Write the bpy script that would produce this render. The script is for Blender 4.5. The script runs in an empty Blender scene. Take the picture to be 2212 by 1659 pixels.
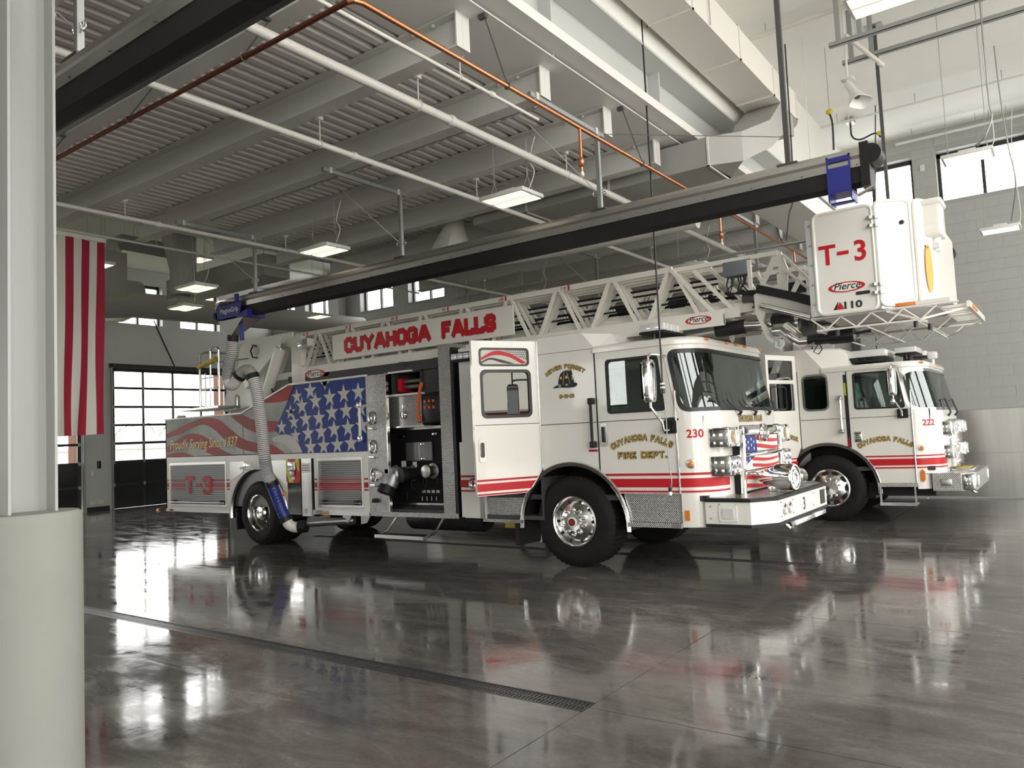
import bpy, bmesh, math, random
from mathutils import Vector, Matrix
from mathutils.geometry import tessellate_polygon
R = math.radians
PI = math.pi
random.seed(7)
sc = bpy.context.scene
COL = sc.collection

# ------------------------------------------------------------------ camera, sky, light, exposure
def set_camera():
    yaw, pit, rol = R(-35.857), R(3.878), R(-2.6745)
    f = Vector((math.sin(yaw)*math.cos(pit), math.cos(yaw)*math.cos(pit), math.sin(pit)))
    rt = Vector((math.cos(yaw), -math.sin(yaw), 0)); up = rt.cross(f)
    rt2 = rt*math.cos(rol) + up*math.sin(rol); up2 = up*math.cos(rol) - rt*math.sin(rol)
    m = Matrix((rt2, up2, -f)).transposed().to_4x4(); m.translation = (0, 0, 1.6)
    cd = bpy.data.cameras.new('camera'); cam = bpy.data.objects.new('camera', cd); COL.objects.link(cam)
    cam.matrix_world = m
    cd.sensor_fit = 'HORIZONTAL'; cd.sensor_width = 36.0; cd.lens = 36.0*1661/2212
    cd.clip_start = 0.05; cd.clip_end = 400
    sc.camera = cam
set_camera()
sc.view_settings.view_transform = 'Standard'; sc.view_settings.look = 'None'
sc.view_settings.gamma = 1.0; sc.view_settings.use_curve_mapping = False
sc.view_settings.exposure = 0.0
SKY_STRENGTH = 7.1
w = bpy.data.worlds.new('World'); sc.world = w; w.use_nodes = True
bgn = w.node_tree.nodes['Background']
bgn.inputs['Color'].default_value = (1.0, 0.985, 0.945, 1); bgn.inputs['Strength'].default_value = SKY_STRENGTH
try:
    sc.cycles.use_denoising = True
    sc.cycles.max_bounces = 12; sc.cycles.diffuse_bounces = 8; sc.cycles.glossy_bounces = 5
    sc.cycles.transparent_max_bounces = 16; sc.cycles.transmission_bounces = 4
    sc.cycles.sample_clamp_indirect = 8.0; sc.cycles.caustics_reflective = False; sc.cycles.caustics_refractive = False
except Exception:
    pass
def portal(loc, sx, sy, rot):
    l = bpy.data.lights.new('daylight_portal', 'AREA'); l.shape = 'RECTANGLE'; l.size = sx; l.size_y = sy
    l.cycles.is_portal = True
    o = bpy.data.objects.new('daylight_portal', l); o.location = loc; o.rotation_euler = rot; COL.objects.link(o)
XF, XB, YL, YR, ZC = 4.2, -23.04, -9.2, 17.26, 7.3       # front wall, back wall, near side wall, far side wall, high ceiling
FRONT_DOORS = [(-8.2, -4.2), (-3.2, 0.8), (1.8, 5.8), (6.75, 10.75), (11.6, 15.6)]
BACK_DOORS = [(-8.0, -4.1), (-3.2, 0.8), (1.85, 5.75), (6.75, 10.66), (11.55, 15.45)]
for a, b in FRONT_DOORS:
    portal((XF-0.02, (a+b)/2, 2.15), 4.3, b-a, (0, R(90), 0)); portal((XF-0.02, (a+b)/2, 5.85), 2.3, b-a, (0, R(90), 0))
ADDED_LEFT_WIN = [(-15.5, -13.0), (-9.0, -6.5), (-3.0, -0.5)]  # unseen near-wall windows, added to light the camera side of the trucks
for a, b in ADDED_LEFT_WIN: portal(((a+b)/2, YL+.02, 3.4), b-a, 1.8, (R(90), 0, 0))
for a, b in BACK_DOORS[2:]:
    portal((XB+0.02, (a+b)/2, 2.8), 2.9, b-a, (0, R(-90), 0))

# ------------------------------------------------------------------ materials
def mat(name, col, rough=0.5, metal=0.0, spec=0.5, coat=0.0, emit=None, estr=0.0):
    m = bpy.data.materials.new(name); m.use_nodes = True
    b = m.node_tree.nodes['Principled BSDF']
    b.inputs['Base Color'].default_value = (*col, 1); b.inputs['Roughness'].default_value = rough
    b.inputs['Metallic'].default_value = metal
    b.inputs['Specular IOR Level'].default_value = spec
    if coat: b.inputs['Coat Weight'].default_value = coat; b.inputs['Coat Roughness'].default_value = 0.05
    if emit: b.inputs['Emission Color'].default_value = (*emit, 1); b.inputs['Emission Strength'].default_value = estr
    return m
class N:
    def __init__(s, m): s.t = m.node_tree; s.b = s.t.nodes['Principled BSDF']
    def new(s, ty, **kw):
        n = s.t.nodes.new(ty)
        for k, v in kw.items(): setattr(n, k, v)
        return n
    def link(s, a, b): s.t.links.new(a, b)
    def coords(s, scale=(1, 1, 1), rot=(0, 0, 0), gen=False):
        tc = s.new('ShaderNodeTexCoord'); mp = s.new('ShaderNodeMapping')
        mp.inputs['Scale'].default_value = scale; mp.inputs['Rotation'].default_value = rot
        s.link(tc.outputs['Object'], mp.inputs['Vector']); return mp.outputs['Vector']
    def noise(s, vec, scale, detail=4, rough=0.55, dist=0.0):
        n = s.new('ShaderNodeTexNoise'); n.inputs['Scale'].default_value = scale; n.inputs['Detail'].default_value = detail
        n.inputs['Roughness'].default_value = rough; n.inputs['Distortion'].default_value = dist
        s.link(vec, n.inputs['Vector']); return n.outputs['Fac']
    def ramp(s, fac, stops):
        r = s.new('ShaderNodeValToRGB'); e = r.color_ramp.elements
        while len(e) < len(stops): e.new(0.5)
        for el, (p, c) in zip(e, stops): el.position = p; el.color = (*c, 1) if len(c) == 3 else c
        s.link(fac, r.inputs['Fac']); return r.outputs['Color']
    def bump(s, h, strength, dist=0.01):
        b = s.new('ShaderNodeBump'); b.inputs['Strength'].default_value = strength; b.inputs['Distance'].default_value = dist
        s.link(h, b.inputs['Height']); s.link(b.outputs['Normal'], s.b.inputs['Normal'])
    def math(s, op, a, b=None):
        n = s.new('ShaderNodeMath', operation=op)
        for i, v in enumerate((a, b)):
            if v is None: continue
            if hasattr(v, 'links'): s.link(v, n.inputs[i])
            else: n.inputs[i].default_value = v
        return n.outputs[0]
def speckle(m, scale, amp, c0, c1, stretch=(1, 1, 1)):
    n = N(m); v = n.coords(stretch); f = n.noise(v, scale, 6)
    n.link(n.ramp(f, [(0.5-amp, c0), (0.5+amp, c1)]), n.b.inputs['Base Color']); return m
def glass(name, tint, refl=1.0, rough=0.0):
    m = bpy.data.materials.new(name); m.use_nodes = True; t = m.node_tree; t.nodes.clear()
    o = t.nodes.new('ShaderNodeOutputMaterial'); mx = t.nodes.new('ShaderNodeMixShader')
    tr = t.nodes.new('ShaderNodeBsdfTransparent'); gl = t.nodes.new('ShaderNodeBsdfGlossy'); lw = t.nodes.new('ShaderNodeLayerWeight'); lw.inputs['Blend'].default_value = 0.5
    tr.inputs['Color'].default_value = (*tint, 1); gl.inputs['Roughness'].default_value = rough
    pw = t.nodes.new('ShaderNodeMath'); pw.operation = 'POWER'; pw.inputs[1].default_value = 4.2
    ma = t.nodes.new('ShaderNodeMath'); ma.operation = 'MULTIPLY_ADD'; ma.inputs[1].default_value = 0.9; ma.inputs[2].default_value = 0.035*refl
    t.links.new(lw.outputs['Facing'], pw.inputs[0]); t.links.new(pw.outputs[0], ma.inputs[0]); t.links.new(ma.outputs[0], mx.inputs['Fac']); t.links.new(tr.outputs[0], mx.inputs[1]); t.links.new(gl.outputs[0], mx.inputs[2])
    t.links.new(mx.outputs[0], o.inputs['Surface']); return m
M = {}
M['white'] = mat('white_paint', (0.80, 0.785, 0.735), 0.28, coat=0.6)
M['ladder'] = mat('ladder_paint', (0.76, 0.74, 0.68), 0.4, coat=0.2)
M['red'] = mat('red_vinyl', (0.52, 0.010, 0.018), 0.4, spec=0.35)
M['darkred'] = mat('dark_red_vinyl', (0.40, 0.008, 0.015), 0.45, spec=0.35)
M['black'] = mat('black_vinyl', (0.012, 0.012, 0.013), 0.35)
M['blackplastic'] = mat('black_plastic', (0.012, 0.012, 0.013), 0.5, spec=0.35)
M['pumpblack'] = mat('pump_panel_black', (0.008, 0.008, 0.009), 0.6, spec=0.25)
M['rubber'] = speckle(mat('tyre_rubber', (0.014, 0.014, 0.014), 0.7, spec=0.25), 9, 0.3, (0.007, 0.007, 0.007), (0.014, 0.0135, 0.013))
M['chrome'] = mat('chrome', (0.86, 0.86, 0.85), 0.06, 1.0)
M['polished'] = mat('polished_aluminium', (0.78, 0.77, 0.75), 0.16, 1.0)
M['alu'] = mat('brushed_aluminium', (0.56, 0.55, 0.53), 0.34, 1.0)
n = N(M['alu']); n.bump(n.noise(n.coords((1, 60, 60)), 6, 2), 0.05, 0.002)
M['steel'] = mat('galvanised_steel', (0.42, 0.43, 0.43), 0.45, 0.85)
M['darksteel'] = mat('dark_steel', (0.10, 0.10, 0.098), 0.5, 0.5)
M['stainless'] = mat('stainless_panel', (0.50, 0.485, 0.465), 0.3, 1.0)
n = N(M['stainless']); v = n.coords((2.2, 2.2, 0.12)); f = n.noise(v, 1.6, 3); n.link(n.ramp(f, [(0.3, (0.40, 0.385, 0.365)), (0.7, (0.56, 0.55, 0.53))]), n.b.inputs['Base Color']); n.bump(n.noise(n.coords((140, 140, 1)), 3, 1), 0.04, 0.002)
M['gold'] = mat('gold_leaf', (0.50, 0.34, 0.09), 0.35, 0.4)
M['brightgold'] = mat('bright_gold_leaf', (0.72, 0.48, 0.09), 0.4)
M['blue'] = mat('blue_vinyl', (0.012, 0.035, 0.21), 0.5, spec=0.35)
M['gflag'] = speckle(mat('flag_panel_grey', (0.36, 0.36, 0.34), 0.5, spec=0.35), 1.1, 0.16, (0.22, 0.23, 0.21), (0.52, 0.52, 0.49))
M['rflag'] = speckle(mat('flag_panel_red', (0.34, 0.03, 0.025), 0.5, spec=0.35), 1.3, 0.2, (0.20, 0.025, 0.02), (0.42, 0.025, 0.025))
M['star'] = mat('star_vinyl', (0.56, 0.55, 0.51), 0.5)
M['bluepaint'] = mat('blue_powder_coat', (0.02, 0.025, 0.24), 0.4)
M['bluehose'] = mat('blue_hose', (0.015, 0.03, 0.22), 0.4)
M['hosewhite'] = mat('white_hose', (0.70, 0.69, 0.67), 0.6)
M['amber'] = mat('amber_lens', (0.75, 0.22, 0.02), 0.2, coat=0.5)
M['orange'] = mat('orange_strap', (0.75, 0.13, 0.02), 0.6)
M['lens'] = mat('clear_lens', (0.80, 0.81, 0.82), 0.10, 0.25, coat=0.6)
M['led'] = mat('led_module', (0.55, 0.57, 0.58), 0.2, 0.8)
M['lime'] = mat('lime_reflective', (0.55, 0.60, 0.02), 0.4)
M['yellow'] = mat('yellow_paint', (0.62, 0.46, 0.05), 0.5)
M['shutter'] = mat('shutter_slat', (0.33, 0.33, 0.32), 0.38, 0.7)
M['panelgrey'] = mat('satin_grey_panel', (0.17, 0.17, 0.165), 0.35, 0.6)
M['seat'] = mat('grey_seat', (0.36, 0.37, 0.35), 0.6)
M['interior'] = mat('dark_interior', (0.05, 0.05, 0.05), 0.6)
M['tread'] = mat('diamond_plate', (0.52, 0.52, 0.50), 0.27, 1.0)
def treadmat(m, sc_=1.0):
    n = N(m); v = n.coords((1, 1, 1)); sp = n.new('ShaderNodeSeparateXYZ'); n.link(v, sp.inputs[0])
    h = None
    a = n.math('ADD', sp.outputs[0], sp.outputs[1])
    k = 2*PI/0.052*sc_
    u1 = n.math('MULTIPLY', n.math('ADD', a, sp.outputs[2]), k); u2 = n.math('MULTIPLY', n.math('SUBTRACT', a, sp.outputs[2]), k)
    p = n.math('MULTIPLY', n.math('SINE', u1), n.math('SINE', u2))
    q = n.math('MAXIMUM', n.math('SUBTRACT', n.math('ABSOLUTE', p), 0.35), 0.0)
    n.bump(q, 0.9, 0.008)
    n.link(n.ramp(q, [(0.0, (0.36, 0.36, 0.35)), (0.45, (0.72, 0.72, 0.70))]), n.b.inputs['Base Color'])
treadmat(M['tread'])
M['concrete'] = speckle(mat('painted_pier_concrete', (0.25, 0.25, 0.225), 0.8), 3, 0.35, (0.232, 0.232, 0.208), (0.265, 0.265, 0.238))
M['steelpaint'] = mat('grey_painted_steel', (0.50, 0.51, 0.50), 0.5)
M['columnpaint'] = mat('grey_column_paint', (0.34, 0.345, 0.335), 0.5)
M['beampaint'] = mat('beam_paint', (0.62, 0.615, 0.59), 0.5)
M['deck'] = mat('deck_paint', (0.70, 0.68, 0.655), 0.45)
M['highceil'] = speckle(mat('high_ceiling_paint', (0.74, 0.74, 0.71), 0.75), 2, 0.4, (0.71, 0.71, 0.68), (0.76, 0.76, 0.73))
M['wallpaint'] = mat('wall_paint', (0.62, 0.63, 0.615), 0.7)
n = N(M['wallpaint']); n.bump(n.noise(n.coords(), 60, 3), 0.12, 0.004)
M['block'] = speckle(mat('painted_block', (0.36, 0.365, 0.355), 0.5), 5, 0.4, (0.345, 0.35, 0.34), (0.375, 0.38, 0.37))
M['mortar'] = mat('painted_mortar', (0.32, 0.325, 0.315), 0.7)
M['duct'] = mat('white_duct', (0.70, 0.68, 0.63), 0.5)
M['greyduct'] = mat('grey_duct', (0.36, 0.355, 0.335), 0.5)
M['pipewhite'] = mat('white_pipe', (0.62, 0.61, 0.57), 0.4)
M['copper'] = mat('copper_pipe', (0.55, 0.22, 0.11), 0.32, 1.0)
M['oldcopper'] = mat('tarnished_copper', (0.19, 0.062, 0.04), 0.42, 0.8)
M['frame'] = mat('dark_bronze_frame', (0.028, 0.027, 0.027), 0.4)
M['doorpanel'] = mat('dark_door_panel', (0.022, 0.024, 0.025), 0.18, coat=0.5)
M['glass'] = glass('window_glass', (0.97, 0.98, 0.98), 0.8)
M['cabglass'] = glass('cab_glass', (0.52, 0.60, 0.57), 3.0)
M['tintglass'] = glass('tinted_cab_glass', (0.17, 0.20, 0.19), 4.5)
M['lampbody'] = mat('lamp_housing', (0.68, 0.68, 0.66), 0.45)
M['lamp'] = mat('lamp_diffuser', (0.9, 0.85, 0.75), 0.5, emit=(1.0, 0.83, 0.58), estr=1.15)
M['lamptube'] = mat('lamp_tube', (0.9, 0.85, 0.75), 0.5, emit=(1.0, 0.88, 0.68), estr=3.2)
M['wire'] = mat('wire', (0.35, 0.35, 0.34), 0.5, 0.6)
M['blackwire'] = mat('black_cable', (0.012, 0.012, 0.012), 0.5)
M['cloth_red'] = mat('flag_red_cloth', (0.30, 0.008, 0.03), 0.8)
M['cloth_white'] = mat('flag_white_cloth', (0.62, 0.60, 0.55), 0.8)
M['cloth_blue'] = mat('flag_blue_cloth', (0.02, 0.03, 0.12), 0.8)
M['cast'] = mat('cast_iron', (0.10, 0.10, 0.10), 0.35, 0.7)
M['trench'] = mat('trench_dark', (0.01, 0.01, 0.01), 0.8)
M['brick'] = mat('orange_brick', (0.13, 0.046, 0.024), 0.8)
M['lawn'] = speckle(mat('lawn', (0.10, 0.12, 0.04), 0.9), 0.8, 0.3, (0.085, 0.105, 0.033), (0.125, 0.14, 0.05))
M['apron'] = mat('concrete_apron', (0.68, 0.66, 0.62), 0.8)
M['siding'] = mat('house_siding', (0.62, 0.60, 0.54), 0.8)
M['roofing'] = mat('roof_shingle', (0.34, 0.34, 0.35), 0.8)  # grey lightened to put distance haze into the roof colour
M['bark'] = mat('bark', (0.12, 0.09, 0.075), 0.9)
def floormat():
    m = mat('polished_concrete', (0.09, 0.085, 0.08), 0.14); n = N(m); v = n.coords()
    f1 = n.noise(v, 0.55, 8, 0.62, 0.6); f2 = n.noise(n.coords((0.55, 1.5, 1), (0, 0, 0.5)), 2.6, 8, 0.7, 0.8); f3 = n.noise(v, 34, 4, 0.7)
    mix = n.math('ADD', n.math('MULTIPLY', f1, 0.45), n.math('ADD', n.math('MULTIPLY', f2, 0.42), n.math('MULTIPLY', f3, 0.13)))
    n.link(n.ramp(mix, [(0.36, (0.062, 0.056, 0.053)), (0.48, (0.105, 0.097, 0.091)), (0.56, (0.15, 0.14, 0.13)), (0.66, (0.30, 0.285, 0.265))]), n.b.inputs['Base Color'])
    rr = n.new('ShaderNodeMapRange'); n.link(f2, rr.inputs['Value'])
    rr.inputs['From Min'].default_value = 0.35; rr.inputs['From Max'].default_value = 0.7
    rr.inputs['To Min'].default_value = 0.04; rr.inputs['To Max'].default_value = 0.17
    n.link(rr.outputs[0], n.b.inputs['Roughness'])
    n.b.inputs['Specular IOR Level'].default_value = 0.42
    n.bump(n.math('ADD', n.noise(n.coords((0.8, 1.2, 1)), 2.2, 2), n.math('MULTIPLY', n.noise(n.coords((3, 1, 1)), 2.5, 5), 0.25)), 0.12, 0.012)
    return m
M['floor'] = floormat()

# ------------------------------------------------------------------ mesh builder
class MB:
    def __init__(s): s.v = []; s.f = []; s.mi = []
    def add(s, verts, faces, mi=0):
        o = len(s.v); s.v += [tuple(v) for v in verts]; s.f += [tuple(i+o for i in f) for f in faces]; s.mi += [mi]*len(faces); return s
    def box(s, x0, x1, y0, y1, z0, z1, mi=0, bev=0.0):
        if bev > 0: return s.bbox(x0, x1, y0, y1, z0, z1, bev, mi)
        v = [(x, y, z) for x in (x0, x1) for y in (y0, y1) for z in (z0, z1)]
        return s.add(v, [(0, 1, 3, 2), (4, 6, 7, 5), (0, 4, 5, 1), (2, 3, 7, 6), (0, 2, 6, 4), (1, 5, 7, 3)], mi)
    def bbox(s, x0, x1, y0, y1, z0, z1, b, mi=0):
        bm = bmesh.new(); bmesh.ops.create_cube(bm, size=1)
        for v in bm.verts: v.co = Vector(((x0+x1)/2+v.co.x*(x1-x0), (y0+y1)/2+v.co.y*(y1-y0), (z0+z1)/2+v.co.z*(z1-z0)))
        bmesh.ops.bevel(bm, geom=bm.edges[:], offset=b, segments=2, affect='EDGES', profile=0.5)
        bm.verts.index_update()
        s.add([v.co[:] for v in bm.verts], [[v.index for v in f.verts] for f in bm.faces], mi); bm.free(); return s
    def bar(s, p0, p1, w, h, upv=(0, 0, 1), mi=0):
        p0 = Vector(p0); p1 = Vector(p1); d = (p1-p0).normalized(); u = Vector(upv)
        sd = d.cross(u)
        if sd.length < 1e-4: sd = d.cross(Vector((1, 0, 0)))
        sd.normalize(); u = sd.cross(d).normalized()
        v = []
        for p in (p0, p1):
            for a, b in ((-1, -1), (1, -1), (1, 1), (-1, 1)): v.append(p + sd*(a*w/2) + u*(b*h/2))
        return s.add(v, [(0, 1, 2, 3), (7, 6, 5, 4), (0, 4, 5, 1), (1, 5, 6, 2), (2, 6, 7, 3), (3, 7, 4, 0)], mi)
    def tube(s, pts, r, n=8, mi=0, cap=True, mis=None):
        pts = [Vector(p) for p in pts]; rs = r if isinstance(r, (list, tuple)) else [r]*len(pts)
        d0 = (pts[1]-pts[0]).normalized(); a = Vector((0, 0, 1)) if abs(d0.z) < 0.9 else Vector((1, 0, 0))
        u = d0.cross(a).normalized(); rings = []; base = len(s.v); prev = d0
        for i, p in enumerate(pts):
            d = (pts[min(i+1, len(pts)-1)] - pts[max(i-1, 0)]).normalized()
            u = (u - d*u.dot(d)).normalized(); w_ = d.cross(u)
            for k in range(n):
                t = 2*PI*k/n; s.v.append(tuple(p + (u*math.cos(t)+w_*math.sin(t))*rs[i]))
        for i in range(len(pts)-1):
            for k in range(n):
                s.f.append((base+i*n+k, base+i*n+(k+1) % n, base+(i+1)*n+(k+1) % n, base+(i+1)*n+k)); s.mi.append(mis[i] if mis else mi)
        if cap:
            s.f.append(tuple(base+k for k in range(n))[::-1]); s.mi.append(mi)
            s.f.append(tuple(base+(len(pts)-1)*n+k for k in range(n))); s.mi.append(mi)
        return s
    def cyl(s, p0, p1, r, r2=None, n=16, mi=0): return s.tube([p0, p1], [r, r if r2 is None else r2], n, mi)
    def lathe(s, prof, org, axis, n=32, mi=0, closed=False, cap=True):
        ax = Vector(axis).normalized(); a = Vector((0, 0, 1)) if abs(ax.z) < 0.9 else Vector((1, 0, 0))
        u = ax.cross(a).normalized(); w_ = ax.cross(u); org = Vector(org); base = len(s.v); m = len(prof)
        for r, h in prof:
            for k in range(n):
                t = 2*PI*k/n; s.v.append(tuple(org + ax*h + (u*math.cos(t)+w_*math.sin(t))*r))
        for i in range(m if closed else m-1):
            j = (i+1) % m
            for k in range(n):
                s.f.append((base+i*n+k, base+j*n+k, base+j*n+(k+1) % n, base+i*n+(k+1) % n)); s.mi.append(mi)
        if not closed and cap:
            for i in (0, m-1):
                if prof[i][0] > 1e-4: s.f.append(tuple(base+i*n+k for k in range(n))); s.mi.append(mi)
        return s
    def sphere(s, c, r, n=12, sc_=(1, 1, 1), mi=0):
        base = len(s.v); mrings = n//2
        for i in range(mrings+1):
            ph = PI*i/mrings
            for k in range(n):
                t = 2*PI*k/n; s.v.append((c[0]+r*sc_[0]*math.sin(ph)*math.cos(t), c[1]+r*sc_[1]*math.sin(ph)*math.sin(t), c[2]+r*sc_[2]*math.cos(ph)))
        for i in range(mrings):
            for k in range(n): s.f.append((base+i*n+k, base+(i+1)*n+k, base+(i+1)*n+(k+1) % n, base+i*n+(k+1) % n)); s.mi.append(mi)
        return s
    def prism(s, poly, ext, mi=0):
        """poly: list of 3-D points in one plane; extruded by the vector ext"""
        poly = [Vector(p) for p in poly]; e = Vector(ext); n = len(poly)
        return s.add([p for p in poly]+[p+e for p in poly],
                     [tuple(range(n))[::-1], tuple(range(n, 2*n))]+[(i, (i+1) % n, n+(i+1) % n, n+i) for i in range(n)], mi)
    def skin(s, outer, holes, mp, t=0.0, cuts=(), zcuts=(), mi=0):
        """2-D outline with holes, mapped onto a surface by mp(s, z, d) and given the thickness t behind it"""
        rings = [outer]+list(holes)
        tri = tessellate_polygon([[Vector((p[0], p[1], 0)) for p in r] for r in rings])
        flat = [p for r in rings for p in r]
        bm = bmesh.new(); vs = [bm.verts.new((p[0], p[1], 0)) for p in flat]
        for a in tri:
            try: bm.faces.new([vs[i] for i in a])
            except ValueError: pass
        for c in cuts: bmesh.ops.bisect_plane(bm, geom=bm.verts[:]+bm.edges[:]+bm.faces[:], plane_co=(c, 0, 0), plane_no=(1, 0, 0))
        for c in zcuts: bmesh.ops.bisect_plane(bm, geom=bm.verts[:]+bm.edges[:]+bm.faces[:], plane_co=(0, c, 0), plane_no=(0, 1, 0))
        bmesh.ops.recalc_face_normals(bm, faces=bm.faces[:])
        bm.verts.index_update(); nv = len(bm.verts)
        for f in bm.faces:
            if f.normal.z < 0: f.normal_flip()
        fr = [mp(v.co.x, v.co.y, 0.0) for v in bm.verts]; faces = [[v.index for v in f.verts] for f in bm.faces]
        if t <= 0: s.add(fr, faces, mi)
        else:
            bk = [mp(v.co.x, v.co.y, -t) for v in bm.verts]; fs = faces+[[i+nv for i in f[::-1]] for f in faces]
            for e in bm.edges:
                if len(e.link_faces) == 1:
                    l = e.link_loops[0] if e.link_loops else None
                    a, b = l.vert.index, l.link_loop_next.vert.index; fs.append([b, a, a+nv, b+nv])
            s.add(fr+bk, fs, mi)
        bm.free(); return s
    def build(s, name, m, parent=None, label=None, cat=None, group=None, kind=None, smooth=True, org=None, world=False):
        me = bpy.data.meshes.new(name)
        o0 = Vector(org) if org is not None else Vector((0, 0, 0))
        if parent is not None: o0 = wloc(parent)
        me.from_pydata([tuple(Vector(v)-o0) for v in s.v], [], s.f)
        ms = m if isinstance(m, (list, tuple)) else [m]
        for q in ms: me.materials.append(M[q] if isinstance(q, str) else q)
        if len(ms) > 1: me.polygons.foreach_set('material_index', s.mi)
        if smooth:
            me.polygons.foreach_set('use_smooth', [True]*len(me.polygons))
            me.set_sharp_from_angle(angle=R(32))
        me.update()
        o = bpy.data.objects.new(name, me); COL.objects.link(o)
        if parent is not None: o.parent = parent
        else: o.location = o0
        tag(o, label, cat, group, kind); return o
def wloc(o):
    l = Vector((0, 0, 0))
    while o is not None: l = l+Vector(o.location); o = o.parent
    return l
def tag(o, label=None, cat=None, group=None, kind=None):
    if label: o['label'] = label
    if cat: o['category'] = cat
    if group: o['group'] = group
    if kind: o['kind'] = kind
    return o
def thing(name, loc, label, cat, group=None):
    o = bpy.data.objects.new(name, None); o.location = loc; o.empty_display_size = 0.1; COL.objects.link(o)
    return tag(o, label, cat, group)
def dup(root, loc, label=None):
    def rec(o, parent):
        c = o.copy(); COL.objects.link(c)
        if parent is not None: c.parent = parent
        for ch in list(o.children): rec(ch, c)
        return c
    r = rec(root, None); r.location = loc
    if label: r['label'] = label
    return r
def struct(name, mb, m, **k): return mb.build(name, m, kind='structure', **k)
def rrect(x0, x1, z0, z1, r, n=5):
    out = []
    for cx, cz, a in ((x1-r, z1-r, 0), (x0+r, z1-r, 90), (x0+r, z0+r, 180), (x1-r, z0+r, 270)):
        for i in range(n+1):
            t = R(a+90*i/n); out.append((cx+r*math.cos(t), cz+r*math.sin(t)))
    return out
def rquad(pts, r, n=5):
    """rounded polygon (counter-clockwise)"""
    out = []; k = len(pts)
    for i in range(k):
        p = Vector(pts[i]); a = (Vector(pts[i-1])-p).normalized(); b = (Vector(pts[(i+1) % k])-p).normalized()
        p0 = p+a*r; p1 = p+b*r
        for j in range(n+1):
            t = j/n; q = p0*(1-t)**2+p*2*t*(1-t)+p1*t*t; out.append((q.x, q.y))
    return out
def arc(cx, cz, r, a0, a1, n=16): return [(cx+r*math.cos(R(a0+(a1-a0)*i/n)), cz+r*math.sin(R(a0+(a1-a0)*i/n))) for i in range(n+1)]
def plane_near(y):            # surface facing -Y: (s, z) -> (x, y, z)
    return lambda s_, z, d: (s_, y-d, z)
def plane_front(x, y0=0.0):   # surface facing +X: s runs along +Y
    return lambda s_, z, d: (x+d, y0+s_, z)

# ------------------------------------------------------------------ lettering
GL = {  # block letters as strokes in a 0..1 box: (width, [polyline, ...])
 'A': (.74, [[(.0, 0), (.3, 1), (.44, 1), (.74, 0)], [(.13, .32), (.61, .32)]]),
 'C': (.58, [[(.58, .68), (.58, .84), (.42, 1), (.16, 1), (0, .82), (0, .18), (.16, 0), (.42, 0), (.58, .16), (.58, .32)]]),
 'D': (.6, [[(0, 0), (0, 1), (.42, 1), (.6, .82), (.6, .18), (.42, 0), (0, 0)]]),
 'E': (.54, [[(.54, 0), (0, 0), (0, 1), (.54, 1)], [(0, .5), (.42, .5)]]),
 'F': (.54, [[(0, 0), (0, 1), (.54, 1)], [(0, .5), (.42, .5)]]),
 'G': (.6, [[(.6, .72), (.6, .84), (.44, 1), (.16, 1), (0, .82), (0, .18), (.16, 0), (.44, 0), (.6, .16), (.6, .46), (.36, .46)]]),
 'H': (.6, [[(0, 0), (0, 1)], [(.6, 0), (.6, 1)], [(0, .5), (.6, .5)]]),
 'I': (.06, [[(.03, 0), (.03, 1)]]),
 'K': (.58, [[(0, 0), (0, 1)], [(.58, 1), (0, .45)], [(.2, .58), (.58, 0)]]),
 'L': (.5, [[(0, 1), (0, 0), (.5, 0), (.5, .2)]]),
 'N': (.6, [[(0, 0), (0, 1), (.6, 0), (.6, 1)]]),
 'O': (.6, [[(.16, 0), (0, .18), (0, .82), (.16, 1), (.44, 1), (.6, .82), (.6, .18), (.44, 0), (.16, 0)]]),
 'P': (.56, [[(0, 0), (0, 1), (.42, 1), (.56, .86), (.56, .6), (.42, .46), (0, .46)]]),
 'R': (.58, [[(0, 0), (0, 1), (.42, 1), (.56, .86), (.56, .62), (.42, .48), (0, .48)], [(.3, .48), (.58, 0)]]),
 'S': (.56, [[(.56, .74), (.56, .86), (.42, 1), (.14, 1), (0, .86), (0, .66), (.14, .54), (.42, .46), (.56, .34), (.56, .14), (.42, 0), (.14, 0), (0, .14), (0, .26)]]),
 'T': (.62, [[(0, 1), (.62, 1)], [(.31, 1), (.31, 0)]]),
 'U': (.6, [[(0, 1), (0, .18), (.16, 0), (.44, 0), (.6, .18), (.6, 1)]]),
 'V': (.66, [[(0, 1), (.33, 0), (.66, 1)]]),
 'Y': (.68, [[(0, 1), (.34, .46), (.68, 1)], [(.34, .46), (.34, 0)]]),
 '0': (.5, [[(.14, 0), (0, .18), (0, .82), (.14, 1), (.36, 1), (.5, .82), (.5, .18), (.36, 0), (.14, 0)]]),
 '1': (.2, [[(0, .85), (.14, 1), (.14, 0)]]),
 '3': (.54, [[(0, .84), (.14, 1), (.40, 1), (.54, .86), (.54, .66), (.40, .53), (.2, .53)], [(.40, .53), (.54, .38), (.54, .14), (.40, 0), (.14, 0), (0, .16)]]),
 '9': (.5, [[(0, .1), (.14, 0), (.36, 0), (.5, .18), (.5, .82), (.36, 1), (.14, 1), (0, .86), (0, .58), (.14, .46), (.5, .46)]]),
 '-': (.3, [[(0, .5), (.3, .5)]]), '.': (.08, [[(.04, 0), (.04, .08)]]), ' ': (.3, []),
}
def stroke_quads(poly, wd):
    out = []
    for a, b in zip(poly, poly[1:]):
        a = Vector(a); b = Vector(b); d = (b-a).normalized(); n_ = Vector((-d.y, d.x))*wd/2
        e = d*wd*0.32; out.append([a-e-n_, b+e-n_, b+e+n_, a-e+n_])
    return out
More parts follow.
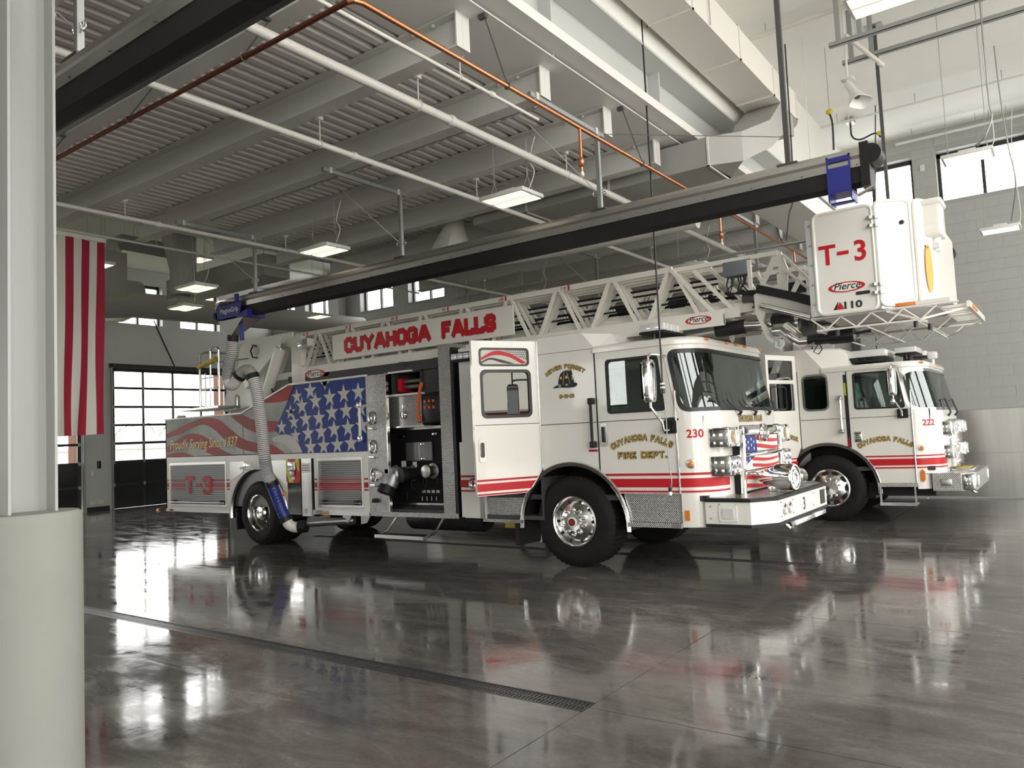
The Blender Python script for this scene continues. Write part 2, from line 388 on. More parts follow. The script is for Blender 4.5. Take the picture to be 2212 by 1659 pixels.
def block_text(mb, text, size, wd, place, gap=0.22, serif=0.0, xs=1.0, width=None):
    """place(u, v) maps text coordinates (u along the line in metres, v up in metres) to 3-D"""
    x = 0.0; total = sum(GL[c][0]*xs+gap for c in text)-gap; hs = width/total if width else size; k = 0
    for c in text:
        wg, polys = GL[c]
        for poly in polys:
            pl = [(p[0]*xs, p[1]*(1-wd)+wd/2) for p in poly]
            qs = stroke_quads(pl, wd)
            if serif > 0:
                for e_ in (pl[0], pl[-1]):
                    if e_[1] < wd or e_[1] > 1-wd: qs.append([Vector((e_[0]-serif, e_[1]-wd*.5)), Vector((e_[0]+serif, e_[1]-wd*.5)), Vector((e_[0]+serif, e_[1]+wd*.3)), Vector((e_[0]-serif, e_[1]+wd*.3))])
            for q in qs:
                k += 1; mb.add([place((x+p.x-total/2)*hs, p.y*size, k % 9*.00022) for p in q], [(0, 1, 2, 3)])
        x += wg*xs+gap
    return mb
def on_line(mp, s0, z0, d, sl=0.0): return lambda u, v, e=0.0: mp(s0+u, z0+v+u*sl, d+e)
def on_arc(mp, s0, z0, rad, d):
    return lambda u, v, e=0.0: mp(s0+(rad+v)*math.sin(u/rad), z0+(rad+v)*math.cos(u/rad)-rad, d+e)
def font_text(mb, text, size, place, bold=0.0, shear=0.0, xs=1.0, align='CENTER'):
    cu = bpy.data.curves.new('lettering', 'FONT'); cu.body = text; cu.size = size; cu.offset = bold*size; cu.shear = shear
    cu.align_x = align; cu.resolution_u = 3
    o = bpy.data.objects.new('lettering', cu); COL.objects.link(o)
    dg = bpy.context.evaluated_depsgraph_get(); me = o.evaluated_get(dg).to_mesh()
    vs = [v.co.copy() for v in me.vertices]; fs = [tuple(p.vertices) for p in me.polygons]
    mb.add([place(v.x*xs, v.y) for v in vs], fs)
    o.evaluated_get(dg).to_mesh_clear(); bpy.data.objects.remove(o); bpy.data.curves.remove(cu)
    return mb
def star_pts(cx, cz, r, rot=90.0): return [(cx+(r if i % 2 == 0 else r*0.385)*math.cos(R(rot+36*i)), cz+(r if i % 2 == 0 else r*0.385)*math.sin(R(rot+36*i))) for i in range(10)]
def star(mb, cx, cz, r, mp, d, rot=90.0, mi=0):
    p = [mp(a, b, d) for a, b in star_pts(cx, cz, r, rot)]+[mp(cx, cz, d)]
    mb.add(p, [(i, (i+1) % 10, 10) for i in range(10)], mi)
def oval_logo(parent, cx, cz, rx, mp, d=0.003, slope=0.0):
    """red ring, white oval, black script word"""
    def e(k, q): return [mp(cx+rx*k*math.cos(2*PI*i/32), cz+rx*k*0.30*math.sin(2*PI*i/32)+slope*rx*k*math.cos(2*PI*i/32), q) for i in range(32)]
    MB().add(e(1, d), [tuple(range(32))]).build('emblem_ring', 'red', parent, smooth=False)
    MB().add(e(0.8, d+.001), [tuple(range(32))]).build('emblem_field', 'white', parent, smooth=False)
    font_text(MB(), 'Pierce', rx*0.58, lambda u, v: mp(cx+u, cz+v-rx*0.13+slope*u, d+.002), 0.012, 0.3).build('emblem_lettering', 'black', parent, smooth=False)

# ================================================================== THE SETTING
# ---- floor: sub-base, concrete slabs with open joints, trench drains
XJ = [XB, -16.9, -11.0, -2.41, XF+0.4]
YJ = [YL, -5.4, -0.95, 3.95, 6.6, 9.05, 11.6, 14.2, YR]
DRAINS = [3.95, 9.05]
fb = MB().box(XB, XF+0.4, YL, YR, -0.40, -0.16)
floor = struct('floor', fb, 'trench', label='dark polished concrete floor with cut joints and trench drains')
for i in range(len(XJ)-1):
    for j in range(len(YJ)-1):
        x0, x1, y0, y1 = XJ[i]+.004, XJ[i+1]-.004, YJ[j]+.004, YJ[j+1]-.004
        if i == 2:
            if YJ[j] in DRAINS: y0 = YJ[j]+.085
            if YJ[j+1] in DRAINS: y1 = YJ[j+1]-.085
        MB().box(x0, x1, y0, y1, -0.16, 0.0).build('slab', 'floor', floor, smooth=False)
def drain(y, label):
    t = thing('trench_drain', (-11.0, y, 0), label, 'drain', )
    fr = MB()
    for s in (-1, 1): fr.box(-10.99, -2.42, y+s*.078-.006, y+s*.078+.006, -.03, 0.001)
    fr.box(-2.425, -2.413, y-.08, y+.08, -.03, .001)
    fr.build('frame', 'cast', t)
    g = MB(); n_ = 18; L = .5
    for k in range(n_): g.box(.012+k*L/n_, .012+k*L/n_+.016, -.062, .062, -.022, -.004)
    for s in (-1, 0, 1): g.box(.004, L-.004, s*.062-.007, s*.062+.007, -.024, -.003)
    g0 = None
    for k in range(17):
        if g0 is None:
            g0 = g.build('grate', 'cast', None, smooth=False); g0.parent = t; g0.location = (.08, 0, 0); q = g0
        else:
            q = g0.copy(); COL.objects.link(q); q.location = (.08+k*.5, 0, 0)
    return t
drain(3.95, 'long cast iron trench drain crossing the open floor in front of the trucks')
drain(9.05, 'cast iron trench drain running out from under the ladder truck')

# ---- walls
WR = [(-22.85, -21.7), (-21.15, -19.7), (-18.4, -16.92), (-16.26, -14.8), (-3.78, -2.22), (-1.80, -0.24), (0.18, 1.74), (2.16, 3.7)]
SILL, HEAD = 5.85, 6.86
wr = MB().skin([(XB-.3, 0), (XF+.7, 0), (XF+.7, ZC+.3), (XB-.3, ZC+.3)], [[(a, SILL), (b, SILL), (b, HEAD), (a, HEAD)] for a, b in WR],
               lambda s, z, d: (s, YR-d-.009, z), 0.30)
wall_right = struct('wall_right', wr, 'mortar', smooth=False)
# individually laid blocks on the lit end of that wall, the rest as one part
def inwin(x0, x1, z0, z1):
    return any(x1 > a+.01 and x0 < b-.01 and z1 > SILL+.01 and z0 < HEAD-.01 for a, b in WR)
cell = {}
rest = MB(); nb = 0
zrow = [1.70+.2033*i for i in range(28)]
for r, z0 in enumerate(zrow):
    z1 = min(z0+.2033, ZC); x = -23.0+(0.2 if r % 2 else 0)
    while x < XF+.3:
        x0, x1 = x, x+.4; x += .4
        segs = [(x0, x1)]
        if inwin(x0, x1, z0, z1):
            segs = []
            for a, b in [(x0, x1)]:
                pts = [(a, b)]
                for wa, wb in WR:
                    new = []
                    for p, q in pts:
                        if q <= wa or p >= wb: new.append((p, q))
                        else:
                            if p < wa-.02: new.append((p, wa))
                            if q > wb+.02: new.append((wb, q))
                    pts = new
                segs += pts
        for a, b in segs:
            if b-a < .03: continue
            lit = -3.9 < a < .35 and z0 < 5.9 and abs((b-a)-.4) < .01
            if lit and nb < 290:
                nb += 1
                if 'p' not in cell:
                    cell['p'] = MB().box(.002, .398, 0, .03, .002, .2013).build('block', 'block', None, smooth=False); o = cell['p']
                else: o = cell['p'].copy(); COL.objects.link(o)
                o.parent = wall_right; o.location = (a, YR-.013, z0)
            else: rest.box(a+.002, b-.002, YR-.013, YR+.017, z0+.002, z1-.002)
rest.build('block_courses', 'block', wall_right, kind='stuff', smooth=False)
# stainless wainscot
wain = struct('trim_1', MB().box(-5.6, XF, YR-.02, YR+.03, .03, .86).box(-5.6, XF, YR-.02, YR+.03, .865, 1.69), 'stainless', smooth=False, label='stainless steel wainscot along the foot of the side wall')
struct('baseboard_right', MB().box(-23, XF, YR-.026, YR+.03, 0, .03).box(XB, -5.6, YR-.02, YR+.03, .03, 1.69), 'mortar', smooth=False)
struct('trim_2', MB().box(-5.75, -5.0, YR-.32, YR, 0, ZC), 'wallpaint', smooth=False)
struct('trim_3', MB().box(-19.6, -19.1, YR-.32, YR, 0, ZC), 'wallpaint', smooth=False)
BW = [(1.75, 3.15), (3.75, 5.15), (5.75, 7.15), (7.75, 9.15), (9.75, 11.15), (11.75, 13.15), (13.75, 15.17)]
holes = [[(a, .0), (b, .0), (b, 4.2), (a, 4.2)] for a, b in BACK_DOORS]
def with_doors(doors, z, y0, y1, ztop):
    out = [(y0, 0)]
    for a, b in doors: out += [(a, 0), (a, z), (b, z), (b, 0)]
    return out+[(y1, 0), (y1, ztop), (y0, ztop)]
wb = MB().skin(with_doors(BACK_DOORS, 4.2, YL, YR, ZC+.3), [[(a, 5.58), (b, 5.58), (b, HEAD), (a, HEAD)] for a, b in BW], lambda s, z, d: (XB+d, s, z), .3)
wall_back = struct('wall_back', wb, 'wallpaint', smooth=False)
wf = MB().skin(with_doors(FRONT_DOORS, 4.3, YL, YR, ZC+.3), [[(a, 4.7), (b, 4.7), (b, 7.0), (a, 7.0)] for a, b in FRONT_DOORS], lambda s, z, d: (XF-d, s, z), .3)  # openings above the doors are unseen, added to bring more light in
struct('wall_front', wf, 'wallpaint', smooth=False)
struct('wall_left', MB().skin([(XB-.3, 0), (XF+.7, 0), (XF+.7, ZC+.3), (XB-.3, ZC+.3)], [[(a, 2.5), (b, 2.5), (b, 4.3), (a, 4.3)] for a, b in ADDED_LEFT_WIN], lambda s, z, d: (s, YL+d, z), .3), 'wallpaint', smooth=False)
struct('baseboard_back', MB().box(XB, XB+.02, 10.78, 11.42, 0, .12).box(XB, XB+.02, 5.9, 6.6, 0, .12).box(XB, XB+.02, 15.6, YR, 0, .12), 'frame', smooth=False)

# ---- windows
wn = [0]
def window(name_axis, a, b, z0, z1):
    wn[0] += 1
    if name_axis == 'y': bx = lambda p, q, r_, s_, d0, d1: (p, q, YR+.2+d0, YR+.2+d1, r_, s_)
    else: bx = lambda p, q, r_, s_, d0, d1: (XB-.2-d1, XB-.2-d0, p, q, r_, s_)
    fr = MB(); m = (a+b)/2; t = .06
    fr.box(*bx(a, b, z0, z0+t*.4, 0, .08)); fr.box(*bx(a, b, z1-t*1.4, z1, 0, .08)); fr.box(*bx(a, a+t, z0, z1, 0, .08)); fr.box(*bx(b-t, b, z0, z1, 0, .08)); fr.box(*bx(m-.028, m+.028, z0, z1, 0, .08))
    f = struct('window_%d' % wn[0], fr, 'frame', smooth=False)
    for p, q in ((a+t, m-.028), (m+.028, b-t)): MB().box(*bx(p, q, z0+t*.4, z1-t*1.4, .03, .04)).build('pane', 'glass', f, smooth=False)
for a, b in WR: window('y', a, b, SILL, HEAD)
for a, b in BW: window('x', a, b, 5.58, HEAD)

for a, b in ADDED_LEFT_WIN:
    wn[0] += 1; fr = MB(); m = (a+b)/2
    for p, q in ((a, a+.07), (m-.04, m+.04), (b-.07, b)): fr.box(p, q, YL-.2, YL-.1, 2.5, 4.3)
    for p, q in ((2.5, 2.57), (4.23, 4.3)): fr.box(a, b, YL-.2, YL-.1, p, q)
    f = struct('window_%d' % wn[0], fr, 'frame', smooth=False)  # added light opening, framed and glazed as a window
    for p, q in ((a+.07, m-.04), (m+.04, b-.07)):
        for r_, s_ in ((2.57, 4.23),): MB().box(p, q, YL-.155, YL-.145, r_, s_).build('pane', 'glass', f, smooth=False)
# ---- rear overhead doors: dark solid sections below, glazed sections above
ROWS = [0.0, .70, 1.38, 1.93, 2.48, 3.03, 3.60, 4.2]
def overhead_door(k, a, b, glazed_pieces=True):
    x = XB-.10; cols = [a+(b-a)*i/4 for i in range(5)]
    fr = MB()
    for r in ROWS[1:-1]: fr.box(x-.03, x+.03, a, b, r-.035, r+.035)
    fr.box(x-.03, x+.03, a, b, 4.1, 4.2)
    for i, c in enumerate(cols):
        wd = .09 if i in (0, 4) else .028
        fr.box(x-.03, x+.03, max(a, c-wd), min(b, c+wd), 0, 4.2)
    d = struct('door_%d' % k, fr, 'frame', smooth=False, label='overhead door with dark lower panels and glass upper panes in the rear wall')
    for r in range(7):
        for c in range(4):
            y0, y1, z0, z1 = cols[c]+.02, cols[c+1]-.02, ROWS[r]+.03, ROWS[r+1]-.03
            if r < 2: MB().box(x-.02, x+.016, y0, y1, max(z0, .0) if r else 0.0, z1).build('panel', 'doorpanel', d, smooth=False)
            else: MB().box(x-.006, x+.004, y0, y1, z0, z1).build('pane', 'glass', d, smooth=False)
    hb = MB()
    for c in (0, 1, 2, 3, 4):
        for r in ROWS[1:-1]:
            y = min(max(cols[c], a+.05), b-.05); hb.box(x+.03, x+.045, y-.035, y+.035, r-.05, r+.05)
    hb.build('hinge', 'steel', d, smooth=False)
    tr = MB()
    for y in (a-.06, b+.02): tr.box(XB+.01, XB+.06, y, y+.04, 0, 4.3)
    tr.build('track', 'steel', d, smooth=False)
    MB().box(XB+.0, XB+.06, a-.1, b+.1, 4.2, 4.32).build('header', 'frame', d, smooth=False)
for k, (a, b) in enumerate(BACK_DOORS[2:]): overhead_door(k+1, a, b)
for k, (a, b) in enumerate(BACK_DOORS[:2]): overhead_door(k+4, a, b)

# ---- roofs: corrugated low deck on beams, smooth high ceilings either side
LX0, LX1 = -11.1, -3.85
pitch = .1524; dk = MB(); prof = []
x = LX0
while x < LX1-.01:
    prof += [(x, 5.085), (x+.072, 5.085), (x+.088, 5.135), (x+.136, 5.135), (x+pitch, 5.085)]; x += pitch
vv = [(p[0], YL, p[1]) for p in prof]+[(p[0], YR, p[1]) for p in prof]; n_ = len(prof)
dk.add(vv, [(i, i+1, n_+i+1, n_+i) for i in range(n_-1)])
struct('ceiling_deck', dk, 'deck', smooth=False, label='low ribbed metal roof deck over the middle of the bays')
struct('roof_slab', MB().box(LX0-.02, LX1+.4, YL, YR, 5.14, 5.24), 'deck', smooth=False)
struct('ceiling', MB().box(-3.5, XF+.7, YL, YR, ZC, ZC+.2).box(XB-.3, LX0-.05, YL, YR, ZC, ZC+.2), 'highceil', smooth=False)
struct('wall_clerestory_front', MB().box(-3.62, -3.50, YL, YR, 5.86, ZC+.1).box(-3.92, -3.86, YL, YR, 5.11, ZC+.1), 'highceil', smooth=False)
struct('wall_clerestory_rear', MB().box(LX0-.08, LX0+.02, YL, YR, 5.09, ZC+.1), 'highceil', smooth=False)
struct('trim_4', MB().box(-4.42, -3.62, YL, YR, 5.078, 5.09), 'beampaint', smooth=False)
ysb = [4.79+1.222*k for k in range(-11, 11)]
ip = [(-.085, 4.78), (.085, 4.78), (.085, 4.795), (.006, 4.80), (.006, 5.06), (.085, 5.065), (.085, 5.08), (-.085, 5.08), (-.085, 5.065), (-.006, 5.06), (-.006, 4.80), (-.085, 4.795)]
beam0 = None
for y in ysb:
    if not YL < y < YR: continue
    if beam0 is None:
        mb = MB().prism([(0, p[0], p[1]) for p in ip[::-1]], (LX1-LX0+.06, 0, 0))
        mb.box(LX1-LX0+.045, LX1-LX0+.058, -.085, .085, 4.78, 5.08)
        for q in (.55, .32):
            for s in (-.05, .05): mb.cyl((LX1-LX0-q+.1, s, 5.04), (LX1-LX0-q+.1, s, 5.065), .016, n=6)
        beam0 = mb.build('beam', 'beampaint', None, kind='structure'); beam0.location = (LX0, y, 0)
    else:
        o = beam0.copy(); COL.objects.link(o); o.location = (LX0, y, 0)
gm = MB().box(-3.92, -3.64, YL, YR, 5.092, 5.112).box(-3.80, -3.785, YL, YR, 5.11, 5.83).box(-3.92, -3.495, YL, YR, 5.83, 5.86)
for y in [5.95+2.36*k for k in range(-7, 6)]: gm.box(-3.79, -3.645, y-.012, y+.012, 5.112, 5.83)
struct('beam_girder', gm, 'steelpaint', smooth=False)
gr = MB().box(LX0-.02, LX0+.06, YL, YR, 5.02, 5.03).box(LX0-.02, LX0-.005, YL, YR, 5.03, 5.09)
struct('beam_edge', gr, 'beampaint', smooth=False)

# ---- steel column standing in a concrete pier
cm = MB(); cx, cy = -3.80, 1.50
for s in (-1, 1): cm.box(cx-.10, cx+.115, cy+s*.094-.006, cy+s*.094+.006, 1.2, 5.09)
cm.box(cx-.006, cx+.006, cy-.094, cy+.094, 1.2, 5.09)
# fillets where web meets flange
for s in (-1, 1):
    cm.prism([(cx+.006, cy+s*.088, 1.2), (cx+.03, cy+s*.088, 1.2), (cx+.006, cy+s*.064, 1.2)][::-s], (0, 0, 3.88))
struct('column', cm, 'columnpaint')
pr_ = [(0, 0), (.262, 0), (.262, 1.33), (.257, 1.35), (.245, 1.362), (0, 1.366)]
struct('column_base', MB().lathe([(q*.90, h) for q, h in pr_], (cx, cy, 0), (0, 0, 1), 48), 'concrete')

# ---- outside
struct('ground', MB().box(-320, XB-.3, -220, 320, -.12, -.05), 'lawn', smooth=False)
struct('road', MB().box(XF+.4, 130, -90, 110, -.12, -.04).box(XB-1.2, XB-.1, -20, 30, -.045, -.02), 'apron', smooth=False)
piers = [(BACK_DOORS[i][1]+.02, BACK_DOORS[i+1][0]-.02) for i in range(4)]+[(15.47, 16.4)]
for a, b in piers:
    p = MB().box(XB-.9, XB-.31, a, b, 0, 4.6)
    struct('pier', p, 'brick', smooth=False)
def house(x, y, w_, d_, h, rot, wallm, label, gable='siding'):
    t = thing('house', (x, y, 0), label, 'house')
    cx_, sy = math.cos(rot), math.sin(rot)
    T = lambda a, b, z: (x+a*cx_-b*sy, y+a*sy+b*cx_, z)
    def bx(mb, a0, a1, b0, b1, z0, z1):
        v = [T(a, b, z) for a in (a0, a1) for b in (b0, b1) for z in (z0, z1)]
        mb.add(v, [(0, 1, 3, 2), (4, 6, 7, 5), (0, 4, 5, 1), (2, 3, 7, 6), (0, 2, 6, 4), (1, 5, 7, 3)])
    mb = MB(); bx(mb, -w_/2, w_/2, -d_/2, d_/2, 0, h); mb.build('walls', wallm, t, smooth=False)
    rf = MB(); o = .35; rh = w_*.36
    rf.prism([T(-w_/2-o, -d_/2-o, h-.1), T(w_/2+o, -d_/2-o, h-.1), T(0, -d_/2-o, h+rh)], Vector(T(0, d_+2*o, 0))-Vector(T(0, 0, 0))); rf.build('roof', 'roofing', t, smooth=False)
    gb = MB(); e = Vector(T(0, .06, 0))-Vector(T(0, 0, 0))
    gb.prism([T(-w_/2, -d_/2-o-.08, h), T(w_/2, -d_/2-o-.08, h), T(0, -d_/2-o-.08, h+rh*.92)], e); gb.build('gable', gable, t, smooth=False)
    for k in (-.28, .0, .28):
        mb = MB(); bx(mb, k*w_-.5, k*w_+.5, -d_/2-.08, -d_/2, 1.0, 2.3); mb.build('window', 'frame', t, smooth=False)
house(-150, 62, 9, 8, 2.6, R(-110), 'siding', 'pale far house seen through the rear door left of the ladder rack')
house(-155, 84, 11, 8, 2.6, R(-110), 'siding', 'pale far house with a wide roof behind the ladder truck')
house(-146, 73, 8, 7, 2.6, R(-115), 'siding', 'small pale far house between the two others behind the rear doors')
house(34, 7.5, 10, 9, 3.1, R(-90), 'brick', 'brick house with a white gable across the road in front of the bays')
house(36, 22, 10, 9, 3.1, R(-90), 'siding', 'pale house across the road in front of the bays')
house(33, -8, 9, 8, 3.0, R(-85), 'brick', 'brick house across the road beyond the near bays')
def bare_tree(x, y, h, seed, label):
    rn = random.Random(seed); mb = MB()
    def grow(p, d, L, r, k):
        q = p+d*L; mb.tube([p, p+d*L*.5+Vector((rn.uniform(-.05, .05)*L, rn.uniform(-.05, .05)*L, 0)), q], [r, r*.8, r*.62], 5, cap=False)
        if k == 0: return
        for i in range(3 if k > 1 else 4):
            e = (d+Vector((rn.uniform(-.8, .8), rn.uniform(-.8, .8), rn.uniform(-.1, .6)))).normalized(); grow(q, e, L*rn.uniform(.6, .8), r*.55, k-1)
    grow(Vector((x, y, 0)), Vector((0, 0, 1)), h*.3, h*.022, 4)
    tag(mb.build('bare_tree', 'bark'), label, 'tree')
bare_tree(44, 5, 11, 1, 'bare winter tree behind the brick house across the road')
bare_tree(46, 12, 12, 2, 'tall bare winter tree between the two houses across the road')
bare_tree(-158, 66, 12, 3, 'bare tree between the pale far houses behind the bays')
bare_tree(-154, 76, 13, 4, 'bare tree behind the small far house at the rear')
bare_tree(-165, 92, 13, 5, 'bare tree behind the far wide house at the rear')
fn = MB()
for y in range(20, 100, 3): fn.box(-120.05, -119.95, y, y+.12, 0, 1.3)
fn.box(-120.04, -119.96, 20, 100, .3, .42).box(-120.04, -119.96, 20, 100, .95, 1.07)
tag(fn.build('fence', 'siding', smooth=False), 'pale post and rail fence at the far edge of the lawn', 'fence')
hy = thing('hydrant', (-25.7, 11.25, 0), 'yellow bollard cap outside the rear door beside the brick pier', 'bollard')
MB().lathe([(0, 0), (.11, 0), (.11, 1.0), (.09, 1.07), (0, 1.10)], (-25.7, 11.25, -.02), (0, 0, 1), 16).build('post', 'yellow', hy)
# fire alarm, switch, outlets on the rear wall strip between the doors
def wallbox(name, y, z, w_, h, m, label, cat):
    tag(MB().box(XB, XB+.04, y-w_/2, y+w_/2, z-h/2, z+h/2, bev=.006).build(name, m), label, cat)
wallbox('fire_alarm', 11.12, 2.35, .13, .17, 'red', 'small red fire alarm box on the rear wall between the doors', 'alarm')
wallbox('switch', 11.12, 1.33, .10, .22, 'black', 'black wall switch below the red alarm box', 'switch')
wallbox('socket', 10.92, 1.08, .09, .14, 'white', 'white wall socket on the rear wall between the doors', 'socket')
wallbox('conduit_box', 10.95, .22, .16, .12, 'white', 'white floor level conduit box nearer the left rear door', 'box')
wallbox('conduit_box', 11.16, .24, .16, .12, 'white', 'white floor level conduit box nearer the right rear door', 'box')

# ================================================================== FIRE TRUCKS
class Cab:
    """sheet-metal cab: a path round near side, rounded corner, front, far corner, far side; raked above the belt line"""
    def __init__(s, xr, xf, y0, y1, rc, zb=1.76, rk=.19):
        s.xr, s.xf, s.y0, s.y1, s.rc, s.zb, s.rk = xr, xf, y0, y1, rc, zb, rk
        s.La = xf-rc-xr; s.A = rc*PI/2; s.F = (y1-y0)-2*rc; s.L = 2*s.La+2*s.A+s.F
        s.cuts = []
        for base in (s.La, s.La+s.A+s.F):
            s.cuts += [base+s.A*i/12 for i in range(13)]
        s.cuts += [s.La-.15, s.La-.08, s.L-s.La+.15, s.L-s.La+.08]
    def sx(s, x): return x-s.xr
    def mp(s, u, z, d):
        La, A, F, rc = s.La, s.A, s.F, s.rc
        if u < La: x, y, nx, ny = s.xr+u, s.y0, 0, -1
        elif u < La+A:
            t = (u-La)/rc; x, y = s.xf-rc+rc*math.sin(t), s.y0+rc-rc*math.cos(t); nx, ny = math.sin(t), -math.cos(t)
        elif u < La+A+F: x, y, nx, ny = s.xf, s.y0+rc+(u-La-A), 1, 0
        elif u < La+2*A+F:
            t = (u-La-A-F)/rc; x, y = s.xf-rc+rc*math.cos(t), s.y1-rc+rc*math.sin(t); nx, ny = math.cos(t), math.sin(t)
        else: x, y, nx, ny = s.xf-rc-(u-La-2*A-F), s.y1, 0, 1
        if z > s.zb:
            k = min(1, max(0, (x-(s.xf-rc-.18))/(rc*.55))); k = k*k*(3-2*k); x -= s.rk*(z-s.zb)*k
        return (x+nx*d, y+ny*d, z)

def wheel(parent, x, y, r, width, rim_r, front, side=-1, dual=False, holes=10, nuts=10, hubred=True, oval=False):
    """road wheel whose outer face looks along side*Y"""
    ax = (0, side, 0); w2 = width
    t = []
    prof = [(rim_r*.97, 0), (rim_r, .012), (rim_r+.05, .022), (r*.80, .030), (r-.055, .012), (r-.02, -.012)]
    W_ = parent
    mb = MB()
    def tyre(off):
        p = [(a, b+off) for a, b in prof]+[(r, -.03+off), (r, -w2+.03+off), (r-.02, -w2+.012+off), (r-.055, -w2-.012+off), (rim_r, -w2+off), (rim_r*.9, -w2*.5+off)]
        n_ = 150; base = len(mb.v); axv = Vector(ax)
        for j, (rr, h) in enumerate(p):
            for k in range(n_):
                q = rr
                if 6 <= j <= 7 and k % 3 == 0: q = rr-.012
                elif j in (5, 8) and k % 3 == 0: q = rr-.006
                a = 2*PI*k/n_
                mb.v.append((x+q*math.sin(a), y+side*h, r-.004+q*math.cos(a)))
        m_ = len(p)
        for j in range(m_):
            j2 = (j+1) % m_
            for k in range(n_):
                mb.f.append((base+j*n_+k, base+j*n_+(k+1) % n_, base+j2*n_+(k+1) % n_, base+j2*n_+k)); mb.mi.append(0)
        for gy in (.3, .5, .7):     # tread grooves read as dark rings proud of nothing: shallow bands
            pass
    tyre(0)
    if dual: tyre(-w2-.07)
    tr = mb.build('tyre', 'rubber', W_)
    z = r-.004; O = (x, y, z)
    if front:
        rp = [(rim_r, .0), (rim_r*1.01, .018), (rim_r*.96, .026), (rim_r*.9, .008), (rim_r*.86, -.02), (rim_r*.78, -.03), (rim_r*.60, .0), (rim_r*.40, .018), (rim_r*.36, .05), (0, .055)]
    else:
        rp = [(rim_r, .0), (rim_r*1.01, .018), (rim_r*.96, .026), (rim_r*.91, .0), (rim_r*.89, -.07), (rim_r*.83, -.085), (rim_r*.80, -.15), (rim_r*.55, -.165), (rim_r*.42, -.16), (rim_r*.40, -.03), (rim_r*.32, -.0), (0, .0)]
    if front: rim = MB().lathe(rp, O, ax, 48, cap=False).build('rim', 'polished', W_)
    else:
        rim = MB().lathe(rp[:7], O, ax, 48, cap=False).build('rim', 'polished', W_)
        MB().lathe([(rim_r*.81, -.15), (rim_r*.55, -.165), (rim_r*.40, -.16)], O, ax, 40, cap=False).build('wheel_disc', 'darksteel', rim)
        MB().lathe([(rim_r*.41, -.16), (rim_r*.40, -.04), (rim_r*.33, -.01), (rim_r*.2, .0), (0, .004)], O, ax, 28, cap=False).build('hub', 'polished', rim)
    hh = MB(); nn = MB()
    hr, hd = (rim_r*.80, -.030) if front else (rim_r*.68, -.158)
    for k in range(holes):
        a = 2*PI*(k+.5)/holes; c = Vector((x+hr*math.sin(a), y+side*(hd+.004), z+hr*math.cos(a)))
        if oval:
            tx = Vector((math.cos(a), 0, -math.sin(a))); rx = Vector((math.sin(a), 0, math.cos(a)))
            pts = [c+Vector((0, side*.012, 0))+tx*(.052*math.cos(2*PI*i/14))+rx*(.027*math.sin(2*PI*i/14)) for i in range(14)]
            hh.add(pts, [tuple(range(14))])
        else: hh.cyl(c, c+Vector((0, side*.012, 0)), .017, n=10)
    hh.build('vent', 'black', rim)
    nr = rim_r*.50; nd = .012 if front else -.16
    for k in range(nuts):
        a = 2*PI*k/nuts; c = Vector((x+nr*math.sin(a), y+side*nd, z+nr*math.cos(a)))
        if front: nn.lathe([(.021, -.01), (.021, .03), (.014, .048), (0, .052)], c, ax, 10)
        else: nn.lathe([(.017, -.01), (.017, .03), (0, .032)], c, ax, 6)
    nn.build('lug_nuts', 'chrome', rim, kind='stuff')
    if hubred:
        MB().lathe([(.062, .05), (.062, .062), (.05, .066), (0, .066)], O, ax, 24).build('hub_ring', 'white', rim)
        MB().lathe([(.045, .066), (.045, .070), (0, .071)], O, ax, 20).build('hub_cap', 'black', rim)
        MB().lathe([(.030, .071), (.028, .078), (0, .080)], O, ax, 16).build('hub_disc', 'darkred', rim)

def stripes(parent, mp, s0, s1, cuts, zs=((1.085, 1.112), (.955, 1.052), (.897, .918)), s0f=None):
    for k, (a, b) in enumerate(zs):
        l0 = s0f(a) if s0f else s0; l1 = s0f(b) if s0f else s0
        MB().skin([(l0, a), (s1, a), (s1, b), (l1, b)], [], lambda u, z, d: mp(u, z, .0035), cuts=cuts).build('stripe', 'red', parent, smooth=True)

